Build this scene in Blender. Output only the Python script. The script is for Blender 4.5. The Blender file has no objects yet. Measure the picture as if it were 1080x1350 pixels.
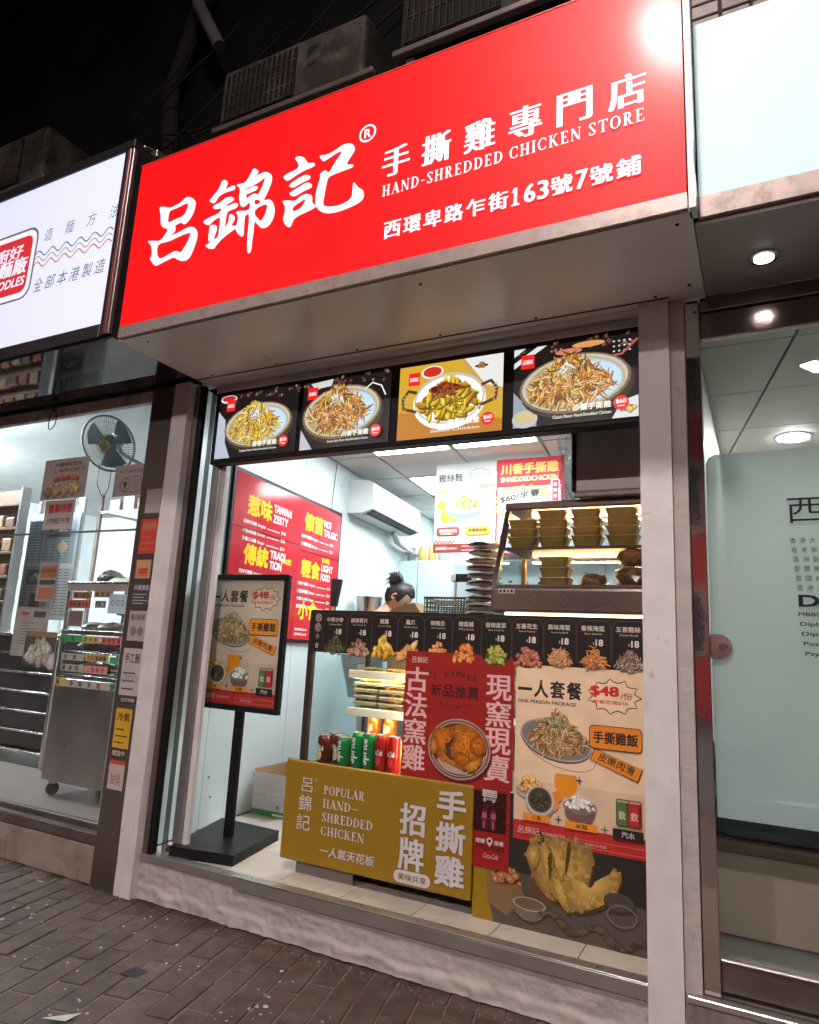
import bpy, bmesh, math, random
from mathutils import Vector, Matrix
from mathutils.geometry import tessellate_polygon
R = math.radians
scene = bpy.context.scene
col = scene.collection
# ---------------------------------------------------------------- camera
RX, RY, RZ = (0.8898, -0.0429, -0.4543), (0.4535, 0.1934, 0.87), (0.0505, -0.9802, 0.1916)
ROT = Matrix((RX, RY, RZ))            # image axes (right, down, forward) to world axes
FPX, CX, CY = 899.09, 540.0, 675.0
CAM = Vector((0.0, -2.35, 1.13))
cd = bpy.data.cameras.new('camera'); cam = bpy.data.objects.new('camera', cd); col.objects.link(cam)
cd.sensor_fit = 'VERTICAL'; cd.sensor_height = 36.0; cd.lens = FPX / 1350 * 36
cd.clip_start = 0.02; cd.clip_end = 300
r_, d_, f_ = (ROT @ Vector(v) for v in ((1, 0, 0), (0, 1, 0), (0, 0, 1)))
m3 = Matrix((r_, -d_, -f_)).transposed().to_4x4(); m3.translation = CAM
cam.matrix_world = m3
scene.camera = cam
def P(u, v, ax, val):                 # where the sight line through a photo point meets a real plane
    d = ROT @ Vector((u - CX, v - CY, FPX)); return CAM + d * ((val - CAM[ax]) / d[ax])
# ---------------------------------------------------------------- sky, exposure
w = bpy.data.worlds.new('World'); scene.world = w; w.use_nodes = True
nt = w.node_tree; bg = nt.nodes['Background']
sky = nt.nodes.new('ShaderNodeTexSky'); sky.sky_type = 'NISHITA'; sky.sun_disc = False
sky.sun_elevation = R(1); sky.sun_rotation = R(150)
nt.links.new(sky.outputs[0], bg.inputs[0]); bg.inputs[1].default_value = 0.05
vs = scene.view_settings
vs.view_transform = 'Standard'; vs.look = 'None'; vs.exposure = .22; vs.gamma = 1; vs.use_curve_mapping = False
scene.cycles.max_bounces = 7; scene.cycles.transparent_max_bounces = 24
scene.cycles.caustics_reflective = False; scene.cycles.caustics_refractive = False
scene.cycles.sample_clamp_indirect = 4
random.seed(4)
# ---------------------------------------------------------------- materials
def lin(h):
    if not isinstance(h, str): return tuple(h[:3])
    o = []
    for i in (0, 2, 4):
        c = int(h[i:i+2], 16) / 255; o.append(c / 12.92 if c <= .04045 else ((c + .055) / 1.055) ** 2.4)
    return tuple(o)
MATS = {}
def mat(name, c=(.5, .5, .5), rough=.5, metal=0., var=.12, scale=6., bump=0., bscale=40., emit=0., ecol=None, coat=0., dirt=None, dscale=3., dth=.55, grain=0., trans=0., alpha=1., spec=.5):
    if name in MATS: return MATS[name]
    m = bpy.data.materials.new(name); m.use_nodes = True; n = m.node_tree.nodes; l = m.node_tree.links
    b = n['Principled BSDF']; c = lin(c)
    b.inputs['Roughness'].default_value = rough; b.inputs['Metallic'].default_value = metal; b.inputs['Specular IOR Level'].default_value = spec
    g = n.new('ShaderNodeNewGeometry')
    tx = n.new('ShaderNodeTexNoise'); tx.inputs['Scale'].default_value = scale; tx.inputs['Detail'].default_value = 5
    l.new(g.outputs['Position'], tx.inputs['Vector'])
    mr = n.new('ShaderNodeMapRange'); mr.inputs[1].default_value = .3; mr.inputs[2].default_value = .7
    mr.inputs[3].default_value = 1 - var; mr.inputs[4].default_value = 1 + var
    l.new(tx.outputs['Fac'], mr.inputs[0])
    mx = n.new('ShaderNodeVectorMath'); mx.operation = 'SCALE'; mx.inputs[0].default_value = c
    l.new(mr.outputs[0], mx.inputs['Scale'])
    out = mx.outputs[0]
    if dirt:
        t2 = n.new('ShaderNodeTexNoise'); t2.inputs['Scale'].default_value = dscale; t2.inputs['Detail'].default_value = 8; t2.inputs['Roughness'].default_value = .7
        l.new(g.outputs['Position'], t2.inputs['Vector'])
        r2 = n.new('ShaderNodeMapRange'); r2.inputs[1].default_value = dth - .06; r2.inputs[2].default_value = dth + .1; r2.inputs[4].default_value = .85
        l.new(t2.outputs['Fac'], r2.inputs[0])
        mm = n.new('ShaderNodeMix'); mm.data_type = 'RGBA'; mm.inputs['B'].default_value = (*lin(dirt), 1)
        l.new(r2.outputs[0], mm.inputs['Factor']); l.new(out, mm.inputs['A']); out = mm.outputs['Result']
    l.new(out, b.inputs['Base Color'])
    rr = n.new('ShaderNodeMapRange'); rr.inputs[3].default_value = max(.02, rough * .8); rr.inputs[4].default_value = min(1, rough * 1.25)
    l.new(tx.outputs['Fac'], rr.inputs[0]); l.new(rr.outputs[0], b.inputs['Roughness'])
    if bump:
        t3 = n.new('ShaderNodeTexNoise'); t3.inputs['Scale'].default_value = bscale; t3.inputs['Detail'].default_value = 6
        l.new(g.outputs['Position'], t3.inputs['Vector'])
        bp = n.new('ShaderNodeBump'); bp.inputs['Strength'].default_value = 1; bp.inputs['Distance'].default_value = bump
        l.new(t3.outputs['Fac'], bp.inputs['Height']); l.new(bp.outputs[0], b.inputs['Normal'])
    if emit:
        b.inputs['Emission Color'].default_value = (*lin(ecol if ecol is not None else c), 1); b.inputs['Emission Strength'].default_value = emit
    if coat: b.inputs['Coat Weight'].default_value = coat; b.inputs['Coat Roughness'].default_value = .12
    if trans: b.inputs['Transmission Weight'].default_value = trans
    if alpha < 1: b.inputs['Alpha'].default_value = alpha
    MATS[name] = m; return m
def glass(name, tint=(.93, .97, .97), refl=1.0, rough=.0, dirt=0.):
    if name in MATS: return MATS[name]
    m = bpy.data.materials.new(name); m.use_nodes = True; n = m.node_tree.nodes; l = m.node_tree.links
    n.remove(n['Principled BSDF']); o = n['Material Output']
    t = n.new('ShaderNodeBsdfTransparent'); t.inputs[0].default_value = (*tint, 1)
    g = n.new('ShaderNodeBsdfGlossy'); g.inputs['Roughness'].default_value = rough
    lwt = n.new('ShaderNodeLayerWeight'); f = n.new('ShaderNodeMath'); f.operation = 'POWER'; f.inputs[1].default_value = 5; lwt.inputs[0].default_value = .5
    l.new(lwt.outputs['Facing'], f.inputs[0])
    k = n.new('ShaderNodeMath'); k.operation = 'MULTIPLY_ADD'; k.inputs[1].default_value = .5; k.inputs[2].default_value = .025*refl; k.use_clamp = True
    mix = n.new('ShaderNodeMixShader'); l.new(f.outputs[0], k.inputs[0]); l.new(k.outputs[0], mix.inputs[0])
    l.new(t.outputs[0], mix.inputs[1]); l.new(g.outputs[0], mix.inputs[2]); last = mix.outputs[0]
    if dirt:
        d = n.new('ShaderNodeBsdfDiffuse'); d.inputs[0].default_value = (.6, .6, .6, 1)
        tx = n.new('ShaderNodeTexNoise'); tx.inputs['Scale'].default_value = 5; tx.inputs['Detail'].default_value = 7
        gg = n.new('ShaderNodeNewGeometry'); l.new(gg.outputs['Position'], tx.inputs['Vector'])
        mr = n.new('ShaderNodeMapRange'); mr.inputs[1].default_value = .35; mr.inputs[2].default_value = .8; mr.inputs[4].default_value = dirt
        l.new(tx.outputs['Fac'], mr.inputs[0]); m2 = n.new('ShaderNodeMixShader')
        l.new(mr.outputs[0], m2.inputs[0]); l.new(last, m2.inputs[1]); l.new(d.outputs[0], m2.inputs[2]); last = m2.outputs[0]
    l.new(last, o.inputs[0]); MATS[name] = m; return m
def lamp_mat(name, c, s):
    if name in MATS: return MATS[name]
    m = bpy.data.materials.new(name); m.use_nodes = True; n = m.node_tree.nodes; l = m.node_tree.links
    b = n['Principled BSDF']; b.inputs['Base Color'].default_value = (.7, .7, .7, 1)
    b.inputs['Emission Color'].default_value = (*lin(c), 1); b.inputs['Emission Strength'].default_value = s
    MATS[name] = m; return m
def print_mat(name, emit=0., rough=.45, gain=1., wrink=0.):
    if name in MATS: return MATS[name]
    m = bpy.data.materials.new(name); m.use_nodes = True; n = m.node_tree.nodes; l = m.node_tree.links
    b = n['Principled BSDF']; a = n.new('ShaderNodeAttribute'); a.attribute_name = 'Col'
    b.inputs['Roughness'].default_value = rough; b.inputs['Specular IOR Level'].default_value = .12 if emit else .3
    if emit:
        b.inputs['Base Color'].default_value = (.02, .02, .02, 1)
        l.new(a.outputs['Color'], b.inputs['Emission Color']); b.inputs['Emission Strength'].default_value = emit
        try: m.cycles.emission_sampling = 'NONE' if emit < .99 else 'AUTO'
        except Exception: pass
    else:
        g = n.new('ShaderNodeNewGeometry'); tx = n.new('ShaderNodeTexNoise'); tx.inputs['Scale'].default_value = 9; tx.inputs['Detail'].default_value = 6
        l.new(g.outputs['Position'], tx.inputs['Vector'])
        mr = n.new('ShaderNodeMapRange'); mr.inputs[1].default_value = .3; mr.inputs[2].default_value = .7; mr.inputs[3].default_value = .9 * gain; mr.inputs[4].default_value = 1.05 * gain
        l.new(tx.outputs['Fac'], mr.inputs[0]); mx = n.new('ShaderNodeVectorMath'); mx.operation = 'SCALE'
        l.new(a.outputs['Color'], mx.inputs[0]); l.new(mr.outputs[0], mx.inputs['Scale']); l.new(mx.outputs[0], b.inputs['Base Color'])
        if wrink:
            t3 = n.new('ShaderNodeTexNoise'); t3.inputs['Scale'].default_value = 7; t3.inputs['Detail'].default_value = 3
            l.new(g.outputs['Position'], t3.inputs['Vector']); bp = n.new('ShaderNodeBump'); bp.inputs['Distance'].default_value = wrink
            l.new(t3.outputs['Fac'], bp.inputs['Height']); l.new(bp.outputs[0], b.inputs['Normal'])
    MATS[name] = m; return m
# ---------------------------------------------------------------- objects
ORG = {}
def link(o, parent, org):
    col.objects.link(o); org = Vector(org); ORG[o.name] = org
    if parent: o.parent = parent; o.location = org - ORG[parent.name]
    else: o.location = org
    return o
def tag(o, label, cat, group=None, kind=None):
    if label: o['label'] = label
    if cat: o['category'] = cat
    if group: o['group'] = group
    if kind: o['kind'] = kind
    return o
def thing(name, loc, label, cat, group=None):
    o = bpy.data.objects.new(name, None); o.empty_display_size = .05; link(o, None, loc); return tag(o, label, cat, group)
def copy_thing(root, delta, label=None, rot=None, scale=None):
    def rec(o, par):
        c = o.copy(); col.objects.link(c); c.parent = par
        ORG[c.name] = ORG[o.name] + Vector(delta)
        for ch in list(o.children): rec(ch, c)
        return c
    c = rec(root, None); c.location = root.location + Vector(delta)
    if label: c['label'] = label
    if rot is not None: c.rotation_euler = rot
    if scale is not None: c.scale = scale
    return c
class MB:
    def __init__(s): s.v = []; s.f = []
    def add(s, vs, fs):
        k = len(s.v); s.v += [Vector(p) for p in vs]; s.f += [tuple(i + k for i in f) for f in fs]; return s
    def box(s, x0, x1, y0, y1, z0, z1, b=0., M=None):
        x0, x1 = min(x0, x1), max(x0, x1); y0, y1 = min(y0, y1), max(y0, y1); z0, z1 = min(z0, z1), max(z0, z1)
        b = min(b, (x1-x0)*.45, (y1-y0)*.45, (z1-z0)*.45)
        if b <= 0:
            vs = [(x, y, z) for x in (x0, x1) for y in (y0, y1) for z in (z0, z1)]
            fs = [(0,1,3,2),(4,6,7,5),(0,4,5,1),(2,3,7,6),(0,2,6,4),(1,5,7,3)]
        else:
            bm = bmesh.new(); bmesh.ops.create_cube(bm, size=1)
            for q in bm.verts: q.co = Vector(((x0+x1)/2 + q.co.x*(x1-x0), (y0+y1)/2 + q.co.y*(y1-y0), (z0+z1)/2 + q.co.z*(z1-z0)))
            bmesh.ops.bevel(bm, geom=bm.edges[:], offset=b, segments=1 if b < .006 else 2, affect='EDGES', profile=.5)
            bm.verts.index_update(); vs = [q.co.copy() for q in bm.verts]; fs = [tuple(q.index for q in f.verts) for f in bm.faces]; bm.free()
        if M: vs = [M @ Vector(p) for p in vs]
        return s.add(vs, fs)
    def quad(s, a, b, c, d): return s.add([a, b, c, d], [(0, 1, 2, 3)])
    def hexa(s, q0, q1):       # two quads joined into a solid
        return s.add(list(q0) + list(q1), [(0,3,2,1),(4,5,6,7),(0,1,5,4),(1,2,6,5),(2,3,7,6),(3,0,4,7)])
    def prism(s, pts, h):      # pts world coords, extruded by vector h
        n = len(pts); h = Vector(h); a = [Vector(p) for p in pts]
        return s.add(a + [p + h for p in a], [tuple(range(n))[::-1], tuple(range(n, 2*n))] + [(i, (i+1) % n, n+(i+1) % n, n+i) for i in range(n)])
    def tube(s, pts, r, n=8, caps=True):
        pts = [Vector(p) for p in pts]; rs = r if isinstance(r, (list, tuple)) else [r]*len(pts); k = len(s.v); up = None
        for i, p in enumerate(pts):
            t = (pts[min(i+1, len(pts)-1)] - pts[max(i-1, 0)]).normalized()
            if up is None: up = t.cross(Vector((0, 0, 1))); up = t.cross(Vector((1, 0, 0))) if up.length < .1 else up; up.normalize()
            up = (up - t*up.dot(t)).normalized(); w_ = t.cross(up)
            for j in range(n):
                a = 2*math.pi*j/n; s.v.append(p + up*math.cos(a)*rs[i] + w_*math.sin(a)*rs[i])
        for i in range(len(pts)-1):
            for j in range(n): s.f.append((k+i*n+j, k+i*n+(j+1) % n, k+(i+1)*n+(j+1) % n, k+(i+1)*n+j))
        if caps: s.f.append(tuple(range(k, k+n))[::-1]); s.f.append(tuple(range(k+(len(pts)-1)*n, k+len(pts)*n)))
        return s
    def lathe(s, prof, c=(0, 0, 0), n=20, axis='z', sx=1, sy=1):
        k = len(s.v); c = Vector(c)
        for r0, z in prof:
            for j in range(n):
                a = 2*math.pi*j/n; x, y = r0*math.cos(a)*sx, r0*math.sin(a)*sy
                s.v.append(c + (Vector((x, y, z)) if axis == 'z' else Vector((x, z, y)) if axis == 'y' else Vector((z, x, y))))
        for i in range(len(prof)-1):
            for j in range(n): s.f.append((k+i*n+j, k+i*n+(j+1) % n, k+(i+1)*n+(j+1) % n, k+(i+1)*n+j))
        s.f.append(tuple(range(k, k+n))[::-1]); s.f.append(tuple(range(k+(len(prof)-1)*n, k+len(prof)*n)))
        return s
    def blob(s, c, rx, ry, rz, n=10, jit=.15, seed=0):
        rd = random.Random(seed); bm = bmesh.new(); bmesh.ops.create_icosphere(bm, subdivisions=2, radius=1)
        for q in bm.verts: k = 1 + rd.uniform(-jit, jit); q.co = Vector((c[0]+q.co.x*rx*k, c[1]+q.co.y*ry*k, c[2]+q.co.z*rz*k))
        bm.verts.index_update(); s.add([q.co.copy() for q in bm.verts], [tuple(q.index for q in f.verts) for f in bm.faces]); bm.free(); return s
    def build(s, name, m, parent=None, org=None, smooth=False, label=None):
        org = Vector(org) if org is not None else (ORG[parent.name] if parent else Vector((0, 0, 0)))
        me = bpy.data.meshes.new(name); me.from_pydata([p - org for p in s.v], [], s.f); me.materials.append(m); me.update()
        bm = bmesh.new(); bm.from_mesh(me); bmesh.ops.recalc_face_normals(bm, faces=bm.faces); bm.to_mesh(me); bm.free()
        if smooth:
            for p in me.polygons: p.use_smooth = True
            try: me.set_sharp_from_angle(angle=R(40))
            except Exception: pass
        o = bpy.data.objects.new(name, me); link(o, parent, org)
        if label: o['label'] = label
        return o
def struct(mb, name, m, org=(0, 0, 0), smooth=False): 
    o = mb.build(name, m, None, org, smooth); o['kind'] = 'structure'; return o
def solo(mb, name, m, org, label, cat, group=None, smooth=False): return tag(mb.build(name, m, None, org, smooth), label, cat, group)
# ---------------------------------------------------------------- flat prints
TXT = {}
def text_mesh(body, off):
    k = (body, round(off, 4))
    if k not in TXT:
        c = bpy.data.curves.new('lettering', 'FONT'); c.body = body; c.resolution_u = 3; c.offset = off
        o = bpy.data.objects.new('lettering', c); me = bpy.data.meshes.new_from_object(o)
        vs = [(v.co.x, v.co.y) for v in me.vertices]; fs = [tuple(p.vertices) for p in me.polygons]
        bpy.data.objects.remove(o); bpy.data.curves.remove(c); bpy.data.meshes.remove(me)
        if vs: xs = [v[0] for v in vs]; ys = [v[1] for v in vs]; bb = (min(xs), max(xs), min(ys), max(ys))
        else: bb = (0, 1, 0, 1)
        TXT[k] = (vs, fs, bb)
    return TXT[k]
def smoothpoly(pts, n=3):
    o = []; L = len(pts)
    for i in range(L):
        a, b, c, d = (Vector(pts[(i+k) % L]) for k in (-1, 0, 1, 2))
        for j in range(n):
            t = j/n; o.append(tuple(.5*((2*b)+(c-a)*t+(2*a-5*b+4*c-d)*t*t+(3*b-a-3*c+d)*t**3)))
    return o
class Pic:                              # a flat print: local x right, z up, facing -y
    def __init__(s, step=1.2e-5, seed=1): s.v = []; s.f = []; s.c = []; s.k = 0; s.step = step; s.rd = random.Random(seed)
    def raw(s, pts, faces, c, cols=None):
        s.k += 1; y = -(2.5e-4 + s.k*s.step); b = len(s.v); c = lin(c)
        for i, p in enumerate(pts): s.v.append((p[0], y, p[1])); s.c.append((*(lin(cols[i]) if cols else c), 1))
        s.f += [tuple(i+b for i in f) for f in faces]
    def poly(s, pts, c, cols=None): s.raw(pts, [tuple(range(len(pts)))], c, cols)
    def rect(s, x0, y0, x1, y1, c): s.poly([(x0, y0), (x1, y0), (x1, y1), (x0, y1)], c)
    def rrect(s, x0, y0, x1, y1, r, c):
        p = []
        for cx, cy, a in ((x1-r, y1-r, 0), (x0+r, y1-r, 90), (x0+r, y0+r, 180), (x1-r, y0+r, 270)):
            for j in range(5): t = R(a+j*22.5); p.append((cx+r*math.cos(t), cy+r*math.sin(t)))
        s.poly(p, c)
    def ell(s, cx, cy, rx, ry, c, n=28, a0=0, a1=360, rot=0):
        p = []
        for j in range(n):
            t = R(a0+(a1-a0)*j/(n if a1-a0 == 360 else n-1)); x, y = rx*math.cos(t), ry*math.sin(t); q = R(rot)
            p.append((cx+x*math.cos(q)-y*math.sin(q), cy+x*math.sin(q)+y*math.cos(q)))
        s.poly(p, c)
    def ring(s, cx, cy, rx, ry, t, c, n=28, rot=0):
        p = []
        for q in (1, 0):
            for j in range(n):
                a = 2*math.pi*j/n; x, y = (rx-t*(1-q))*math.cos(a), (ry-t*(1-q))*math.sin(a); z = R(rot); p.append((cx+x*math.cos(z)-y*math.sin(z), cy+x*math.sin(z)+y*math.cos(z)))
        s.raw(p, [(j, (j+1) % n, n+(j+1) % n, n+j) for j in range(n)], c)
    def line(s, pts, wd, c):
        a = []; b = []
        for i, p in enumerate(pts):
            q0 = Vector(pts[max(i-1, 0)]); q1 = Vector(pts[min(i+1, len(pts)-1)]); t = (q1-q0).normalized(); n = Vector((-t.y, t.x))*wd/2
            a.append((p[0]+n.x, p[1]+n.y)); b.append((p[0]-n.x, p[1]-n.y))
        L = len(pts); s.raw(a+b, [(i, i+1, L+i+1, L+i) for i in range(L-1)], c)
    def holes(s, outer, hs, c, n=3):
        lp = [[Vector((*p, 0)) for p in smoothpoly(q, n)] for q in [outer]+list(hs)]
        tri = tessellate_polygon(lp); flat = [p for q in lp for p in q]
        s.raw([(p.x, p.y) for p in flat], [tuple(t) for t in tri], c)
    def text(s, t, x0, y0, x1, y1, c, bold=0., ming=0., shear=0., rise=0.):
        bw = bold if bold > .008 else 0.; vs, fs, (bx0, bx1, by0, by1) = text_mesh(t, 0. if bold > 0 else bold)
        if not vs: return
        sx = (x1-x0)/(bx1-bx0); sy = (y1-y0)/(by1-by0)
        q = bw*.75; sy *= 1-2*q/max(.3, by1-by0); y0 += q*sy; mg = max(ming, q)
        ofs = [(-mg, -q), (mg, -q), (-mg, q), (mg, q)] if q else ([(-mg, 0), (mg, 0)] if mg else [(0, 0)])
        if mg > .03: ofs.append((0, 0))
        sx *= 1-2*mg/max(.3, bx1-bx0); x0 += mg*sx
        for dx, dy in ofs:
            s.raw([(x0+(v[0]-bx0+dx)*sx+shear*(v[1]-by0)*sy, y0+(v[1]-by0+dy)*sy+rise*(v[0]-bx0)*sx) for v in vs], fs, c)
    def col(s, t, x, y, sz, pitch, c, **k):    # characters set one under the other
        for i, ch in enumerate(t): s.text(ch, x, y-i*pitch-sz, x+sz, y-i*pitch, c, **k)
    def row(s, t, x, y, sz, pitch, c, h=None, **k):
        for i, ch in enumerate(t): s.text(ch, x+i*pitch, y, x+i*pitch+sz, y+(h or sz), c, **k)
    # ---- serif capitals
    def serif(s, t, x0, y0, x1, y1, c, gap=.16):
        T, N = .17, .06; polys = []; x = 0.
        def bar(a, b, c_, d): polys.append([(a, b), (c_, b), (c_, d), (a, d)])
        def stem(cx, a=0., b=1., wd=T, lo=True, hi=True):
            bar(cx-wd/2, a, cx+wd/2, b)
            if lo: bar(cx-wd/2-.08, a, cx+wd/2+.08, a+N)
            if hi: bar(cx-wd/2-.08, b-N, cx+wd/2+.08, b)
        def arc(cx, cy, rx, ry, a0, a1, t1=T, n1=N, n=14):
            for j in range(n):
                q = [R(a0+(a1-a0)*k/n) for k in (j, j+1)]
                polys.append([(cx+rx*math.cos(q[0]), cy+ry*math.sin(q[0])), (cx+rx*math.cos(q[1]), cy+ry*math.sin(q[1])), (cx+(rx-t1)*math.cos(q[1]), cy+(ry-n1)*math.sin(q[1])), (cx+(rx-t1)*math.cos(q[0]), cy+(ry-n1)*math.sin(q[0]))])
        def dia(xa, ya, xb, yb, wd): polys.append([(xa-wd/2, ya), (xa+wd/2, ya), (xb+wd/2, yb), (xb-wd/2, yb)])
        def sh(dx, k):
            for i in range(k, len(polys)): polys[i] = [(p[0]+dx, p[1]) for p in polys[i]]
        for ch in t:
            k = len(polys); wd = .75
            if ch == ' ': x += .45; continue
            if ch == '-': bar(.05, .38, .4, .47); wd = .45
            elif ch == '—': bar(.0, .38, .9, .44); wd = .9
            elif ch == 'I': stem(.17); wd = .34
            elif ch == 'H': stem(.17); stem(.67); bar(.2, .47, .65, .53); wd = .84
            elif ch == 'L': stem(.17); bar(.2, 0, .62, N); bar(.57, 0, .62, .25); wd = .64
            elif ch == 'E': stem(.17); bar(.2, 0, .64, N); bar(.59, 0, .64, .24); bar(.2, 1-N, .6, 1); bar(.55, .78, .6, 1); bar(.2, .48, .48, .54); bar(.44, .4, .48, .62); wd = .66
            elif ch == 'T': stem(.37, hi=False); bar(0, 1-N, .74, 1); bar(0, .76, .05, 1); bar(.69, .76, .74, 1); wd = .74
            elif ch == 'D': stem(.17); arc(.28, .5, .52, .5, -90, 90); wd = .82
            elif ch in 'PR':
                stem(.17); arc(.32, .74, .3, .26, -90, 90); bar(.2, .48, .34, .54); bar(.2, .94, .34, 1); wd = .64
                if ch == 'R': dia(.6, 0, .38, .5, T); bar(.5, 0, .78, N); wd = .78
            elif ch in 'OC':
                arc(.42, .5, .42, .5, 0 if ch == 'O' else 50, 360 if ch == 'O' else 310, n=24); wd = .84
                if ch == 'C': bar(.66, .68, .72, .97); bar(.66, .05, .72, .28); wd = .76
            elif ch == 'S':
                arc(.3, .74, .28, .26, 20, 200, .13); arc(.3, .26, .28, .26, -160, 20, .13); dia(.46, .2, .12, .8, T*1.1) if 0 else polys.append([(.03, .76), (.17, .8), (.57, .24), (.43, .2)]); bar(.5, .72, .55, .98); bar(.04, .02, .09, .3); wd = .6
            elif ch == 'N': stem(.12, wd=N); stem(.72, wd=N, lo=False); dia(.7, 0, .12, 1, T*1.1); wd = .84
            elif ch == 'K': stem(.17); dia(.25, .42, .62, 1, N*1.1); dia(.68, 0, .36, .56, T*1.1); bar(.5, 1-N, .76, 1); bar(.55, 0, .84, N); wd = .82
            elif ch == 'A': dia(.08, 0, .4, 1, N); dia(.7, 0, .38, 1, T*1.15); bar(.2, .3, .6, .36); bar(-.04, 0, .22, N); bar(.54, 0, .86, N); wd = .82
            elif ch == 'U': stem(.17, .3, 1, lo=False); stem(.7, .3, 1, N, lo=False); arc(.405, .32, .32, .32, 180, 360, .12, .07); wd = .8
            sh(x, k); x += wd+gap
        W = x-gap; sx = (x1-x0)/W; sy = y1-y0; vs = []; fs = []
        for p in polys: fs.append(tuple(range(len(vs), len(vs)+len(p)))); vs += [(x0+q[0]*sx, y0+q[1]*sy) for q in p]
        s.k += 1
        for f in fs:       # every piece its own thin layer
            s.raw([vs[i] for i in f], [tuple(range(len(f)))], c)
        s.k -= len(fs) - 1 if len(fs) < 3 else 0
    # ---- printed food
    def strand(s, x, y, ang, ln, wd, c, curl=.6):
        rd = s.rd; pts = []; a = ang
        for i in range(6): pts.append((x, y)); x += math.cos(a)*ln/5; y += math.sin(a)*ln/5; a += rd.uniform(-curl, curl)*.5
        c = lin(c); W = [.35, .9, 1, 1, .8, .25]; A = []; B = []
        for i, p in enumerate(pts):
            q0 = Vector(pts[max(i-1, 0)]); q1 = Vector(pts[min(i+1, 5)]); t = (q1-q0).normalized(); n = Vector((-t.y, t.x))*wd/2*W[i]
            A.append((p[0]+n.x, p[1]+n.y)); B.append((p[0]-n.x, p[1]-n.y))
        dk = tuple(v*.28 for v in c); hi = tuple(min(1, v*1.35+.02) for v in c)
        o = wd*.28; sh = [(p[0]+o, p[1]-o*1.2) for p in A+B]
        F = [(i, i+1, 7+i, 6+i) for i in range(5)]
        s.raw(sh, F, dk); s.raw(A+B, F, c, cols=[hi]*6+[tuple(v*.62 for v in c)]*6 if A[2][1] > B[2][1] else [tuple(v*.62 for v in c)]*6+[hi]*6)
    def mound(s, cx, cy, rx, ry, n, pal, ln, wd, down=.5, curl=.9):
        rd = s.rd; s.ell(cx, cy+ry*.1, rx*.92, ry*.62, tuple(v*.3 for v in lin(pal[0])))
        P_ = []
        for i in range(n):
            u = rd.gauss(0, .42); u = max(-.95, min(.95, u)); top = (1-abs(u)**1.5)*ry*1.15; lo = -math.sqrt(1-u*u)*ry*down
            P_.append((rd.uniform(lo, top), u))
        P_.sort(key=lambda q: q[0]+rd.uniform(-.3, .3)*ry)
        for v, u in P_:
            a = -1.57+u*.95+rd.gauss(0, .55) if rd.random() < .68 else rd.uniform(0, 6.28)
            L = ln*rd.uniform(.6, 1.2); s.strand(cx+u*rx-math.cos(a)*L/2, cy+v-math.sin(a)*L/2, a, L, wd*rd.uniform(.7, 1.3), rd.choice(pal), curl)
    def chunks(s, cx, cy, rx, ry, n, pal, sz, asp=1.3):
        rd = s.rd; L = []
        for i in range(n):
            u = max(-1, min(1, rd.gauss(0, .5))); top = (1-u*u)**.7*ry; L.append((rd.uniform(-ry*.35, top), u))
        L.sort(key=lambda q: -q[0])
        s.ell(cx, cy+ry*.1, rx*.95, ry*.6, tuple(v*.25 for v in lin(pal[0])))
        for v, u in L:
            c = lin(rd.choice(pal)); a0 = rd.uniform(0, 3.14); k = sz*rd.uniform(.75, 1.25); x = cx+u*rx; y = cy+v
            def bl(ox, oy, q, cc, sd=rd.random()):
                p = []
                for j in range(9):
                    t = 2*math.pi*j/9; r0 = q*(1+.18*math.sin(t*3+sd*7)); X, Y = r0*math.cos(t)*asp, r0*math.sin(t); p.append((x+ox+X*math.cos(a0)-Y*math.sin(a0), y+oy+X*math.sin(a0)+Y*math.cos(a0)))
                s.poly(p, cc)
            bl(k*.15, -k*.25, k*1.05, tuple(q*.25 for q in c)); bl(0, 0, k, c); bl(-k*.1, k*.15, k*.62, tuple(min(1, q*1.35+.02) for q in c)); bl(-k*.25, k*.35, k*.2, tuple(min(1, q*1.9+.12) for q in c))
    def plate(s, cx, cy, rx, ry, rim, ins, ins2, rot=0):
        s.ell(cx+rx*.05, cy-ry*.16, rx*1.02, ry*1.02, tuple(v*.25 for v in lin(rim)), rot=rot); s.ell(cx, cy, rx, ry, rim, rot=rot)
        s.ell(cx, cy+ry*.02, rx*.95, ry*.93, ins2, rot=rot); s.ell(cx, cy-ry*.02, rx*.88, ry*.84, ins, rot=rot)
    def meat(s, pts, c, seed=1, spots=60, dk=.25):
        rd = random.Random(seed); c = lin(c); sp = smoothpoly(pts, 4)
        mx = sum(q[0] for q in sp)/len(sp); my = sum(q[1] for q in sp)/len(sp); w_ = max(q[0] for q in sp)-min(q[0] for q in sp)
        s.holes([(x_+w_*.03, y_-w_*.05) for x_, y_ in pts], [], tuple(v*dk for v in c))
        N_ = 8
        for k in range(N_):
            q = 1-k/N_*.85; g_ = .55+.85*(k/N_)
            s.holes([(mx-w_*.05*(1-q)+(x_-mx)*q, my+w_*.07*(1-q)+(y_-my)*q) for x_, y_ in pts], [], tuple(min(1, v*g_) for v in c), n=3)
        def inside(x_, y_):
            r_ = False
            for i in range(len(sp)):
                (xa, ya), (xb, yb) = sp[i], sp[i-1]
                if (ya > y_) != (yb > y_) and x_ < (xb-xa)*(y_-ya)/(yb-ya)+xa: r_ = not r_
            return r_
        x0 = min(q[0] for q in sp); x1 = max(q[0] for q in sp); y0 = min(q[1] for q in sp); y1 = max(q[1] for q in sp)
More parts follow.
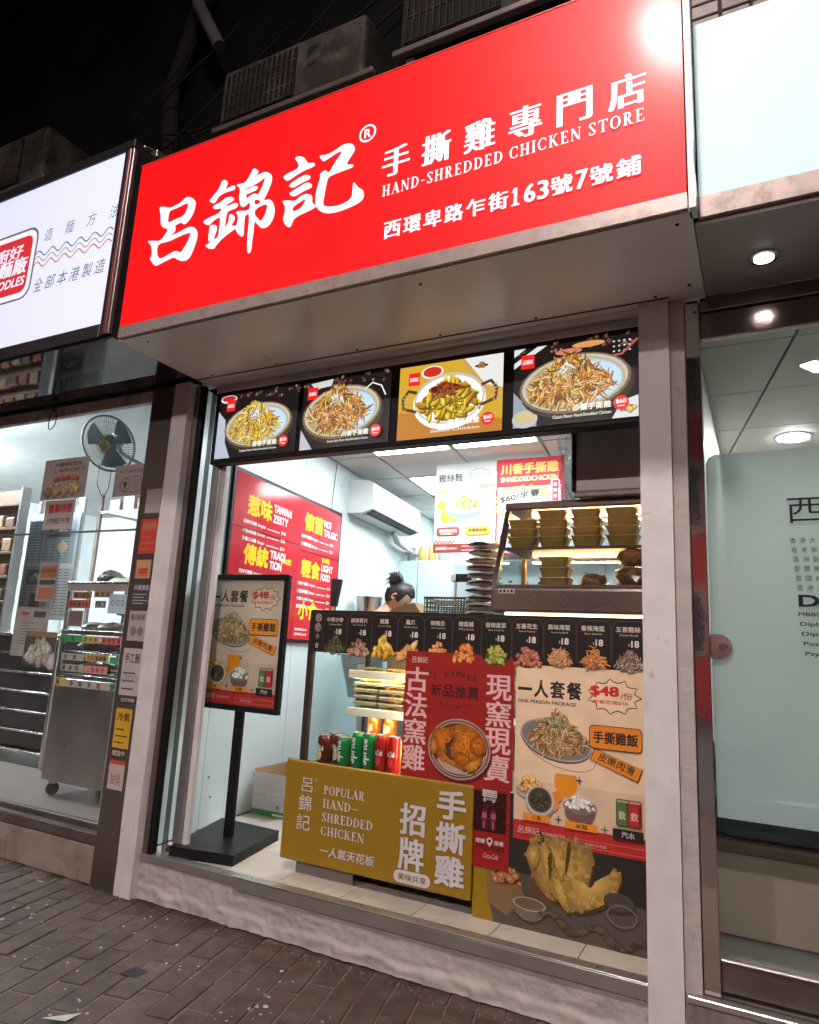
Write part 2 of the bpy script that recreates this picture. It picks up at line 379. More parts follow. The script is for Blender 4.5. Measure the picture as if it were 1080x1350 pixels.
        for i in range(spots):
            x_, y_ = rd.uniform(x0, x1), rd.uniform(y0, y1)
            if not inside(x_, y_): continue
            d_ = math.hypot(x_-mx, (y_-my))/max(w_, 1e-6); g_ = (1.35-d_*1.2)*rd.uniform(.65, 1.3); r_ = w_*rd.uniform(.012, .045)
            s.ell(x_, y_, r_*1.6, r_, tuple(min(1, v*g_*(1 if j < 1 else .9)) for j, v in enumerate(c)), n=6, rot=rd.uniform(0, 180))
    def burst(s, cx, cy, rx, ry, n, c, edge, wd, dip=.78):
        p = []
        for j in range(n*4):
            t = 2*math.pi*j/(n*4); k = j % 4; q = 1 if k == 0 else (dip+.06 if k in (1, 3) else dip); p.append((cx+rx*q*math.cos(t), cy+ry*q*math.sin(t)))
        s.poly(p, c); s.line(p+[p[0]], wd, edge)
    def build(s, m, parent, org, rotz=0., tilt=0., mtx=None, name='print'):
        me = bpy.data.meshes.new(name); me.from_pydata(s.v, [], s.f); me.materials.append(m)
        ca = me.color_attributes.new('Col', 'FLOAT_COLOR', 'POINT')
        ca.data.foreach_set('color', [x for c in s.c for x in c]); me.update()
        o = bpy.data.objects.new(name, me); link(o, parent, org)
        if mtx is not None: o.rotation_euler = mtx.to_euler()
        else: o.rotation_euler = (tilt, 0, rotz)
        return o
# ================================================================ THE SETTING
M_plaster = mat('whitewashed_plaster', (.43, .385, .365), .8, var=.12, scale=10, bump=.005, bscale=35, dirt=(.2, .165, .15), dscale=22, dth=.67)
M_white_paint = mat('chipped_white_paint', (.64, .60, .60), .5, var=.08, scale=9, bump=.0012, bscale=25, dirt=(.3, .25, .235), dscale=9, dth=.66)
M_alu = mat('aluminium', (.52, .50, .49), .32, metal=.85, var=.1, bump=.0003, bscale=120)
M_alu_d = mat('brown_aluminium', (.17, .13, .12), .35, metal=.7, var=.15)
M_steel = mat('brushed_steel', (.5, .46, .44), .26, metal=1, var=.15, scale=3, bump=.0004, bscale=60)
M_mirror = mat('polished_steel', (.62, .56, .54), .06, metal=1, var=.05, scale=3, bump=.0012, bscale=4)
M_black = mat('black_metal', (.008, .008, .009), .42, var=.2, spec=.22)
M_blackp = mat('black_plastic', (.012, .010, .010), .5, var=.2, spec=.25)
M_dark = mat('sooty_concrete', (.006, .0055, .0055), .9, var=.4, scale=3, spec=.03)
M_wall = mat('white_wall_panel', (.66, .74, .76), .3, var=.03, scale=2)
M_ceil = mat('ceiling_tile', (.62, .62, .6), .8, var=.04, bump=.0006, bscale=90)
M_tile = mat('cream_floor_tile', (.56, .50, .43), .35, var=.1, scale=5, dirt=(.36, .31, .27), dscale=7, dth=.62)
M_glass = glass('clear_glass', refl=.9)
M_glass_d = glass('dusty_glass', tint=(.97, .985, .985), refl=1.2, dirt=.035)
# ---- ground
g = MB(); g.quad((-30, -30, -.014), (30, -30, -.014), (30, 30, -.014), (-30, 30, -.014))
ground = struct(g, 'ground', mat('mortar_bed', (.085, .062, .054), .95, var=.35, scale=30, bump=.004, bscale=60))
def paver_mat():
    m = mat('red_brown_paver', (.074, .046, .037), .72, var=.45, scale=14, bump=.0028, bscale=70, dirt=(.115, .088, .078), dscale=6, dth=.58)
    n = m.node_tree.nodes; l = m.node_tree.links; b = n['Principled BSDF']
    src = b.inputs['Base Color'].links[0].from_socket
    oi = n.new('ShaderNodeObjectInfo'); k = n.new('ShaderNodeMapRange'); k.inputs[3].default_value = .84; k.inputs[4].default_value = 1.14
    l.new(oi.outputs['Random'], k.inputs[0]); sc = n.new('ShaderNodeVectorMath'); sc.operation = 'SCALE'
    l.new(src, sc.inputs[0]); l.new(k.outputs[0], sc.inputs['Scale'])
    # dried spots of chewing gum and splashes
    g = n.new('ShaderNodeNewGeometry'); vo = n.new('ShaderNodeTexVoronoi'); vo.inputs['Scale'].default_value = 26
    l.new(g.outputs['Position'], vo.inputs['Vector'])
    nz = n.new('ShaderNodeTexNoise'); nz.inputs['Scale'].default_value = 3.2; l.new(g.outputs['Position'], nz.inputs['Vector'])
    th = n.new('ShaderNodeMapRange'); th.inputs[1].default_value = .5; th.inputs[2].default_value = .68; th.inputs[3].default_value = 0; th.inputs[4].default_value = .26
    l.new(nz.outputs['Fac'], th.inputs[0]); lt = n.new('ShaderNodeMath'); lt.operation = 'LESS_THAN'
    l.new(vo.outputs['Distance'], lt.inputs[0]); l.new(th.outputs[0], lt.inputs[1])
    mx = n.new('ShaderNodeMix'); mx.data_type = 'RGBA'; mx.inputs['B'].default_value = (.36, .32, .29, 1)
    l.new(lt.outputs[0], mx.inputs['Factor']); l.new(sc.outputs[0], mx.inputs['A']); l.new(mx.outputs['Result'], b.inputs['Base Color'])
    return m
M_paver = paver_mat()
pave = MB().box(-4.6, .9, -1.75, .03, -.0135, -.0042)
pavement = struct(pave, 'pavement', mat('sandy_joint', (.16, .12, .10), .95, var=.35, scale=60))
A = R(102); ux, uy = Vector((math.cos(A), math.sin(A), 0)), Vector((math.sin(A), -math.cos(A), 0))
pm = []
for k in range(5):
    bm = bmesh.new(); bmesh.ops.create_cube(bm, size=1); rd = random.Random(k)
    for v in bm.verts: v.co = Vector((v.co.x*.2485, v.co.y*.0895, v.co.z*.012))
    bmesh.ops.bevel(bm, geom=bm.edges[:], offset=.0028, segments=1, affect='EDGES')
    for v in bm.verts: v.co.z += rd.uniform(-.0006, .0006); v.co.x += rd.uniform(-.0012, .0012); v.co.y += rd.uniform(-.0012, .0012)
    me = bpy.data.meshes.new('brick'); bm.to_mesh(me); bm.free(); me.materials.append(M_paver); pm.append(me)
nb = 0
OFF = {0: .125, 1: .246, 2: .07, 3: .177, 4: .016, -1: .046, -2: .176, -3: .067, -4: .222}   # where the cross joints fall, column by column
for j in range(-28, 30):
    of_ = OFF.get(j, .125*(j % 2)+random.uniform(-.03, .03))
    for i in range(-16, 12):
        c = ux*(i*.2555+of_+.1278) + uy*(-1.855+j*.095)
        lim = -1.25
        q = c - CAM; q = ROT.transposed() @ q
        if q.z <= .1: continue
        u, v = CX+FPX*q.x/q.z, CY+FPX*q.y/q.z
        if not (-110 < u < 1000 and v < 1480 and c.y < .085): continue
        if c.x > -.2 and c.y > -.1: continue
        if c.y > 0 and c.x < -2.4: continue
        o = bpy.data.objects.new('brick', random.choice(pm)); link(o, pavement, (c.x, c.y, -.0052+random.uniform(-.0030, .0014)))
        o.rotation_euler = (random.uniform(-.008, .008), random.uniform(-.006, .006), A+random.uniform(-.022, .022)); nb += 1
print('bricks', nb)
# small dark drain cover let into the paving, gum blobs, loose scrap
dc = P(480/2.7, 1040+655/2.7, 2, 0)
d = MB().box(dc.x-.035, dc.x+.035, dc.y-.03, dc.y+.03, -.004, .0022, .001)
solo(d, 'inspection_cover', mat('dark_stone', (.018, .016, .018), .5), dc, 'small dark square cover set into the brick pavement', 'cover')
rdg = random.Random(8); n_g = 0
for (u, v, r0) in ((360, 567, .006), (630, 558, .005), (1003, 650, .008), (946, 776, .008), (592, 622, .005), (515, 463, .005), (537, 457, .004), (770, 506, .005), (440, 490, .004), (553, 493, .004), (241, 620, .004), (275, 650, .004), (232, 715, .004), (595, 464, .004)):
    p = P(u/2.7, 1040+v/2.7, 2, 0); m = MB().lathe([(r0, 0), (r0*.9, .0018), (.0005, .0024)], (p.x, p.y, .0005), 9, sx=rdg.uniform(.8, 1.3))
    m.build('gum_spot', mat('pale_gum', (.5, .46, .43), .7), pavement)
p = P(88, 1342, 2, 0.0); m = MB().prism([(p.x-.05, p.y-.045, .004), (p.x+.02, p.y-.02, .004), (p.x+.024, p.y+.03, .006)], (0, 0, .0016))
solo(m, 'scrap', mat('pale_paper', (.42, .45, .43), .5), p, 'pale torn scrap lying at the near edge of the pavement', 'litter')
m = MB(); rg = random.Random(31)
for i in range(420):
    x = rg.uniform(-3.6, -.6); y = -.018-abs(rg.gauss(0, .035))-.02*(x > -2.45); s_ = rg.uniform(.0012, .0042)
    m.box(x, x+s_*rg.uniform(1, 2), y, y+s_, .0, s_*.7, 0, Matrix.Translation((x, y, 0)) @ Matrix.Rotation(rg.uniform(0, 3), 4, 'Z') @ Matrix.Translation((-x, -y, 0)))
o = m.build('grit', mat('wall_grit', (.22, .18, .16), .9, var=.5, scale=90)); tag(o, 'loose grit and plaster crumbs along the foot of the wall', 'grit', kind='stuff')
# ---- rough plaster plinth under the shop
def rough_strip(x0, x1, z0, z1, nx, nz, fy):
    m = MB(); vs = []
    for i in range(nx+1):
        for j in range(nz+1):
            x = x0+(x1-x0)*i/nx; z = z0+(z1-z0)*j/nz; vs.append((x, fy(x, z), z))
    m.add(vs, [(i*(nz+1)+j, (i+1)*(nz+1)+j, (i+1)*(nz+1)+j+1, i*(nz+1)+j+1) for i in range(nx) for j in range(nz)]); return m
from mathutils import noise
def fy(x, z):
    n1 = noise.noise(Vector((x*4, z*9, 1))); n2 = noise.noise(Vector((x*16, z*20, 5))); n3 = noise.noise(Vector((x*45, z*45, 9)))
    e = .062+.03*noise.noise(Vector((x*2.2, 0, 3)))+.014*noise.noise(Vector((x*9, 0, 8)))
    q = max(0., min(1., (e-z)/.022)); lip = q*q*(3-2*q); n4 = noise.noise(Vector((x*6, z*40+x*5, 4)))
    return .002+n1*.0045+n2*.0035+n3*.0022+n4*.002-lip*(.009+.011*noise.noise(Vector((x*9, 0, 3)))+.006*noise.noise(Vector((x*31, z*20, 6))))-max(0, .012-z)*.5+max(0, .006-z)*3
m = rough_strip(-2.475, -.30, -.004, .157, 300, 34, fy); m.box(-2.475, -.30, .03, 3.9, -.01, .15)
plinth = struct(m, 'plinth', M_plaster, smooth=True)
# ---- shop floor with tiles
m = MB().box(-2.62, -.30, .045, 4.0, .15, .172); m.box(-3.2, -2.62, .3, 4.0, .05, .172)
shop_floor = struct(m, 'shop_floor', mat('grout', (.22, .19, .17), .9))
tiles = []
for i in range(9):
    for j in range(4):
        x0 = -2.97+i*.3; y0 = .05+j*.3
        xa, xb = max(x0, -2.485-.128*y0), min(x0+.297, -.302)
        if xb-xa < .02: continue
        MB().box(xa, xb, y0, y0+.297, .165, .1795, .0012).build('tile', M_tile, shop_floor)
m = MB(); m.box(-2.475, -.335, -.006, .004, .153, .183, .0015); m.box(-2.475, -.335, .004, .048, .176, .1835, .0015)
sill = solo(m, 'door_sill', M_alu, (-1.4, 0, .15), 'pale metal edging strip along the front of the tiled shop floor', 'sill')
m = MB(); m.box(-1.93, -.345, -.0115, -.0066, .139, .1815, .001); m.box(-1.93, -.345, -.0115, .03, .1840, .1868, .0012)
m.build('track_cover', M_alu, sill)
for x in (-2.36, -1.86, -1.35, -1.12, -.78, -.5): MB().lathe([(.0042, 0), (.0038, .0018), (.001, .0022)], (x, .016, .187 if x > -1.93 else .1835), 8).build('screw', M_steel, sill)
# ---- walls of the chicken shop
LW0, LWD = Vector((-2.487, .0, 0)), Vector((-.127, .9919, 0))
LWN = Vector((LWD.y, -LWD.x, 0)).normalized()     # into the shop
def lw(s, z, off=0.): p = LW0+LWD*s+LWN*off; return Vector((p.x, p.y, z))
m = MB(); m.hexa([lw(.05, .17, -.12), lw(4.1, .17, -.12), lw(4.1, 2.5, -.12), lw(.05, 2.5, -.12)], [lw(.05, .17, -.012), lw(4.1, .17, -.012), lw(4.1, 2.5, -.012), lw(.05, 2.5, -.012)])
wall_left = struct(m, 'wall_left', M_wall)
for a, b in ((.06, .42), (.425, 1.21), (1.215, 1.90)):
    MB().hexa([lw(a, .18, -.0115), lw(b, .18, -.0115), lw(b, 2.4, -.0115), lw(a, 2.4, -.0115)], [lw(a, .18, 0), lw(b, .18, 0), lw(b, 2.4, 0), lw(a, 2.4, 0)]).build('panel', M_wall, wall_left)
for a, z in ((.5, .32), (.62, 1.0), (1.75, 2.25), (1.3, 1.9), (1.84, 1.62), (.47, .42)):
    MB().lathe([(.006, 0), (.006, .003), (.001, .004)], lw(a, z, .0), 8, axis='x').build('screw', M_steel, wall_left)
m = MB().box(-3.1, -.1, 3.95, 4.1, .17, 2.5); wall_back = struct(m, 'wall_back', M_wall)
for k in range(5): MB().box(-3.05+k*.6, -3.05+k*.6+.595, 3.94, 3.9495, .18, 2.41).build('panel', M_wall, wall_back)
m = MB().box(-.31, -.245, .045, 3.94, .17, 2.5); wall_right = struct(m, 'wall_right', M_wall)
# ceiling with tiles in a grid and light panels
m = MB().hexa([(-2.55, .1, 2.42), (-.31, .1, 2.42), (-.31, 3.94, 2.42), (-3.05, 3.94, 2.42)], [(-2.55, .1, 2.6), (-.31, .1, 2.6), (-.31, 3.94, 2.6), (-3.05, 3.94, 2.6)])
ceiling = struct(m, 'ceiling', mat('ceiling_grid', (.4, .4, .39), .7))
M_led = lamp_mat('led_diffuser', (.88, .96, 1.), 19.)
def cpt(x, y, z): return Vector((x-(y-1.0)*.13, y, z))
led_spots = {(1, 1), (2, 1), (0, 3), (2, 3), (0, 5)}
for i in range(-1, 5):
    for j in range(0, 6):
        xs = -2.26+i*.585; ys = .39+(j)*.6
        a = [cpt(xs+.01, ys+.01, 2.405), cpt(xs+.575, ys+.01, 2.405), cpt(xs+.575, ys+.59, 2.405), cpt(xs+.01, ys+.59, 2.405)]
        if a[1].x < -2.6-.1*ys or a[0].x > -.35: continue
        for q in a: q.x = max(q.x, lw(q.y, 0).x+.002); q.x = min(q.x, -.312)
        if (i, j) in {(0, 1), (1, 1), (0, 3), (1, 3), (0, 5)}:
            t = thing('ceiling_light', (a[0]+a[2])/2, {(0, 1): 'square white light panel in the shop ceiling, nearest on the left', (1, 1): 'square white light panel in the shop ceiling, nearest on the right', (0, 3): 'lit ceiling panel beside the indoor air conditioner', (1, 3): 'lit ceiling panel hidden behind the hanging posters', (0, 5): 'lit ceiling panel at the back of the shop'}[(i, j)], 'light', 'light panels in the shop ceiling')
            c = (a[0]+a[1]+a[2]+a[3])/4; b = [c+(q-c)*.95 for q in a]
            MB().hexa([q+Vector((0, 0, -.004)) for q in a], [q+Vector((0, 0, .012)) for q in a]).build('frame', M_ceil, t)
            MB().hexa([q+Vector((0, 0, -.006)) for q in b], [q+Vector((0, 0, -.0045)) for q in b]).build('diffuser', M_led, t)
        else:
            MB().hexa([q for q in a], [q+Vector((0, 0, .013)) for q in a]).build('ceiling_tile', M_ceil, ceiling)
# ---- street front: soffit of the signboards, upper facade
M_sof = mat('brown_grey_laminate', (.70, .66, .65), .3, var=.08, scale=2.5, bump=.0007, bscale=7)
m = MB().box(-2.42, -.128, -.505, .05, 2.352, 2.366); m.box(-2.42, -.128, .0, .05, 2.335, 2.352)
soffit = solo(m, 'canopy_soffit', M_sof, (-1.3, -.25, 2.36), 'smooth brown grey panel under the red signboard', 'soffit')
for x in (-2.3, -1.9, -1.5, -1.1, -.7, -.3):
    for y in (-.06,): MB().lathe([(.001, -.003), (.006, -.002), (.006, 0)], (x+random.uniform(-.02, .02), y, 2.3518), 8).build('screw', M_blackp, soffit)
for x, y in ((-.17, -.46), (-.17, -.1), (-1.0, -.44), (-2.3, -.45)): MB().lathe([(.001, -.003), (.006, -.002), (.006, 0)], (x, y, 2.3518), 8).build('screw', M_blackp, soffit)
MB().box(-2.42, -.24, -.045, -.038, 2.3495, 2.3515).build('panel_joint', M_black, soffit)
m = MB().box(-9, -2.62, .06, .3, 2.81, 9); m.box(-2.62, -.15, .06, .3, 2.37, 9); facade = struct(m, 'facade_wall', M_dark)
# tiled facade strip above the right signboard
m = MB().box(-.15, 2.5, .09, .4, 2.45, 8)
tf = struct(m, 'tiled_facade', mat('dark_grout', (.03, .025, .023), .9))
M_ft = mat('grey_wall_tile', (.25, .2, .18), .35, var=.3, scale=8, bump=.001, bscale=30)
for i in range(7):
    for j in range(12):
        x0 = -.145+i*.105-(.0); z0 = 3.25+j*.062
        MB().box(x0, x0+.094, .076, .0895, z0, z0+.053, .003).build('tile', M_ft, tf)
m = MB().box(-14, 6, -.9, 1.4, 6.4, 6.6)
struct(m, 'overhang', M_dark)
# right hand pillar, white chipped paint
m = MB()
def jag(x, z): return noise.noise(Vector((x*30, z*11, 2)))*.0022+noise.noise(Vector((x*8, z*3, 7)))*.003
def strip_x(m, x0, x1, y, z0, z1, nx, nz):
    vs = []
    for i in range(nx+1):
        for j in range(nz+1):
            x = x0+(x1-x0)*i/nx; z = z0+(z1-z0)*j/nz; vs.append((x, y+jag(x, z), z))
    m.add(vs, [(i*(nz+1)+j, (i+1)*(nz+1)+j, (i+1)*(nz+1)+j+1, i*(nz+1)+j+1) for i in range(nx) for j in range(nz)])
strip_x(m, -.345, -.245, -.03, -.01, 2.352, 8, 160)
m.box(-.343, -.247, -.028, .1, -.01, 2.351, .004)
pil = solo(m, 'pillar', M_white_paint, (-.295, 0, 0), 'white painted pillar with chipped paint at the right of the shop opening', 'pillar', smooth=True)
m = MB(); strip_x(m, -.2445, -.198, -.012, -.01, 2.345, 5, 200); m.box(-.2444, -.198, -.008, .1, -.01, 2.344, .003)
m.build('rough_strip', M_plaster, pil, smooth=True)
# left hand white post
m = MB(); strip_x(m, -2.565, -2.462, -.035, -.01, 2.352, 6, 120); m.box(-2.563, -2.464, -.033, .08, -.01, 2.351, .003)
solo(m, 'door_post', M_white_paint, (-2.51, 0, 0), 'pale painted post between the chicken shop and the noodle shop', 'post', smooth=True)
# folded aluminium shop front at the left: dark track, glass leaf, frame
t = thing('folding_door', (-2.4, .02, .18), 'folded glass and aluminium door leaf stacked at the left of the opening', 'door')
MB().box(-2.455, -2.425, -.005, .03, .184, 2.335, .002).build('track', M_alu_d, t)
MB().box(-2.424, -2.418, .0, .02, .184, 2.335, .001).build('rubber_seal', M_black, t)
MB().box(-2.417, -2.400, .0, .03, .184, 2.335, .003).build('stile', M_black, t)
MB().box(-2.372, -2.318, .08, .12, .2155, 2.335, .004).build('stile', M_alu, t)
MB().box(-2.316, -2.288, .085, .11, .2155, 2.335, .003).build('stile', M_white_paint, t)
MB().box(-2.399, -2.373, .055, .061, .19, 2.33).build('pane', glass('leaf_glass', tint=(.4, .44, .44), refl=3, dirt=.1), t)
MB().box(-2.399, -2.373, .05, .075, .184, .215, .002).build('rail', M_alu, t)
# ================================================================ SIGNBOARDS
def sign_red():
    m = bpy.data.materials.new('lit_red_acrylic'); m.use_nodes = True; b = m.node_tree.nodes['Principled BSDF']
    b.inputs['Base Color'].default_value = (.4, .003, .004, 1); b.inputs['Roughness'].default_value = .5
    b.inputs['Coat Weight'].default_value = .10; b.inputs['Coat Roughness'].default_value = .17; b.inputs['Specular IOR Level'].default_value = .25
    b.inputs['Emission Color'].default_value = (1, .0005, .003, 1); b.inputs['Emission Strength'].default_value = .62
    return m
SY = -.52
t = thing('signboard', (-1.27, SY, 2.37), 'large glowing red signboard with white Chinese lettering over the shop', 'signboard')
MB().box(-2.405, -.138, SY, SY+.012, 2.408, 3.185).build('face', sign_red(), t)
MB().box(-2.40, -.142, SY+.0125, .05, 2.367, 3.18).build('box', mat('sign_box', (.1, .09, .09), .5), t)
MB().box(-2.408, -.136, SY-.001, SY+.012, 2.356, 2.4075, .001).build('lower_trim', mat('taped_steel', (.34, .27, .25), .4, metal=.5, var=.2, scale=12, dirt=(.2, .15, .14), dscale=12), t)
MB().box(-2.408, -.136, SY-.0025, SY+.01, 3.1855, 3.19).build('upper_trim', mat('red_edge', (.5, .05, .04), .4), t)
M_ltr = lamp_mat('lit_white_letter', (.76, .82, 1.), .78)
p = Pic(step=1e-5)
def on_sign(o, k, pts): return [(lambda q: (q.x, q.z))(P(o[0]+a/k, o[1]+b/k, 1, SY-.001)) for a, b in pts]
WH = (.8, .86, 1)
Z1 = ((180, 240), 10.39)
p.holes(on_sign(*Z1, [(318,358),(355,342),(400,343),(470,350),(545,315),(610,280),(660,228),(705,205),(760,218),(800,255),(812,290),(790,400),(745,490),(690,560),(650,577),(610,557),(540,590),(532,615),(535,660),(500,705),(468,735),(560,700),(650,648),(740,615),(795,625),(830,675),(838,720),(820,810),(775,940),(730,1030),(680,1072),(630,1082),(570,1065),(505,1035),(400,1085),(320,1125),(262,1148),(215,1100),(188,1050),(208,1015),(210,930),(200,870),(160,812),(250,808),(325,800),(375,745),(430,650),(370,625),(335,570),(333,460)]),
        [on_sign(*Z1, q) for q in ([(452,415),(500,380),(600,335),(703,290),(695,370),(660,440),(610,480),(520,515),(437,553)], [(295,868),(450,810),(600,740),(735,695),(725,760),(690,840),(630,935),(600,965),(540,945),(470,975),(310,1048)])], WH)
Z2 = ((260, 210), 9.645)
for q in ([(310,290),(345,262),(385,285),(385,325),(365,378),(400,365),(455,335),(487,350),(475,385),(420,405),(350,430),(280,475),(230,548),(200,558),(160,530),(200,475),(260,400),(300,330)],
          [(205,600),(300,545),(370,490),(440,480),(472,505),(450,535),(385,575),(372,605),(430,580),(490,555),(522,580),(490,625),(420,650),(385,680),(370,740),(355,865),(400,790),(410,710),(440,702),(475,725),(475,770),(440,842),(495,845),(480,885),(380,960),(300,1030),(240,1100),(215,1135),(160,1138),(108,1105),(130,1080),(165,1060),(145,1030),(150,940),(165,855),(200,835),(245,845),(252,890),(230,960),(212,1025),(265,980),(278,900),(292,748),(220,775),(150,838),(80,798),(150,745),(270,690),(310,625),(230,635)]):
    p.holes(on_sign(*Z2, q), [], WH)
p.holes(on_sign(*Z2, [(690,170),(725,118),(778,150),(765,190),(690,262),(770,205),(860,163),(930,185),(955,240),(930,340),(890,430),(850,525),(905,510),(960,540),(985,630),(975,730),(930,820),(870,870),(820,872),(775,835),(735,795),(720,900),(700,1050),(685,1160),(660,1195),(640,1170),(640,1000),(655,850),(658,705),(615,720),(600,800),(592,960),(560,980),(520,945),(490,880),(512,800),(520,720),(495,680),(530,658),(620,655),(665,625),(670,550),(620,590),(580,608),(548,570),(535,480),(545,375),(505,330),(560,310),(620,285)]),
        [on_sign(*Z2, q) for q in ([(628,378),(690,345),(790,290),(862,235),(840,320),(780,442),(735,438),(690,455),(630,492)], [(730,528),(770,512),(808,545),(745,578)], [(743,645),(800,600),(886,575),(880,660),(850,730),(812,782),(770,750),(735,700)])], WH)
p.holes(on_sign(*Z2, [(615,405),(720,345),(775,352),(755,390),(700,415),(615,450)]), [], WH)
Z3 = ((360, 170), 7.714)
for q, h in (([(225,300),(265,278),(320,295),(355,345),(415,345),(425,370),(390,395),(330,420),(240,470),(165,522),(130,518),(108,488),(160,450),(240,410),(262,370),(245,330)], []),
             ([(165,575),(230,520),(330,468),(378,482),(370,512),(300,545),(215,594),(182,592)], []), ([(172,652),(260,595),(350,548),(395,568),(385,600),(320,630),(230,682),(192,680)], []),
             ([(100,738),(160,728),(225,730),(290,680),(350,662),(397,685),(400,750),(430,775),(425,802),(340,845),(260,885),(210,925),(185,985),(160,1000),(125,970),(105,920),(120,850),(122,785)], [[(203,802),(260,755),(332,713),(300,780),(270,812),(212,838)]]),
             ([(478,272),(550,262),(620,225),(720,160),(790,147),(832,190),(820,240),(752,355),(812,362),(812,387),(760,410),(640,455),(567,495),(545,560),(520,700),(513,770),(555,790),(660,780),(750,740),(800,690),(812,600),(822,545),(870,595),(915,625),(925,670),(905,725),(830,775),(700,830),(580,858),(500,845),(445,795),(433,720),(445,620),(480,500),(480,460),(530,422),(572,442),(620,360),(703,230),(640,252),(570,300),(520,328),(497,315)], [])):
    p.holes(on_sign(*Z3, q), [on_sign(*Z3, x) for x in h], WH)
q = P(485, 176, 1, SY); p.ring(q.x, q.z, .036, .036, .007, WH); p.text('R', q.x-.013, q.z-.018, q.x+.015, q.z+.018, WH, bold=.02)
a = P(503, 236, 1, SY); b = P(852, 134, 1, SY); c_ = P(852, 90, 1, SY)
W_ = (b.x-a.x); hz = c_.z-b.z; pit = (W_-hz*.96)/5
for i, ch in enumerate('手撕雞專門店'): p.text(ch, a.x+i*pit, a.z+(b.z-a.z)*i/5, a.x+i*pit+hz*.98, a.z+(b.z-a.z)*i/5+hz, WH, bold=.0, ming=.038)
a = P(504, 260, 1, SY); b = P(850, 158, 1, SY); p.serif('HAND-SHREDDED CHICKEN STORE', a.x, a.z, b.x, a.z+.043, WH, gap=.2)
a = P(506, 318, 1, SY); b = P(851, 229, 1, SY); c_ = P(851, 202, 1, SY); hz = c_.z-b.z; s_ = '西環卑路乍街163號7號鋪'
adv = [1, 1, 1, 1, 1, 1, .55, .55, .55, 1, .55, 1, 1.05]; tot = sum(adv); x = a.x
for ch, d_w in zip(s_, adv):
    k = (b.x-a.x)/tot; wd = k*d_w*(.88 if ch != '1' else .62)
    if ch == '1': p.rect(x+wd*.35, a.z+.006, x+wd*.75, a.z+hz*.98, WH); p.poly([(x+wd*.05, a.z+hz*.74), (x+wd*.35, a.z+hz*.8), (x+wd*.36, a.z+hz*.97)], WH); p.rect(x+wd*.05, a.z+.003, x+wd*1.05, a.z+.009, WH)
    else: p.text(ch, x, a.z+.003, x+wd, a.z+hz, WH, bold=.012, ming=.03)
    x += k*d_w
o = p.build(M_ltr, t, (0, SY-.001, 0), name='lettering')
o.location = Vector((0, SY-.001, 0))-ORG[t.name]
# bright chipped trim between the signboards
m = MB()
for i in range(40):
    z = 2.352+i*.026; w_ = .018+.006*noise.noise(Vector((3, 0, z*9))); m.box(-.133, -.133+w_, SY-.006+.002*noise.noise(Vector((1, z*20, 0))), SY+.05, z, z+.026)
solo(m, 'edge_trim', mat('chipped_white_trim', (.72, .74, .74), .4, var=.12, scale=30, bump=.002, bscale=60), (-.125, SY, 2.35), 'chipped white metal edge trim between the red and the pale signboard', 'trim')
# pale blank signboard of the clinic
t = thing('signboard', (.6, -.44, 2.37), 'blank pale cyan signboard over the clinic window at the right', 'signboard')
mm = mat('pale_acrylic', (.50, .64, .66), .6, var=.015, scale=2, emit=.26, ecol=(.66, .98, 1.))
MB().box(-.112, 2.4, -.44, -.43, 2.436, 3.02).build('face', mm, t)
m = MB(); 
MB().box(-.112, 2.4, -.4295, .05, 2.367, 3.01).build('box', M_blackp, t)
MB().box(-.114, 2.4, -.446, -.43, 2.366, 2.434, .002).build('lower_trim', mat('grubby_trim', (.34, .27, .25), .45, metal=.4, var=.25, scale=11, dirt=(.18, .13, .12), dscale=14), t)
m = MB().box(-.125, 2.4, -.43, -.004, 2.352, 2.3655)
sof_r = solo(m, 'clinic_soffit', mat('mauve_laminate', (.32, .27, .27), .35, var=.06), (.5, -.2, 2.36), 'dark mauve panel under the pale signboard with a round downlight', 'soffit')
t = thing('downlight', (.05, -.19, 2.352), 'small round lit downlight in the soffit over the clinic door', 'light')
MB().lathe([(.030, -.004), (.042, -.003), (.042, .0)], (.05, -.19, 2.3515), 24).build('trim_ring', M_steel, t)
MB().lathe([(.001, -.0075), (.028, -.0065), (.028, -.0045)], (.05, -.19, 2.3515), 24).build('lens', lamp_mat('downlight_lens', (1, .97, .92), 22), t)
# noodle shop signboard at the left
t = thing('signboard', (-4.2, SY, 2.4), 'white lit signboard with red badge and noodle waves over the left shop', 'signboard')
MB().box(-5.8, -2.522, SY, SY+.012, 2.441, 3.30).build('face', mat('lit_white_acrylic', (.5, .5, .5), .3, var=.02, emit=.74, ecol=(.64, .69, .98)), t)
MB().box(-5.8, -2.47, SY+.0125, .05, 2.376, 3.34).build('box', M_blackp, t)
m = MB().box(-5.8, -2.462, SY-.012, SY+.012, 3.302, 3.345, .003); m.box(-2.519, -2.495, SY-.012, SY+.012, 2.38, 3.3015, .003); m.build('frame', M_blackp, t)
MB().box(-5.8, -2.52, SY-.012, SY+.012, 2.376, 2.439, .003).build('lower_trim', mat('worn_black', (.035, .03, .03), .4, metal=.4), t)
MB().box(-2.494, -2.478, SY-.014, SY+.012, 2.385, 3.30, .003).build('side_strip', mat('dark_red_metal', (.16, .012, .015), .3), t)
MB().box(-2.4775, -2.462, SY-.010, SY+.012, 2.385, 3.30, .003).build('side_strip', M_alu_d, t)
p = Pic(step=1e-5)
RD = (.62, .02, .03); BR = (.14, .1, .1)
p.rrect(-3.8, 2.685, -3.088, 3.075, .07, BR); p.rrect(-3.8, 2.695, -3.10, 3.063, .062, (.8, .8, .95)); p.rrect(-3.8, 2.725, -3.128, 3.035, .045, RD)
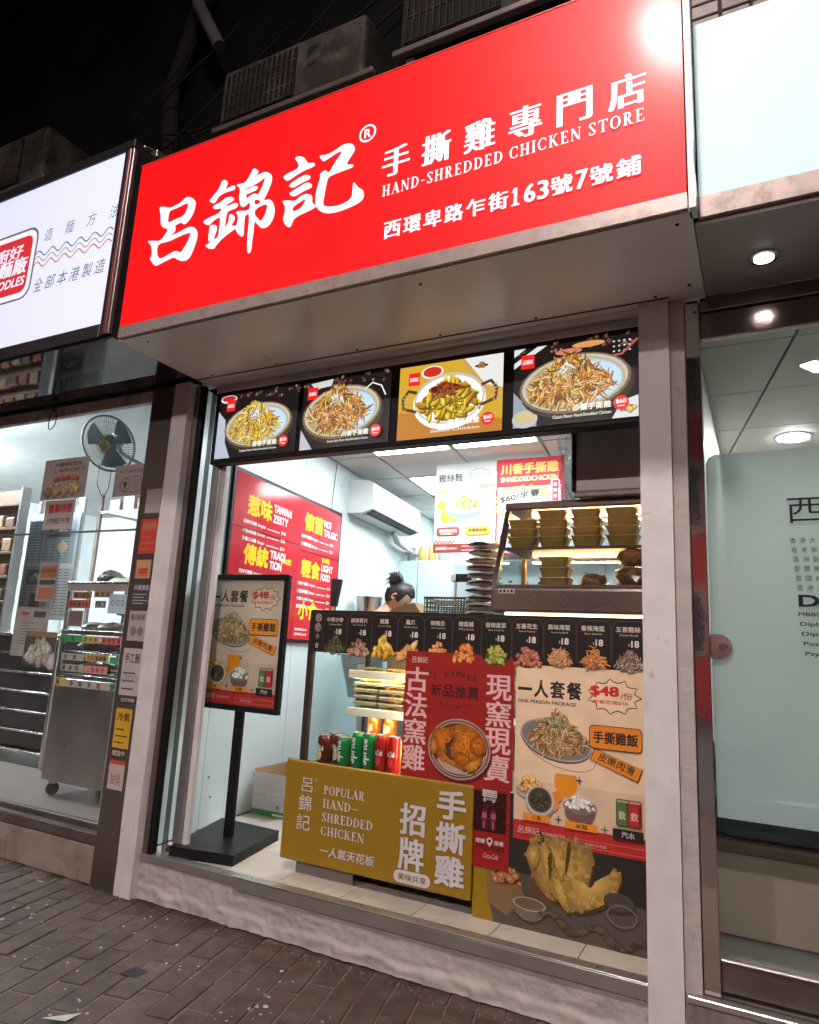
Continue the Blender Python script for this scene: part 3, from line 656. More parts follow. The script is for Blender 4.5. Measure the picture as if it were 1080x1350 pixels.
p.text('廚好', -3.42, 2.92, -3.2, 3.0, (.8, .8, .95), bold=.02, shear=.1); p.text('麵廠', -3.375, 2.83, -3.15, 2.925, (.8, .8, .95), bold=.03, shear=.1); p.text('NOODLES', -3.47, 2.765, -3.15, 2.815, (.8, .8, .95), bold=.03, shear=.15)
GR = (.13, .13, .13)
for i, ch in enumerate('造麵方法'): p.text(ch, -3.045+i*.153, 2.968, -2.985+i*.153, 3.035, GR, bold=-.005, shear=.18)
for i, ch in enumerate('全部本港製造'): p.text(ch, -3.065+i*.087, 2.702, -3.0+i*.087, 2.772, GR, bold=0, shear=.18)
for k, (dz, c) in enumerate(((.018, (.13, .14, .11)), (-.012, (.42, .36, .14)), (-.042, (.55, .12, .06)))):
    p.line([(-3.09+i*.0062, 2.89+dz+.016*math.sin(i*.0062/.1*6.283)) for i in range(90)], .0065, c)
o = p.build(print_mat('lit_print', emit=1.0, rough=.3), t, (0, SY-.0005, 0), name='print'); o.location = Vector((0, SY-.0005, 0))-ORG[t.name]
m = MB().box(-5.8, -2.44, SY, .0, 2.3665, 2.3755); m.box(-5.8, -2.67, .002, .05, 2.352, 2.375)
solo(m, 'noodle_shop_soffit', mat('black_mirror', (.12, .12, .13), .035, metal=.9, var=.05, scale=2), (-4, -.2, 2.37), 'black mirror panel under the white signboard reflecting the noodle shop', 'soffit')
# ================================================================ UP IN THE DARK
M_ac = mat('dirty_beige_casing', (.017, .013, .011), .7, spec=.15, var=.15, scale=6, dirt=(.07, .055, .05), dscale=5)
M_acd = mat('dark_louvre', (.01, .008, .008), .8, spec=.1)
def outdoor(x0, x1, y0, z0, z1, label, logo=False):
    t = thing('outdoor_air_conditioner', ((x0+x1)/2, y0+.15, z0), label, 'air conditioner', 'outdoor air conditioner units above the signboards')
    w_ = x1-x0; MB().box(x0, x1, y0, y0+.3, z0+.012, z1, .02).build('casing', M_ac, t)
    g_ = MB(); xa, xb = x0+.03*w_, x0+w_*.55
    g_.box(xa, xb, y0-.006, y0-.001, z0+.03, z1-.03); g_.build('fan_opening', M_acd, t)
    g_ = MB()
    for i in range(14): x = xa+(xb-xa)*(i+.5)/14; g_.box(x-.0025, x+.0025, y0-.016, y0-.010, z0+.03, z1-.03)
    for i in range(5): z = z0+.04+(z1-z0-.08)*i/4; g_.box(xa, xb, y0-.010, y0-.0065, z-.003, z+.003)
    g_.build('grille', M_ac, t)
    MB().box(x0-.02, x1+.06, y0-.02, y0+.01, z0-.02, z0+.008, .003).build('bracket', M_alu_d, t); MB().box(x0-.02, x1+.06, y0+.26, y0+.29, z0-.02, z0+.008, .003).build('bracket', M_alu_d, t)
    for x in (x0+.05, x1-.05): MB().box(x-.02, x+.02, y0+.012, y0+.36, z0-.05, z0-.021, .003).build('bracket', M_alu_d, t)
    if logo:
        p = Pic(); p.poly([(.0, -.06), (.0, 0), (.06, 0)], '101820'); p.poly([(.004, -.1), (.06, -.09), (.06, -.083), (.004, -.092)], '241a18')
        p.build(print_mat('dull_print'), t, (x0+w_*.62, y0-.002, z1-.06))
    return t
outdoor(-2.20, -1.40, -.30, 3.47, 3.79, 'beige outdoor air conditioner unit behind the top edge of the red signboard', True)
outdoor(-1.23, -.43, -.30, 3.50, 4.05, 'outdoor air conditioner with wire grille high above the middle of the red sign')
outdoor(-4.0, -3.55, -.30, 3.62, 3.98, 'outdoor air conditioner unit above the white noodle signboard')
t = thing('cable_bracket', (-2.9, -.3, 3.4), 'dark metal bracket with steel rods behind the white signboard', 'bracket')
MB().box(-3.4, -2.55, -.34, -.30, 3.42, 3.46, .003).build('beam', M_alu_d, t); MB().box(-3.4, -2.55, -.05, .05, 3.5, 3.55, .003).build('beam', M_alu_d, t)
for x in (-3.32, -3.05, -2.8, -2.62): MB().tube([(x, -.36, 3.48), (x-.04, .02, 3.62)], .007, 6).build('rod', M_alu, t)
t = thing('drain_pipe', (-2.6, .1, 4.2), 'grey pipe stub hanging from the dark overhang', 'pipe')
a = P(262, 5, 1, -.1); b = P(290, 62, 1, -.1)
MB().tube([a+Vector((-.1, .1, .3)), a, b], .035, 14).build('pipe', mat('grey_pipe', (.06, .055, .055), .5), t)
MB().tube([(-2.75, -.05, 3.2), (-2.9, -.02, 4.2), (-2.7, .0, 4.9), (-2.9, .0, 6.3)], [.05, .045, .06, .05], 10).build('riser', M_acd, t)
rdw = random.Random(77)
for i in range(6):
    x0, x1 = -3.5+i*.22, -2.7+i*.35; z0 = 3.45+rdw.uniform(0, .5); sag = rdw.uniform(.08, .3)
    solo(MB().tube([(x0+(x1-x0)*q/8, -.1+.1*rdw.random()*0+.02*math.sin(q), z0+.5*(q/8)-sag*math.sin(q/8*3.14)) for q in range(9)], .006, 6), 'wire', M_acd, (x0, -.1, z0), f'thin black wire sagging in the dark above the signs, {["first", "second", "third", "fourth", "fifth", "sixth"][i]} from the left', 'wire', 'wires above the signboards')
# street lamp on the other kerb; its head is mirrored at the top right of the sign
t = thing('street_lamp', (.9, -4.6, 0), 'tall street lamp with a long lit head across the pavement', 'street lamp')
LP = Vector((-.38, -2.75, 5.15))
MB().tube([(.9, -4.6, 0), (.9, -4.6, 1.0), (.9, -4.6, 5.4)], [.09, .07, .05], 14).build('pole', M_steel, t, smooth=True)
MB().tube([(.9, -4.6, 5.35), (.4, -3.9, 5.5), LP+Vector((.1, -.2, .08))], [.04, .035, .03], 10).build('arm', M_steel, t, smooth=True)
MB().box(-.14, .14, -.24, .24, .0, .08, .03, Matrix.Translation(LP) @ Matrix.Rotation(R(30), 4, 'Z')).build('lamp_head', M_steel, t)
MB().box(-.10, .10, -.20, .20, -.012, -.002, 0, Matrix.Translation(LP) @ Matrix.Rotation(R(30), 4, 'Z')).build('diffuser', lamp_mat('street_lamp_glow', (1., .89, .84), 700), t)
for dx_, lb in ((-6.5, 'added unseen lamp across the road furthest to the left'), (-2.2, 'added unseen lamp across the road, left of the shop'), (1.2, 'added unseen lamp across the road right opposite the shop'), (5.5, 'added unseen lamp across the road furthest to the right')): copy_thing(t, (dx_, -5.6, .2), lb, rot=None)  # lamp copies added out of view to strengthen and soften the street light
t['group'] = 'street lamps along the kerb'
# ================================================================ LIT MENU ABOVE THE OPENING
PL = print_mat('lit_menu_print', emit=.98, rough=.25)
CH = [(.62, .27, .04), (.72, .36, .06), (.42, .15, .02), (.82, .5, .14), (.2, .06, .01), (.5, .18, .03), (.75, .55, .25)]
CHY = [(.85, .5, .03), (.9, .6, .06), (.62, .3, .02), (.75, .45, .08), (.4, .16, .01)]
MY = .03
t = thing('menu_lightbox', (-1.36, MY, 1.94), 'long black lit menu box with four pictures of chicken dishes under the canopy', 'menu board')
zt = 2.298; zb = 1.936
MB().box(-2.345, -.347, MY, MY+.06, zb, zt, .004).build('frame', M_blackp, t)
MB().box(-2.35, -.347, MY+.001, MY+.05, zt+.001, 2.334, .002).build('head_rail', M_alu, t)
xs = [(293, 397), (402, 517), (527, 664), (678, 842)]
names = [('香香手撕雞', 'Original Flavor Hand-Shredded Chicken', '$58'), ('川香手撕雞', 'Sichuan Style Flavor Hand-Shredded Chicken', '$60'), ('鹽香手撕雞', 'Salted Chicken', '$60'), ('沙薑手撕雞', 'Classic Flavor Hand-Shredded Chicken', '$60')]
for k, (ua, ub) in enumerate(xs):
    xa = P(ua, 520, 1, MY).x; xb = P(ub, 500, 1, MY).x; xa = max(xa, -2.325); W = xb-xa; H = .318
    MB().box(xa-.003, xb+.003, MY-.004, MY-.001, zb+.018, zb+.024+H, .001).build('display', M_black, t)
    p = Pic(seed=20+k); bgc = (.012, .009, .009) if k != 2 else (.62, .37, .03)
    p.rect(0, 0, W, H, bgc)
    if k == 2:
        for i in range(9): p.line([(0, i*.02), (W*.55+i*.01, i*.012)], .002, (.45, .18, .02))
        p.poly([(0, 0), (W, 0), (W, .05), (0, .12)], (.5, .2, .03)); p.poly([(W*.62, H), (W, H), (W, H*.55), (W*.84, H*.62)], (.75, .75, .72))
        p.poly([(W*.6, H), (W*.64, H), (W*.88, H*.55), (W, H*.45), (W, H*.4), (W*.83, H*.53)], (.55, .33, .1))
        p.ell(W*.33, H*.88, .05, .028, (.8, .8, .8)); p.ell(W*.33, H*.885, .042, .022, (.6, .03, .01)); p.chunks(W*.8, H*.87, .03, .012, 6, [(.3, .12, .03)], .006)
        p.ell(W*.5, H*.46, W*.35, H*.38, (.86, .86, .84)); p.ell(W*.5, H*.5, W*.34, H*.34, (.55, .5, .4)); p.ell(W*.5, H*.49, W*.32, H*.31, (.92, .9, .85))
        for s_, cx in ((1, W*.12), (-1, W*.87)):
            p.line([(cx+s_*.03, H*.62), (cx-s_*.01, H*.66), (cx-s_*.035, H*.56), (cx-s_*.03, H*.42), (cx+s_*.03, H*.36)], .014, (.1, .04, .02))
            for i in range(5): p.line([(cx-s_*.04+i*.003*s_, H*(.62-i*.05)), (cx-s_*.02, H*(.6-i*.05))], .004, (.5, .35, .2))
        p.mound(W*.5, H*.46, W*.29, H*.25, 150, [(.85, .55, .03), (.9, .65, .06), (.7, .42, .02), (.8, .5, .04), (.45, .22, .01)], .06, .02, down=.8, curl=.5); p.mound(W*.46, H*.62, W*.17, H*.1, 50, [(.35, .05, .01), (.5, .12, .03), (.2, .03, .01)], .03, .006, down=.9)
    else:
        for i in range(26): p.chunks(p.rd.uniform(0, W), H*p.rd.uniform(.86, 1), .012, .006, 2, [(.05, .03, .025), (.2, .1, .07), (.1, .02, .02)], .006)
        if k == 0: p.poly([(0, 0), (0, H*.75), (W*.1, H*.6), (W*.12, H*.25), (W*.2, .0)], (.45, .5, .6)); p.ell(W*.12, H*.93, .05, .02, (.75, .75, .75)); p.ell(W*.12, H*.94, .042, .014, (.5, .02, .02))
        if k == 1: p.poly([(0, 0), (0, H*.3), (W*.15, .0)], (.5, .5, .55)); p.poly([(W*.08, H*.97), (W*.35, H), (W*.33, H*.9), (W*.14, H*.88)], (.6, .6, .6))
        if k == 3:
            p.poly([(0, H*.75), (0, H*.82), (W*.2, H), (W*.28, H)], (.7, .7, .7)); p.poly([(0, H*.9), (0, H), (W*.1, H)], (.7, .7, .7)); p.ell(W*.62, H*.94, .06, .012, (.7, .3, .1)); p.ell(W*.46, H*.88, .05, .012, (.6, .2, .15))
            for i in range(12): p.ell(W*(.82+.04*(i % 4)), H*(.8+.06*(i//4)), .004, .003, (.7, .7, .7))
            p.line([(W*.7, H*.74), (W*.88, H*.76), (W, H*.92)], .008, (.5, .1, .08)); p.poly([(0, 0), (0, H*.45), (W*.2, H*.12), (W*.2, 0)], (.3, .33, .4)); p.ell(W*.1, H*.1, .05, .035, (.5, .5, .5)); p.ell(W*.1, H*.12, .042, .022, (.6, .5, .25)); p.poly([(W*.8, 0), (W, 0), (W, H*.25), (W*.88, H*.2)], (.7, .7, .7)); p.chunks(W*.93, H*.1, .03, .02, 8, [(.6, .4, .1), (.2, .3, .05)], .008)
        cx, cy = W*(.52, .46, 0, .5)[k], H*(.47, .5, 0, .48)[k]; rx, ry = W*(.42, .45, 0, .45)[k], H*(.34, .38, 0, .36)[k]
        p.plate(cx, cy, rx, ry, (.2, .13, .07), (.45, .34, .10), (.55, .5, .42), rot=4)
        for q_ in range(9): p.ell(cx+rx*(.04+.04*q_), cy+ry*.02, rx*(.86-.05*q_), ry*(.86-.03*q_), (.42+.012*q_, .34+.045*q_, .14+.095*q_))
        if k == 1: p.line([(W*.72, H*.78), (W*.8, H*.86), (W*.9, H*.8), (W*.95, H*.66)], .006, (.85, .85, .85))
        p.mound(cx-rx*.06, cy-.005, rx*.74, ry*.84, 400, CH if k else CHY+[(.8, .7, .45)], .06, .0062, down=.8, curl=1.3)
        p.mound(cx-rx*.1, cy+ry*.45, rx*.2, ry*.18, 16, [(.8, .75, .6), (.9, .85, .7), (.6, .4, .15)], .05, .007, curl=1.2)
    lx = W*(.12, .07, .1, .07)[k]; p.rect(lx, H*.72, lx+.052, H*.72+.056, (.8, .02, .02)); p.text('呂錦記', lx+.006, H*.72+.018, lx+.046, H*.72+.036, (.9, .9, .9), bold=.02)
    cn, en, pr = names[k]
    p.text(cn, W*.50, H*.125, W*.80, H*.125+.026, (.88, .86, .8), bold=.03); p.text(en, W*.34, H*.055, W*.80, H*.055+.012, (.85, .85, .8), bold=.01)
    p.ell(W*.875, H*.165, .027, .027, (.75, .03, .03)); p.text(pr, W*.875-.018, H*.165-.004, W*.875+.018, H*.165+.014, (.9, .9, .9), bold=.03); p.rect(W*.875-.012, H*.165-.014, W*.875+.012, H*.165-.009, (.85, .6, .6))
    p.build(PL, t, (xa, MY-.004, zb+.021), name='menu_picture')
# ================================================================ DISPLAY FRIDGE
FX0, FX1, FY, FB = -1.80, -.35, .19, .72
M_fr = mat('fridge_dark_frame', (.035, .025, .022), .35, var=.2)
M_shelf = mat('white_wire_shelf', (.7, .68, .62), .4)
t = thing('display_fridge', ((FX0+FX1)/2, .45, .18), 'long glass fronted drinks and food fridge standing across the shop opening', 'display fridge')
MB().box(FX0, FX1, FY, FB, .232, .60, .006).build('base', M_blackp, t)
m = MB(); m.box(FX0, FX1, FY, FB, 1.235, 1.262, .004); m.build('top', M_fr, t)
MB().box(FX0, FX0+.028, FY, FY+.028, .60, 1.235, .003).build('post', M_fr, t); MB().box(FX1-.028, FX1, FY, FY+.028, .60, 1.235, .003).build('post', M_fr, t)
MB().box(FX0, FX0+.02, FB-.025, FB, .60, 1.235, .003).build('post', M_fr, t); MB().box(FX1-.02, FX1, FB-.025, FB, .60, 1.235, .003).build('post', M_fr, t)
MB().box(FX0+.03, FX1-.03, FY+.004, FY+.009, .615, 1.23).build('glass_pane', M_glass, t)
MB().box(FX0+.004, FX0+.008, FY+.03, FB-.027, .615, 1.23).build('glass_pane', M_glass, t)
MB().box(FX0+.03, FX1-.03, FB-.008, FB-.004, .615, 1.23).build('glass_pane', M_glass, t)
MB().box(FX0+.028, FX1-.028, FY-.002, FY+.012, .6005, .6145, .002).build('glass_rail', M_alu, t)
MB().box(FX0+.01, FX1-.01, FY+.013, FB-.03, .6005, .612).build('fridge_floor', mat('fridge_liner', (.10, .09, .085), .4), t)
SH0 = -1.63
for z, yb in ((.842, .60), (1.0, .56)):
    m = MB(); m.box(SH0, FX1-.03, FY+.09, yb, z-.006, z, .001); m.box(SH0, FX1-.03, FY+.083, FY+.09, z-.022, z+.012, .002); m.build('shelf', M_shelf, t)
    MB().box(SH0+.02, FX1-.04, FY+.094, FY+.104, z-.016, z-.0065).build('strip_light', lamp_mat('warm_led_strip', (1., .78, .48), 55), t)
MB().box(FX0+.04, FX1-.04, FY+.03, FY+.05, 1.222, 1.232).build('strip_light', lamp_mat('warm_led_strip', 0, 0), t)
MB().box(-1.262, -1.250, FY+.03, FY+.042, .64, 1.215).build('strip_light', lamp_mat('warm_led_strip', 0, 0), t); MB().box(-1.249, -1.240, FY+.028, FY+.045, .6125, 1.23).build('mullion', M_fr, t)
for x in (-1.75, -.42):
    for y in (FY+.05, FB-.06): MB().box(x-.035 if x < -1 else x-.03, x+.035, y-.03, y+.03, .18, .2315, .004).build('foot', mat('grey_foot', (.2, .17, .165), .6), t)
MB().box(-1.78, -1.50, .197, .2, .181, .232, .002).build('kick_plate', mat('grey_foot', 0), t)
# food trays stacked on the two shelves
M_clear = glass('clear_plastic', tint=(.97, .97, .95), refl=1.6, rough=.1)
M_tray = mat('black_tray', (.02, .018, .016), .4)
foods = {'green': ((.16, .26, .05), 'green salad'), 'orange': ((.62, .28, .06), 'orange shredded chicken'), 'yellow': ((.62, .45, .16), 'pale yellow jellyfish')}
def food_tray(x, y, z, kind, label):
    t = thing('food_tray', (x, y, z), label, 'food tray', 'clear food trays stacked on the fridge shelf')
    MB().box(x-.058, x+.058, y-.045, y+.045, z, z+.010, .003).build('tray', mat('cream_tray', (.55, .45, .3), .5), t)
    c, _ = foods[kind]; m = MB(); rd = random.Random(int((x*977+z*3331) % 1000))
    for i in range(12): m.blob((x+rd.uniform(-.042, .042), y-.03+rd.uniform(0, .05), z+.0155), .0175, .012, .0095, jit=.25, seed=rd.randint(0, 99))
    m.build('food', mat(kind+'_food', c, .5, var=.4, scale=60, bump=.002, bscale=200), t)
    m = MB(); m.box(x-.06, x+.06, y-.047, y+.047, z+.0235, z+.0262, .001); m.box(x-.06, x+.06, y-.047, y-.0465, z+.010, z+.0235); m.build('lid', M_clear, t)
    m = MB(); m.box(x-.062, x+.062, y-.0495, y-.0472, z+.0238, z+.0258); m.build('lid_rim', mat('lid_rim', (.5, .47, .4), .3), t)
    return t
rows_ = ['lowest', 'second from the bottom', 'middle', 'second from the top', 'top']
for j in range(5):
    for i, kd in enumerate(('green', 'orange', 'yellow')):
        food_tray(-1.555+i*.126+random.uniform(-.004, .004)-j*.001, .345, .8425+j*.0272, kd, f'{foods[kd][1]} tray, {rows_[j]} of the {["left", "middle", "right"][i]} stack in the fridge')
for i, kd in enumerate(('green', 'orange', 'yellow')):
    food_tray(-1.54+i*.126, .345, 1.0005, kd, f'{foods[kd][1]} tray alone on the upper fridge shelf, {["left", "middle", "right"][i]} one')
# drinks cans
def can_proto(x, y, z, kind, label, slim=False):
    r0, h = (.0265, .145) if slim else (.031, .118)
    t = thing('drinks_can', (x, y, z), label, 'can', 'cans of soft drink on the fridge floor')
    cc = {'green': (.01, .22, .05), 'red': (.55, .015, .012), 'orange': (.78, .22, .03), 'dark': (.12, .015, .012)}[kind]
    MB().lathe([(r0*.82, 0), (r0, .008), (r0, h-.014), (r0*.84, h-.004)], (x, y, z), 20).build('can_body', mat(kind+'_can', cc, .22, metal=.35, var=.15), t, smooth=True)
    MB().lathe([(r0*.84, h-.0038), (r0*.86, h), (r0*.78, h), (r0*.76, h-.003), (.001, h-.003)], (x, y, z), 20).build('lid', M_alu, t, smooth=True)
    p = Pic()     # lettering wrapped round the front of the can
    if kind == 'green':
        vs, fs, bb = text_mesh('Sprite', .03); H = h*.72
        p.raw([((v[1]-.3)*-.052, .02+v[0]/bb[1]*H) for v in vs], fs, (.8, .85, .8)); p.poly([(-.026, .012), (-.018, .012), (.0, .03), (-.026, .05)], (.55, .75, .1))
    elif kind in ('red', 'dark'):
        p.text('Coca-Cola', -.03, h*.45, .03, h*.45+.022, (.85, .8, .78), bold=.02, shear=.25); p.ell(.012, h*.3, .012, .02, (.75, .6, .35) if kind == 'dark' else (.8, .05, .04))
        if kind == 'dark': p.ell(0.002, h*.4, .015, .035, (.7, .55, .3))
    else: p.poly([(-.03, .02), (.03, .05), (.03, .08), (-.03, .06)], (.9, .75, .5)); p.ell(0, h*.6, .014, .012, (.9, .6, .1))
    o = p.build(print_mat('can_print', rough=.25), t, (x, y, z))
    bm = bmesh.new(); bm.from_mesh(o.data); bmesh.ops.triangulate(bm, faces=bm.faces[:])
    for _ in range(3):
        le = [e for e in bm.edges if abs(e.verts[0].co.x-e.verts[1].co.x) > .004]
        if le: bmesh.ops.subdivide_edges(bm, edges=le, cuts=1); bmesh.ops.triangulate(bm, faces=[f for f in bm.faces if len(f.verts) > 3])
    bm.to_mesh(o.data); bm.free()
    for v in o.data.vertices:
        a = max(-1.4, min(1.4, v.co.x/r0)); rr = r0+.0004-v.co.y*.3; v.co.x = math.sin(a)*rr; v.co.y = -math.cos(a)*rr
    o.rotation_euler = (0, 0, R(-35)); return t
FZ = .6125
cg = {k: None for k in 'abcde'}
def place(key, x, y, z, kind, label, slim=False):
    if cg.get(key) is None: cg[key] = can_proto(x, y, z, kind, label, slim); return cg[key]
    b = cg[key]; c = copy_thing(b, Vector((x, y, z))-ORG[b.name], label, rot=(0, 0, random.uniform(-.5, .5))); return c
place('dark', -1.72, .262, FZ, 'dark', 'dark red can with pale figure, leftmost of the front cans in the fridge')
place('green', -1.614, .258, FZ, 'green', 'short green can, third of the front row from the left')
place('sg', -1.550, .258, FZ, 'green', 'tall slim green can, left one of the pair in the fridge', True)
b = copy_thing(cg['sg'], (.060, -.002, 0), 'tall slim green can, right one of the pair in the fridge')
place('sr', -1.433, .256, FZ, 'red', 'tall slim red can beside the green ones in the fridge', True)
copy_thing(cg['sr'], (.058, .0, 0), 'red can nearest the red poster edge in the fridge')
place('red', -1.664, .300, FZ, 'dark', 'red can standing behind the gap of the two leftmost front cans')
k = 0
for x, y, kd, lb in ((-1.725, .345, 'dark', 'cola can in the second row at the far left of the fridge'), (-1.60, .335, 'red', 'red can in the second row behind the green cans'), (-1.53, .335, 'orange', 'orange can in the second row behind the tall green cans'), (-1.46, .335, 'dark', 'cola can in the second row behind the tall red cans'), (-1.39, .335, 'orange', 'orange can in the second row near the red poster')):
    place('x'+kd, x, y, FZ, kd, lb)
# crate riser with two orange cans at the back
m = MB().box(-1.60, -1.2, .40, .55, FZ, .70, .004)
solo(m, 'riser_box', mat('grey_white_carton', (.5, .48, .45), .6), (-1.4, .47, FZ), 'pale box under the back row of cans in the fridge', 'box')
place('xorange', -1.575, .435, .7005, 'orange', 'orange can standing at the back left under the shelf')
place('xorange', -1.495, .435, .7005, 'orange', 'peach orange can standing at the back right under the shelf')
m = MB()
rd = random.Random(3)
for i in range(5): m.blob((-1.40+i*.035, .45, .72+rd.uniform(0, .04)), .03, .03, .02, jit=.3, seed=i)
solo(m, 'wrapped_pastries', mat('wrapped_food', (.6, .45, .28), .25, var=.3, scale=30, bump=.003, bscale=60), (-1.33, .45, .70), 'clear wrapped snack packs behind the red cans in the fridge', 'snack')
def crumple(c, sx, sy, sz, n=9, seed=0):
    rd = random.Random(seed); m = MB(); m.blob(c, sx, sy, sz, jit=.33, seed=seed); return m
M_bag = glass('thin_plastic_bag', tint=(.82, .86, .9), refl=2.5, rough=.15, dirt=.45)
solo(crumple((-1.72, .40, .665), .045, .04, .055, seed=2), 'plastic_bag', M_bag, (-1.72, .4, .6125), 'crumpled clear plastic bag lying at the left inside the fridge', 'bag')
solo(crumple((-1.625, .50, .76), .035, .03, .07, seed=6), 'plastic_bag', M_bag, (-1.625, .5, .6125), 'upright clear bag behind the cans under the shelf', 'bag')
# ================================================================ PRINTS ON THE FRIDGE FRONT
PM = print_mat('matt_print', rough=.5, wrink=.0009)
BACK = mat('vinyl_backing', (.25, .2, .18), .5)
def poster(name, x0, x1, z0, z1, y, label, cat, th=.0025, back=BACK, group=None):
    t = thing(name, ((x0+x1)/2, y, z0), label, cat, group); MB().box(x0, x1, y, y+th, z0, z1).build('sheet', back, t); return t
# strip of side dishes
SX0, SX1 = -1.785, -.362; y = .1855
t = poster('snack_menu_strip', SX0, SX1, 1.082, 1.264, y, 'black strip of eleven side dish pictures with prices along the fridge top', 'menu board')
p = Pic(seed=5, step=5e-6); H = .182; W = SX1-SX0; p.rect(0, 0, W, H, (.022, .015, .013))
for i, ch in enumerate('呂記小食'):
    if i < 2: p.ell(.036, H-.034-i*.042, .016, .018, (.5, .4, .36)); p.ell(.036, H-.034-i*.042, .013, .015, (.03, .02, .02))
    p.text(ch, .026, H-.046-i*.040, .046, H-.022-i*.040, (.6, .48, .42), bold=.01)
cells = [('中華沙律', 'Chinese Salad', [(.12, .12, .04), (.22, .2, .08), (.06, .07, .02)], 'm'), ('麻辣腎片', 'Spicy Chicken Gizzard', [(.4, .22, .15), (.5, .32, .22), (.28, .14, .09)], 'c'), ('雞翼', 'Chicken Wings', [(.72, .42, .04), (.6, .3, .03), (.8, .55, .12)], 'b'), ('鳳爪', 'Chicken Claws', [(.7, .36, .1), (.6, .28, .06), (.78, .5, .2)], 'b'), ('辣鴨舌', 'Chicken Leg Boneless', [(.75, .3, .08), (.6, .2, .04)], 'c'), ('辣菜脯', 'Pickle', [(.65, .16, .03), (.5, .08, .02), (.75, .3, .06)], 'c'), ('香辣貢菜', 'Spicy Gong Cai', [(.32, .34, .05), (.45, .42, .08), (.2, .24, .03)], 'c'), ('五香花生', 'Spiced Peanuts', [(.35, .1, .06), (.45, .16, .1)], 'c'), ('風味海蜇', 'Flavored Jellyfish', [(.7, .3, .13), (.8, .42, .2)], 'm'), ('香辣海蜇', 'Spicy Jellyfish', [(.72, .26, .08), (.8, .36, .14)], 'm'), ('五香雞絲', 'Chicken Shreds', [(.4, .26, .2), (.25, .14, .1), (.55, .4, .3)], 'm')]
for i, (cn, en, pal, kd) in enumerate(cells):
    x0 = .066+i*.1237; x1 = x0+.1215
    p.rrect(x0, -.001 if 0 else .001, x1, H-.012, .03, (.10, .06, .045)); p.rrect(x0+.0018, .001, x1-.0018, H-.014, .029, (.016, .012, .011))
    cx = (x0+x1)/2; wd = .021*len(cn)
    p.text(cn, cx-wd/2-.004, H-.051, cx+wd/2-.004, H-.031, (.68, .56, .46), bold=.02); p.text(en, cx-.034, H-.0645, cx+.03, H-.057, (.55, .45, .38), bold=.01)
    p.text('18', cx+.006, H-.103, cx+.033, H-.079, (.75, .7, .62), bold=.03, ming=.03); p.text('$', cx-.004, H-.1, cx+.002, H-.09, (.6, .5, .45))
    if kd == 'm': p.mound(cx, .018, .05, .042, 75, pal, .026, .0042, down=.5, curl=2.2)
    elif kd == 'c': p.chunks(cx, .012, .048, .048, 46, pal, .0075, 1.25)
    else: p.chunks(cx, .012, .045, .05, 16, pal, .0125, 1.9)
p.build(PM, t, (SX0, y, 1.082))
# red roast chicken poster
t = poster('roast_chicken_poster', -1.302, -.840, .625, 1.108, .1815, 'red poster with a whole roast chicken and pale Chinese characters down both sides', 'poster')
p = Pic(seed=9, step=8e-6); W, H = .462, .483; p.rect(0, 0, W, H, (.34, .018, .016))
PK = (.78, .48, .46)
p.text('呂錦記', .028, H-.045, .098, H-.02, (.7, .6, .55), bold=.0)
for i, ch in enumerate('古法窯雞'): p.text(ch, .004, H-.158-i*.1, .104, H-.062-i*.1, PK, bold=.016, ming=.022)
for i, ch in enumerate('現窯現賣'): p.text(ch, .35, H-.165-i*.097, .452, H-.072-i*.097, PK, bold=.016, ming=.022)
for i, ch in enumerate('L KAMKEE'):
    if ch != ' ': p.text(ch, .128+i*.024, H-.103+.0022*(3.5-abs(i-3.5))**1.3*1.5, .145+i*.024, H-.082+.0022*(3.5-abs(i-3.5))**1.3*1.5, (.07, .01, .01), bold=.01)
for i, ch in enumerate('新品推薦'): p.text(ch, .118+i*.052, H-.168+i*-.001, .164+i*.052, H-.122, (.035, .01, .01), bold=.014, ming=.015)
for i, ch in enumerate('KILN CHICKEN'):
    if ch != ' ': p.text(ch, .148+i*.012, H-.20-.0012*(5.5-abs(i-5.5))**1.3*1.3, .157+i*.012, H-.189-.0012*(5.5-abs(i-5.5))**1.3*1.3, (.12, .015, .015))
cx, cy = .245, .125
p.ell(cx+.005, cy-.012, .132, .112, (.12, .01, .01)); p.ell(cx, cy, .13, .112, (.42, .3, .28)); p.ell(cx, cy, .124, .106, (.2, .05, .04)); p.ring(cx, cy, .118, .1, .005, (.5, .36, .3)); p.ell(cx, cy+.002, .112, .094, (.12, .035, .025))
for i in range(26):
    a = 3.6+i*.09; p.poly([(cx+.09*math.cos(a), cy+.07*math.sin(a)), (cx+.108*math.cos(a+.1), cy+.09*math.sin(a+.1)), (cx+.112*math.cos(a+.3), cy+.085*math.sin(a+.3))], random.choice([(.55, .42, .38), (.35, .2, .16), (.6, .5, .42)]))
OR = (.62, .2, .02)
def shade_blob(pts, c): p.meat(pts, c, seed=int(abs(pts[0][0])*1e4), spots=110)
shade_blob([(cx-.02, cy+.085), (cx+.03, cy+.092), (cx+.075, cy+.07), (cx+.098, cy+.03), (cx+.095, cy-.02), (cx+.05, cy-.05), (cx-.01, cy-.045), (cx-.035, cy-.01), (cx-.02, cy+.04)], (.60, .20, .018))
shade_blob([(cx-.115, cy+.06), (cx-.06, cy+.075), (cx-.02, cy+.08), (cx-.025, cy+.04), (cx-.055, cy+.01), (cx-.05, cy-.02), (cx-.09, cy-.025), (cx-.105, cy+.02)], (.55, .16, .012))
shade_blob([(cx-.095, cy-.01), (cx-.07, cy-.01), (cx-.035, cy-.05), (cx+.03, cy-.06), (cx+.025, cy-.075), (cx-.05, cy-.07)], (.5, .16, .02))
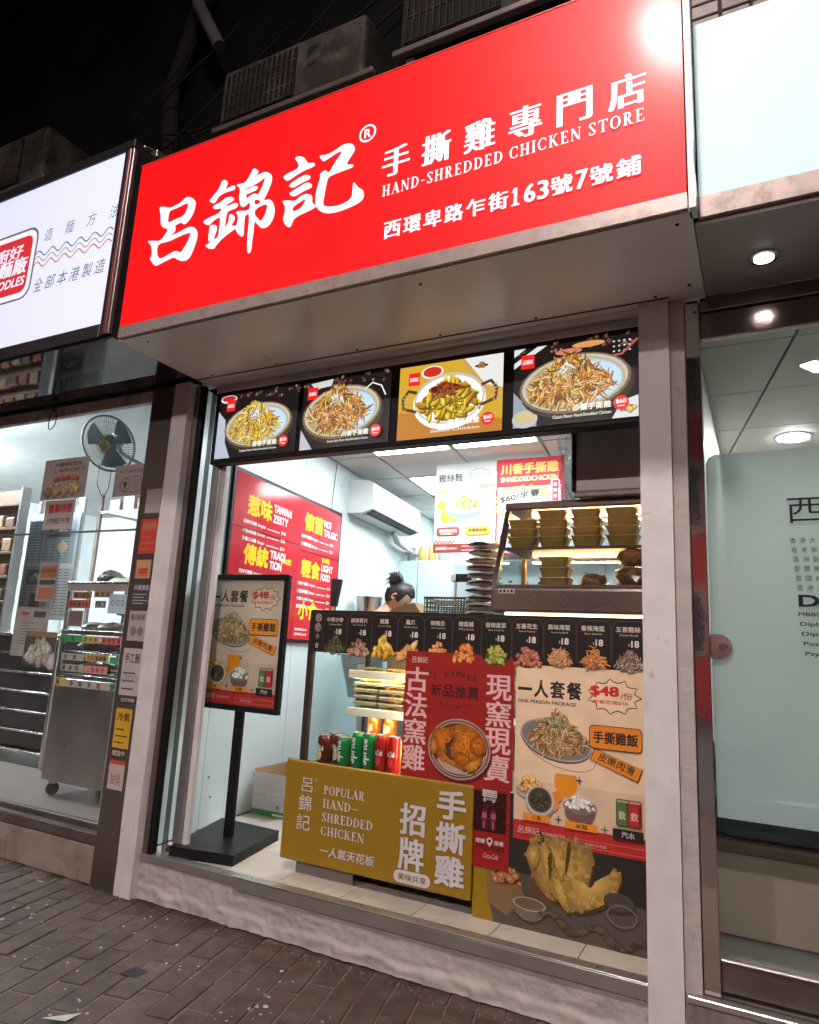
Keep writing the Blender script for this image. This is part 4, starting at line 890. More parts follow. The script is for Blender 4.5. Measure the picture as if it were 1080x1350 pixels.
shade_blob([(cx+.045, cy+.03), (cx+.07, cy+.055), (cx+.1, cy+.05), (cx+.112, cy+.01), (cx+.085, cy-.015), (cx+.055, cy-.005)], (.55, .15, .012))
shade_blob([(cx-.01, cy-.01), (cx+.03, cy-.015), (cx+.06, cy-.04), (cx+.03, cy-.055), (cx-.015, cy-.045)], (.48, .13, .012))
shade_blob([(cx-.115, cy+.03), (cx-.095, cy+.035), (cx-.085, cy-.01), (cx-.105, cy-.03), (cx-.12, cy-.01)], (.6, .22, .03))
shade_blob([(cx+.03, cy-.052), (cx+.08, cy-.03), (cx+.098, cy-.02), (cx+.085, cy-.05), (cx+.06, cy-.075), (cx+.035, cy-.07)], (.6, .24, .03))
for i in range(70):
    a = random.uniform(0, 6.28); r0 = random.random()**.5; x, z = cx+.02+math.cos(a)*.07*r0, cy+.02+math.sin(a)*.055*r0
    p.ell(x, z, random.uniform(.002, .006), random.uniform(.001, .004), random.choice([(.35, .07, .01), (.7, .3, .04), (.45, .1, .01)]), n=7, rot=random.uniform(0, 90))
p.holes([(cx-.05, cy-.055), (cx, cy-.07), (cx+.04, cy-.085), (cx, cy-.09), (cx-.05, cy-.08), (cx-.085, cy-.05)], [], (.5, .36, .28))
p.build(PM, t, (-1.302, .1815, .625))
# beige one person package poster: drawn once as a function, used on the fridge and on the stand
CHB = [(.62, .36, .14), (.7, .45, .2), (.5, .25, .08), (.78, .58, .35), (.3, .15, .05), (.45, .2, .06)]
def package(p, W, H, paper, full=True):
    sx = W/.47; X = lambda v: v*sx; Z = lambda v: v*H/.60
    p.rect(0, 0, W, H, paper); p.rect(0, 0, W, Z(.20), tuple(v*.86 for v in paper)); p.rect(0, 0, W, Z(.064), (.5, .03, .03))
    bk = (.025, .018, .018)
    for i, ch in enumerate('一人套餐'): p.text(ch, X(.008+i*.061), Z(.488 if i else .51), X(.062+i*.061), Z(.55 if i else .518), bk, bold=.03)
    p.text('ONE PERSON PACKAGE', X(.008), Z(.466), X(.225), Z(.478), bk, bold=.025)
    p.burst(X(.357), Z(.51), X(.094), Z(.06), 11, tuple(min(1, v*1.08) for v in paper), bk, X(.0035))
    p.text('$48', X(.275), Z(.505), X(.375), Z(.545), (.6, .04, .02), bold=.05); p.text('/份', X(.38), Z(.503), X(.42), Z(.527), (.5, .06, .04), bold=.02); p.text('套餐原價$58', X(.283), Z(.483), X(.405), Z(.497), (.6, .12, .05), bold=.02)
    p.ell(X(.19), Z(.21), X(.042), Z(.05), (.8, .28, .02)); p.rect(X(.14), Z(.235), X(.24), Z(.27), tuple(v for v in paper))
    p.ring(X(.165), Z(.315), X(.135), Z(.06), X(.003), (.35, .25, .18), rot=-16)
    p.ell(X(.15), Z(.342), X(.132), Z(.068), (.12, .1, .085), rot=-12); p.ell(X(.15), Z(.347), X(.131), Z(.066), (.42, .38, .33), rot=-12); p.ell(X(.15), Z(.347), X(.126), Z(.06), (.22, .2, .17), rot=-12)
    p.mound(X(.155), Z(.345), X(.105), Z(.075), 320, CHB, X(.045), X(.0045), down=.6, curl=1.8); p.mound(X(.15), Z(.40), X(.04), Z(.025), 26, [(.45, .42, .22), (.6, .55, .35), (.3, .3, .1)], X(.03), X(.004), curl=1.4)
    OG = (.82, .27, .03)
    p.rrect(X(.272), Z(.333), X(.452), Z(.412), X(.016), bk); p.rrect(X(.2745), Z(.3355), X(.4495), Z(.4095), X(.015), OG); p.text('手撕雞飯', X(.286), Z(.352), X(.438), Z(.393), bk, bold=.035)
    q = [(.29, .335), (.452, .282), (.436, .24), (.275, .297)]
    p.poly([(X(a), Z(b)) for a, b in q], bk); c0 = (sum(a for a, b in q)/4, sum(b for a, b in q)/4); p.poly([(X(c0[0]+(a-c0[0])*.975), Z(c0[1]+(b-c0[1])*.94)) for a, b in q], OG)
    vs, fs, bb = text_mesh('皮嫩肉滑', 0); th = math.atan2(-.053*Z(1), .162*X(1)); L = X(.125); hh = Z(.028)
    p.raw([((lambda a, b: (X(.3)+a*math.cos(th)-b*math.sin(th), Z(.297)+a*math.sin(th)+b*math.cos(th)))((v[0]-bb[0])/(bb[1]-bb[0])*L, (v[1]-bb[2])/(bb[3]-bb[2])*hh)) for v in vs], fs, bk)
    p.raw([(q[0]+X(.0012), q[2]+Z(.0008)) for q in p.v[-len(vs):]], fs, bk)
    for cx, cz in ((.238, .222), (.165, .085), (.325, .076)): p.rect(X(cx-.012), Z(cz-.0015), X(cx+.012), Z(cz+.0015), bk); p.rect(X(cx-.0015), Z(cz-.013), X(cx+.0015), Z(cz+.013), bk)
    p.ell(X(.07), Z(.165), X(.062), Z(.028), (.4, .38, .35)); p.chunks(X(.068), Z(.178), X(.045), Z(.035), 34, [(.75, .42, .12), (.8, .5, .2), (.6, .3, .08)], X(.007), 1.5)
    p.ell(X(.16), Z(.16), X(.02), Z(.018), (.75, .26, .03)); p.ell(X(.15), Z(.13), X(.016), Z(.02), (.72, .3, .08))
    p.ell(X(.098), Z(.128), X(.052), Z(.05), (.3, .27, .24)); p.ell(X(.098), Z(.138), X(.052), Z(.05), (.55, .5, .45)); p.ell(X(.098), Z(.14), X(.044), Z(.042), (.16, .08, .06)); p.ell(X(.098), Z(.14), X(.038), Z(.037), (.05, .045, .03)); p.mound(X(.098), Z(.137), X(.033), Z(.028), 40, [(.1, .09, .05), (.18, .15, .08), (.05, .05, .03)], X(.02), X(.003), down=.9)
    p.ell(X(.24), Z(.118), X(.052), Z(.038), (.18, .1, .085)); p.ell(X(.24), Z(.138), X(.058), Z(.026), (.25, .15, .12)); p.chunks(X(.24), Z(.14), X(.048), Z(.033), 60, [(.72, .68, .64), (.8, .76, .72), (.6, .55, .52)], X(.0055), 1.2)
    for x, c in ((.375, (.1, .18, .06)), (.415, (.5, .03, .03))):
        p.rrect(X(x-.012), Z(.098), X(x+.032), Z(.182), X(.006), tuple(v*.5 for v in c)); p.rrect(X(x-.01), Z(.1), X(x+.022), Z(.18), X(.005), c); p.rect(X(x-.008), Z(.172), X(x+.028), Z(.178), (.45, .4, .36)); p.text('飲', X(x-.004), Z(.118), X(x+.02), Z(.145), (.65, .6, .55), bold=.02)
    p.rect(X(.037), Z(.068), X(.135), Z(.092), OG); p.text('小食', X(.068), Z(.0715), X(.104), Z(.0885), bk, bold=.02)
    p.rect(X(.19), Z(.063), X(.3), Z(.087), OG); p.text('米飯', X(.226), Z(.0665), X(.268), Z(.0835), bk, bold=.02)
    p.rect(X(.352), Z(.056), X(.452), Z(.088), bk); p.text('汽水', X(.38), Z(.062), X(.424), Z(.082), (.55, .5, .47), bold=.03)
    p.text('呂錦記', X(.02), Z(.023), X(.098), Z(.047), (.7, .5, .46), bold=.0); p.text('手撕雞專門店', X(.106), Z(.026), X(.19), Z(.038), (.65, .4, .36))
    p.rect(X(.225), Z(.012), X(.46), Z(.013), (.7, .35, .3)); p.rect(X(.225), Z(.034), X(.46), Z(.035), (.7, .35, .3)); p.rect(X(.225), Z(.012), X(.226), Z(.035), (.7, .35, .3)); p.rect(X(.459), Z(.012), X(.46), Z(.035), (.7, .35, .3)); p.text('呂錦記手撕雞', X(.26), Z(.018), X(.33), Z(.028), (.7, .4, .35))
PAPER = (.84, .61, .41)
t = poster('package_poster', -.834, -.364, .47, 1.08, .1825, 'large beige poster of the one person meal package at the right of the fridge', 'poster')
p = Pic(seed=11, step=6e-6); package(p, .47, .61, PAPER); p.build(PM, t, (-.834, .1825, .47))
# yellow board leaning on the lower front
yb = mat('mustard_board', (.30, .175, .01), .35, var=.04, coat=.2)
t = thing('yellow_board', (-1.4, .17, .22), 'mustard yellow board with silver characters across the lower front of the fridge', 'sign board')
m = MB(); m.box(-1.845, -.985, .166, .180, .232, .628, .01); m.build('board', yb, t)
p = Pic(seed=3, step=1e-5); SV = (.62, .58, .60)
lx = .058
p.text('呂', .088, .275, .142, .330, SV, bold=-.005, shear=-.0); p.text('錦', .078, .20, .142, .262, SV); p.text('記', .074, .125, .142, .185, SV); p.ring(.158, .328, .005, .005, .0012, SV)
for i, s_ in enumerate(('POPULAR', 'HAND—', 'SHREDDED', 'CHICKEN')): p.serif(s_, .20, .278-i*.052, .20+(.195, .17, .24, .205)[i], .278-i*.052+.034, SV, gap=.12)
p.text('一人氣天花板', .20, .045, .455, .083, SV, bold=.02, shear=.1)
for i, ch in enumerate('招牌'): p.text(ch, .56, .185-i*.125, .67, .30-i*.125, SV, bold=.02, ming=.03)
p.rrect(.545, .012, .70, .057, .022, SV); p.text('美味共享', .563, .022, .683, .047, (.2, .1, .01), bold=.02)
for i, ch in enumerate('手撕雞'): p.text(ch, .715, .265-i*.115, .835, .37-i*.115, SV, bold=.035, ming=.02)
p.build(print_mat('silver_print', rough=.35), t, (-1.845, .166, .232))
# yellow to photo panel at the lower right, behind the posters
t = thing('chicken_photo_panel', (-.7, .186, .15), 'dark photo panel of a yellow boiled chicken at the lower right of the fridge front', 'panel')
MB().box(-.984, -.352, .1835, .1885, .16, .62).build('sheet', M_blackp, t)
p = Pic(seed=14, step=1e-5); W, H = .632, .46; p.rect(0, 0, W, H, (.03, .026, .022)); p.poly([(0, 0), (W, 0), (W, .16), (.3, .19), (0, .21)], (.09, .075, .06))
p.poly([(0, 0), (.09, 0), (.06, .1), (.045, .23), (0, .25)], (.30, .175, .01)); p.poly([(.045, .23), (.15, .2), (.2, .12), (.13, .05), (.06, .08)], (.22, .13, .06)); p.chunks(.125, .17, .06, .035, 30, [(.3, .1, .04), (.4, .16, .06), (.25, .12, .05)], .008, 1.5)
CYL = (.50, .32, .085)
def sb(pts, c): p.meat(pts, c, seed=int(abs(pts[0][0])*1e4), spots=200, dk=.15)
p.ell(.34, .16, .14, .05, (.12, .06, .04)); sb([(.2, .26), (.24, .33), (.3, .34), (.42, .33), (.43, .25), (.4, .17), (.33, .13), (.26, .15)], (.46, .29, .08))
for q in ([(.215, .30), (.2, .26), (.225, .22), (.245, .24), (.25, .3)], [(.24, .32), (.26, .34), (.3, .27), (.31, .2), (.33, .15), (.3, .14), (.27, .2)], [(.33, .2), (.35, .22), (.42, .17), (.47, .2), (.5, .26), (.53, .25), (.5, .18), (.43, .13), (.36, .12)], [(.30, .25), (.29, .19), (.33, .12), (.36, .1), (.35, .15), (.33, .2)]): sb(q, CYL)
p.holes([(.35, .33), (.34, .24), (.345, .23), (.36, .31)], [], (.1, .05, .01)); p.holes([(.28, .27), (.285, .2), (.29, .2), (.295, .28)], [], (.12, .06, .01))
p.ell(.215, .085, .052, .035, (.16, .13, .1)); p.ell(.215, .105, .06, .022, (.33, .29, .23)); p.ell(.215, .105, .053, .018, (.15, .1, .06))
for i in range(50): x = .25+i*.0075; p.ell(x, .075+.02*math.sin(i*.3)-.0006*i, .014, .006, random.choice([(.05, .04, .035), (.12, .09, .07), (.08, .06, .05)]), n=8, rot=random.uniform(-40, 40))
p.ell(.52, .17, .05, .03, (.08, .06, .05)); p.ring(.53, .13, .05, .035, .006, (.16, .13, .11)); p.build(print_mat('satin_print', rough=.4), t, (-.984, .1835, .16))
# cola poster
t = poster('cola_poster', -.990, -.848, .352, .625, .1800, 'small red and dark cola poster between the yellow board and the beige poster', 'poster')
p = Pic(seed=2, step=1e-5); W, H = .142, .273; p.rect(0, 0, W, H, (.32, .012, .014)); p.rect(0, .122, W-.012, .262, (.03, .004, .006)); 
for i in range(14): p.strand(random.uniform(.01, .12), random.uniform(.14, .25), random.uniform(0, 6), .03, .004, (.12, .01, .015))
for x in (.045, .08): p.rect(x-.004, .2, x+.004, .232, (.06, .01, .01)); p.rect(x-.005, .226, x+.005, .234, (.55, .45, .45)); p.rrect(x-.01, .13, x+.01, .2, .004, (.14, .012, .018)); p.rect(x-.009, .168, x+.009, .188, (.4, .12, .14)); p.rect(x-.004, .135, x+.002, .16, (.4, .12, .14))
p.rect(.036, .243, .092, .268, (.6, .55, .52)); p.text('Coca-Cola', .04, .247, .088, .264, (.1, .05, .05), bold=.0, shear=.2); p.text('餐飲夥伴', .04, .231, .09, .2405, (.55, .5, .48), bold=.02)
p.text('蜜麗', .013, .082, .05, .097, (.6, .54, .5), bold=.03); p.text('搭餐', .086, .082, .122, .097, (.6, .54, .5), bold=.03)
p.ell(.068, .093, .012, .012, (.6, .54, .5)); p.poly([(.058, .088), (.078, .088), (.068, .068)], (.6, .54, .5)); p.ell(.068, .093, .006, .006, (.08, .02, .02))
p.text('FOODMARKS', .016, .06, .125, .078, (.06, .008, .01), bold=.03); p.text('Coca-Cola', .042, .034, .1, .05, (.62, .54, .5), bold=.0, shear=.3)
p.build(PM, t, (-.990, .1800, .352))
# ================================================================ ON TOP OF THE FRIDGE
TZ = 1.2625
t = thing('food_warmer', (-.66, .4, TZ), 'brown metal hot food warmer with slanted glass and warm light on the fridge top', 'food warmer')
M_wm = mat('warmer_brown_steel', (.16, .115, .10), .34, metal=.6, var=.2, scale=3)
X0, X1 = -.955, -.352; Y0 = .215
def wy(z): return Y0+(z-1.375)/(1.71-1.375)*.15
MB().box(X0, X1, Y0-.012, .62, TZ+.012, 1.372, .012).build('base', M_wm, t)
MB().box(X0+.06, X1-.02, Y0-.005, .6, TZ+.001, TZ+.0115).build('lit_gap', lamp_mat('warm_gap_light', (1., .8, .5), 6), t)
MB().box(X0+.0, X1, wy(1.71)-.01, .62, 1.712, 1.745, .006).build('top', M_wm, t)
for x in (X0, X1-.02):
    m = MB(); m.hexa([(x, wy(1.373)-.003, 1.373), (x+.02, wy(1.373)-.003, 1.373), (x+.02, wy(1.373)+.02, 1.373), (x, wy(1.373)+.02, 1.373)], [(x, wy(1.711)-.003, 1.711), (x+.02, wy(1.711)-.003, 1.711), (x+.02, wy(1.711)+.02, 1.711), (x, wy(1.711)+.02, 1.711)]); m.build('front_post', M_wm, t)
    MB().box(x, x+.02, .59, .615, 1.373, 1.711, .002).build('rear_post', mat('gold_lit_frame', (.45, .3, .12), .3, metal=.6), t)
m = MB(); m.hexa([(X0+.021, wy(1.376), 1.376), (X1-.021, wy(1.376), 1.376), (X1-.021, wy(1.376)+.004, 1.376), (X0+.021, wy(1.376)+.004, 1.376)], [(X0+.021, wy(1.71), 1.71), (X1-.021, wy(1.71), 1.71), (X1-.021, wy(1.71)+.004, 1.71), (X0+.021, wy(1.71)+.004, 1.71)]); m.build('glass_pane', M_glass, t)
MB().hexa([(X0+.002, wy(1.376)+.02, 1.376), (X0+.005, wy(1.376)+.02, 1.376), (X0+.005, .588, 1.376), (X0+.002, .588, 1.376)], [(X0+.002, wy(1.71)+.02, 1.71), (X0+.005, wy(1.71)+.02, 1.71), (X0+.005, .588, 1.71), (X0+.002, .588, 1.71)]).build('glass_pane', M_glass, t)
SZ = 1.545
MB().box(X0+.022, X1-.022, wy(SZ)+.008, .585, SZ-.012, SZ, .002).build('shelf', M_wm, t)
MB().box(X0+.02, X1-.02, wy(1.373)-.006, wy(1.373)+.004, 1.3725, 1.384, .002).build('glass_rail', M_wm, t)
lw_ = lamp_mat('heat_lamp', (1., .62, .25), 230)
MB().tube([(X0+.06, .56, 1.694), (X1-.04, .56, 1.694)], .005, 8).build('heat_lamp', lw_, t); MB().tube([(X0+.06, .57, SZ-.03), (X1-.04, .57, SZ-.03)], .0035, 8).build('heat_lamp', lamp_mat('lower_heat_lamp', (1., .62, .25), 75), t)
m = MB()
for i in range(-13, 14):
    for j in range(-5, 6):
        u = abs(((i+20) % 9)-4)/4.; 
        if abs(abs(j)-(4-abs(((i+4) % 9)-4)))<.8 or abs(i)==13 and abs(j)<1:
            x = -.66+i*.0125; z = 1.325+j*.0062; m.lathe([(.0022, .0), (.0015, -.0008), (.0005, -.001)], (x, Y0-.0121, z), 6, axis='y')
o = m.build('vent_holes', M_black, t); o['kind'] = 'stuff'
MB().box(X0+.035, X0+.1, Y0-.014, Y0-.0122, 1.348, 1.366).build('switch_label', mat('off_white_label', (.5, .46, .44), .5), t)
for i in range(4): MB().box(X0+.040+i*.015, X0+.049+i*.015, Y0-.0155, Y0-.0142, 1.352, 1.362).build('switch', mat('switch_red', (.3, .05, .05), .4) if i == 2 else M_blackp, t)
# kraft food containers
M_kraft = mat('gold_paper_box', (.55, .33, .09), .4, metal=.15, var=.15, scale=20)
proto = None; nk = 0
def kraft(x, y, z, label):
    global proto
    if proto is None:
        t = thing('takeaway_box', (x, y, z), label, 'takeaway box', 'golden takeaway boxes in the food warmer')
        w0, w1, d0, d1, h = .050, .062, .04, .052, .040
        m = MB(); n_ = 28; vs = []; lv = ((0, 0), (.3, .15), (.75, .7), (1, 1))
        for fz, fr_ in lv:
            for i in range(n_):
                a = 2*math.pi*i/n_; ca_ = abs(math.cos(a))**.42*math.copysign(1, math.cos(a)); sa_ = abs(math.sin(a))**.42*math.copysign(1, math.sin(a)); vs.append((x+ca_*(w0+(w1-w0)*fr_)*.98, y+sa_*(d0+(d1-d0)*fr_)*.98, z+h*fz))
        m.add(vs, [(j*n_+i, j*n_+(i+1) % n_, (j+1)*n_+(i+1) % n_, (j+1)*n_+i) for j in range(3) for i in range(n_)]+[tuple(range(n_))]); m.build('box_body', M_kraft, t, smooth=True)
        m = MB(); n_ = 24; pts = []
        for i in range(n_+1):
            a = 2*math.pi*i/n_; sx_ = abs(math.cos(a))**.42*math.copysign(1, math.cos(a)); sy_ = abs(math.sin(a))**.42*math.copysign(1, math.sin(a)); pts.append((x+sx_*w1, y+sy_*d1, z+h+.001+.0035*math.cos(a)**2))
        m.tube(pts, .0028, 5); m.build('rim', mat('pale_gold_rim', (.75, .58, .3), .3, metal=.3), t)
        MB().box(x-w1*.8, x+w1*.8, y-d1*.8, y+d1*.8, z+h-.002, z+h-.0005).build('lid', mat('pale_gold_rim', 0), t)
        proto = t; return t
    return copy_thing(proto, Vector((x, y, z))-ORG[proto.name], label, rot=(0, 0, random.uniform(-.03, .03)))
lev = ['bottom', 'second', 'third', 'top']
sx_ = {'far left': (-.868, 3), 'middle left': (-.745, 4), 'middle right': (-.608, 4), 'right': (-.472, 4)}
for nm, (x, n_) in sx_.items():
    for j in range(n_): kraft(x+random.uniform(-.003, .003), wy(SZ)+.075, SZ+.0005+j*.0358, f'golden takeaway box, {lev[j]} of the {nm} stack on the upper warmer shelf')
for j in range(3): kraft(-.722+random.uniform(-.003, .003), wy(1.40)+.085, 1.3735+j*.0405, f'golden takeaway box, {lev[j]} of the only stack on the lower warmer shelf')
M_meat = mat('roast_meat_in_wrap', (.36, .19, .11), .22, var=.6, scale=30, bump=.004, bscale=60, dirt=(.45, .28, .14), dscale=26, dth=.6)
for i, (x, z, s_, lb) in enumerate(((-.425, 1.50, 1, 'wrapped dark roast meat pack leaning on top at the right of the lower warmer shelf'), (-.43, 1.425, 1.05, 'wrapped dark roast meat pack at the bottom right of the food warmer'), (-.575, 1.405, .9, 'wrapped roast meat pack lying alone at the middle of the lower warmer shelf'))):
    t = thing('meat_pack', (x, .35, 1.374), lb, 'meat pack', 'wrapped roast meats in the warmer')
    MB().blob((x, wy(1.42)+.075, z), .058*s_, .045, .036*s_, jit=.12, seed=i+3).build('meat', M_meat, t, smooth=True)
    MB().blob((x, wy(1.42)+.073, z), .068*s_, .052, .042*s_, jit=.16, seed=i+13).build('wrap', glass('food_wrap', tint=(1, .93, .82), refl=3, rough=.12), t)
# dark steel box hanging above the warmer with plastic wrap
t = thing('steel_extractor_box', (-.5, .45, 1.76), 'dark steel box standing above the food warmer under the menu', 'steel box')
MB().box(-.652, -.375, .33, .60, 1.765, 2.12, .008).build('casing', mat('graphite_steel', (.42, .38, .37), .42, metal=.3, var=.12, scale=4), t)
MB().box(-.665, -.653, .32, .5, 1.77, 2.12, .003).build('side_rail', M_blackp, t); MB().box(-.374, -.362, .32, .5, 1.77, 2.12, .003).build('side_rail', M_blackp, t)
MB().box(-.655, -.37, .315, .34, 1.746, 1.764, .003).build('foot_rail', mat('taped_foot', (.4, .36, .33), .4, var=.3, scale=30), t)
m = MB(); vs = []; rd = random.Random(5); nx, nz = 9, 44
for i in range(nx+1):
    for j in range(nz+1):
        x = -.735+.066*i/nx; z = 1.75+.36*j/nz; vs.append((x+rd.uniform(-.006, .006)+.008*math.sin(z*40), .40+rd.uniform(-.018, .018), z))
m.add(vs, [(i*(nz+1)+j, (i+1)*(nz+1)+j, (i+1)*(nz+1)+j+1, i*(nz+1)+j+1) for i in range(nx) for j in range(nz)])
solo(m, 'plastic_sheet', glass('hanging_plastic', tint=(.85, .88, .9), refl=3, rough=.15, dirt=.5), (-.7, .4, 1.75), 'crumpled clear plastic sheet hanging beside the dark steel box', 'plastic sheet')
# bagged bowls stack, green basket, cardboard piece
BX = P(638, 765, 1, .5).x
for j in range(10):
    z = TZ+.0005+j*.034
    t = thing('bagged_bowls', (BX, .5, z), f'bag of dark snacks, number {["one", "two", "three", "four", "five", "six", "seven", "eight", "nine", "ten"][j]} from the bottom of the stack beside the warmer', 'snack bag', 'bags stacked beside the food warmer')
    MB().blob((BX-.0, .466, z+.016), .060, .05, .0065, jit=.3, seed=j).build('snacks', mat('dark_snacks', (.13, .065, .04), .5, var=.5, scale=50), t)
    m = MB(); m.blob((BX+random.uniform(-.006, .006), .5, z+.018), .084, .066, .0165, jit=.16, seed=j+30); m.build('bag', mat('milky_bag', (.82, .78, .74), .3, var=.25, scale=25, bump=.004, bscale=40), t)
xa, xb = P(560, 790, 1, .5).x, P(620, 790, 1, .5).x
t = thing('basket', ((xa+xb)/2, .55, TZ), 'olive green plastic basket with holes on the fridge top', 'basket')
mg = mat('olive_plastic', (.12, .15, .04), .45)
def holed(m, xa, xb, y, z0, z1, n_, rows, th=.003, axis='x'):
    dz = (z1-z0)/rows
    for r in range(rows+1): m.box(xa, xb, y, y+th, z0+r*dz-.0025, z0+r*dz+.0025) if axis == 'x' else m.box(y, y+th, xa, xb, z0+r*dz-.0025, z0+r*dz+.0025)
    for i in range(n_+1):
        x = xa+(xb-xa)*i/n_; m.box(x-.0028, x+.0028, y+.0006, y+th-.0006, z0, z1) if axis == 'x' else m.box(y+.0006, y+th-.0006, x-.0028, x+.0028, z0, z1)
for y in (.5, .66): m = MB(); holed(m, xa, xb, y, TZ+.004, TZ+.085, 16, 4); m.build('side', mg, t)
for x in (xa, xb-.003): m = MB(); holed(m, .5, .66, x, TZ+.004, TZ+.085, 9, 4, axis='y'); m.build('end', mg, t)
MB().box(xa, xb, .5, .663, TZ+.0005, TZ+.0035).build('bottom', mg, t); m = MB(); m.box(xa-.003, xb+.003, .494, .499, TZ+.083, TZ+.092, .001); m.build('rim', mg, t)
MB().box(xa+.055, xb-.055, .4965, .4995, TZ+.055, TZ+.075, .001).build('tag', mat('off_white_label', 0), t)
m = MB(); a = P(540, 800, 1, .75)
m2 = MB(); m2.hexa([(a.x-.09, .7, 1.29), (a.x+.09, .7, 1.29), (a.x+.09, .8, 1.29), (a.x-.09, .8, 1.29)], [(a.x-.04, .7, 1.315), (a.x+.05, .7, 1.34), (a.x+.05, .8, 1.34), (a.x-.04, .8, 1.315)])
m2.box(a.x-.1, a.x+.12, .73, .9, .95, 1.288)
solo(m2, 'cardboard_box', mat('cardboard', (.42, .29, .17), .8, var=.08), (a.x, .75, .95), 'brown cardboard box edge showing behind the fridge beside the basket', 'box')
# ================================================================ POSTER STAND
y = .30
t = thing('poster_stand', (-2.22, .25, .18), 'black floor stand holding a framed meal poster at the left of the opening', 'poster stand')
c = [P(223.5, 1115, 2, .224), P(308, 1128, 2, .224), P(368, 1095, 2, .224), P(293, 1078, 2, .224)]
TR = R(11)
S0 = Vector((-2.235, .26, .18)); MS = Matrix.Translation(S0) @ Matrix.Rotation(0, 4, 'Z')
MB().hexa([Vector((q.x, q.y, .1805)) for q in c], [Vector((q.x, q.y, .224)) for q in c]).build('base', M_black, t)
MB().box(-2.262, -2.215, .285, .312, .2242, 1.40, .004).build('pole', M_black, t)
fl, fr = -2.492, -1.985; fz0, fz1 = .785, 1.43; fy_ = .255
ang = math.atan2(.0, 1)
MB().box(fl, fr, fy_, fy_+.028, fz0, fz0+.025, .003).build('frame_rail', M_black, t); MB().box(fl, fr, fy_, fy_+.028, fz1-.025, fz1, .003).build('frame_rail', M_black, t)
MB().box(fl, fl+.026, fy_, fy_+.028, fz0+.0255, fz1-.0255, .003).build('frame_rail', M_black, t); MB().box(fr-.026, fr, fy_, fy_+.028, fz0+.0255, fz1-.0255, .003).build('frame_rail', M_black, t)
MB().box(fl+.02, fr-.02, fy_+.012, fy_+.026, fz0+.02, fz1-.02).build('back_board', M_blackp, t)
p = Pic(seed=21, step=5e-6); package(p, fr-fl-.052, fz1-fz0-.052, (.66, .47, .37)); p.build(print_mat('stand_poster_print', rough=.4, gain=1.2), t, (fl+.026, fy_+.012, fz0+.026), name='poster')
MB().box(fl+.026, fr-.026, fy_+.0035, fy_+.005, fz0+.026, fz1-.026).build('cover_sheet', M_glass, t)
# cardboard carton with a green base, flaps open
t = thing('open_carton', (-2.44, .95, .18), 'open white carton with green lower edge and brown inside by the left wall', 'carton')
M_cw = mat('white_carton', (.55, .5, .5), .5, var=.05); M_cg = mat('green_carton_edge', (.03, .22, .05), .5); M_ck = mat('carton_inside', (.40, .22, .12), .8)
ca = P(331, 1072, 2, .181); cb = P(376, 1081, 2, .181); dx = (cb-ca); 
L = dx.length; ex = dx.normalized(); ey = Vector((-ex.y, ex.x, 0)); up = Vector((0, 0, 1))
def cb_(a, b, c0, d, z0, z1): return [ca+ex*a+ey*c0+up*(z0), ca+ex*b+ey*c0+up*z0, ca+ex*b+ey*d+up*z0, ca+ex*a+ey*d+up*z0], [ca+ex*a+ey*c0+up*z1, ca+ex*b+ey*c0+up*z1, ca+ex*b+ey*d+up*z1, ca+ex*a+ey*d+up*z1]
D_ = .3
MB().hexa(*cb_(0, L, 0, .004, .03, .13)).build('front', M_cw, t); MB().hexa(*cb_(0, L, -.0005, .004, 0, .0295)).build('front_edge', M_cg, t)
MB().hexa([ca+up*.131, ca+ex*L+up*.131, ca+ex*L+ey*.004+up*.131, ca+ey*.004+up*.131], [ca+ex*.005-ey*.03+up*.225, ca+ex*(L-.005)-ey*.03+up*.225, ca+ex*(L-.005)-ey*.026+up*.225, ca+ex*.005-ey*.026+up*.225]).build('front_flap', M_cw, t)
MB().hexa(*cb_(L-.003, L+.001, .0045, D_, 0, .21)).build('side', mat('white_carton_side', (.62, .62, .66), .5), t); MB().hexa(*cb_(0, .004, .0045, D_, 0, .235)).build('side', M_ck, t); MB().hexa(*cb_(.0045, L-.0035, D_-.004, D_, 0, .26)).build('back', M_ck, t)
p = Pic(step=1e-5); 
for i in range(5): p.rect(.012, .035+i*.016, L*.45, .037+i*.016, (.3, .3, .3)); p.rect(L*.5, .035+i*.016, L*.85, .0365+i*.016, (.3, .3, .3))
for i in range(6): p.ring(.03+i*.012, .108, .005, .006, .0012, (.2, .2, .2))
p.rect(L*.62, .006, L*.95, .018, (.7, .75, .7)); p.rect(L*.72, .042, L*.8, .062, (.2, .2, .2))
p.build(PM, t, ca-ey*.0006, rotz=math.atan2(ex.y, ex.x))
# ================================================================ RED MENU ON THE LEFT WALL
sa, sb_ = (LWD.dot(Vector((-2.54, .423, 0))-LW0), LWD.dot(Vector((-2.708, 1.73, 0))-LW0)); zt_, zb_ = 2.025, 1.13
t = thing('red_wall_menu', lw((sa+sb_)/2, zb_), 'big red menu board with yellow headings on the left wall', 'menu board')
MB().hexa([lw(sa-.02, zb_-.02, .001), lw(sb_+.02, zb_-.02, .001), lw(sb_+.02, zt_+.02, .001), lw(sa-.02, zt_+.02, .001)], [lw(sa-.02, zb_-.02, .02), lw(sb_+.02, zb_-.02, .02), lw(sb_+.02, zt_+.02, .02), lw(sa-.02, zt_+.02, .02)]).build('frame', M_black, t)
W, H = sb_-sa, zt_-zb_; p = Pic(seed=31, step=1e-5); p.rect(0, 0, W, H, (.55, .03, .045))
YE = (.9, .62, .04); WHT = (.8, .8, .8)
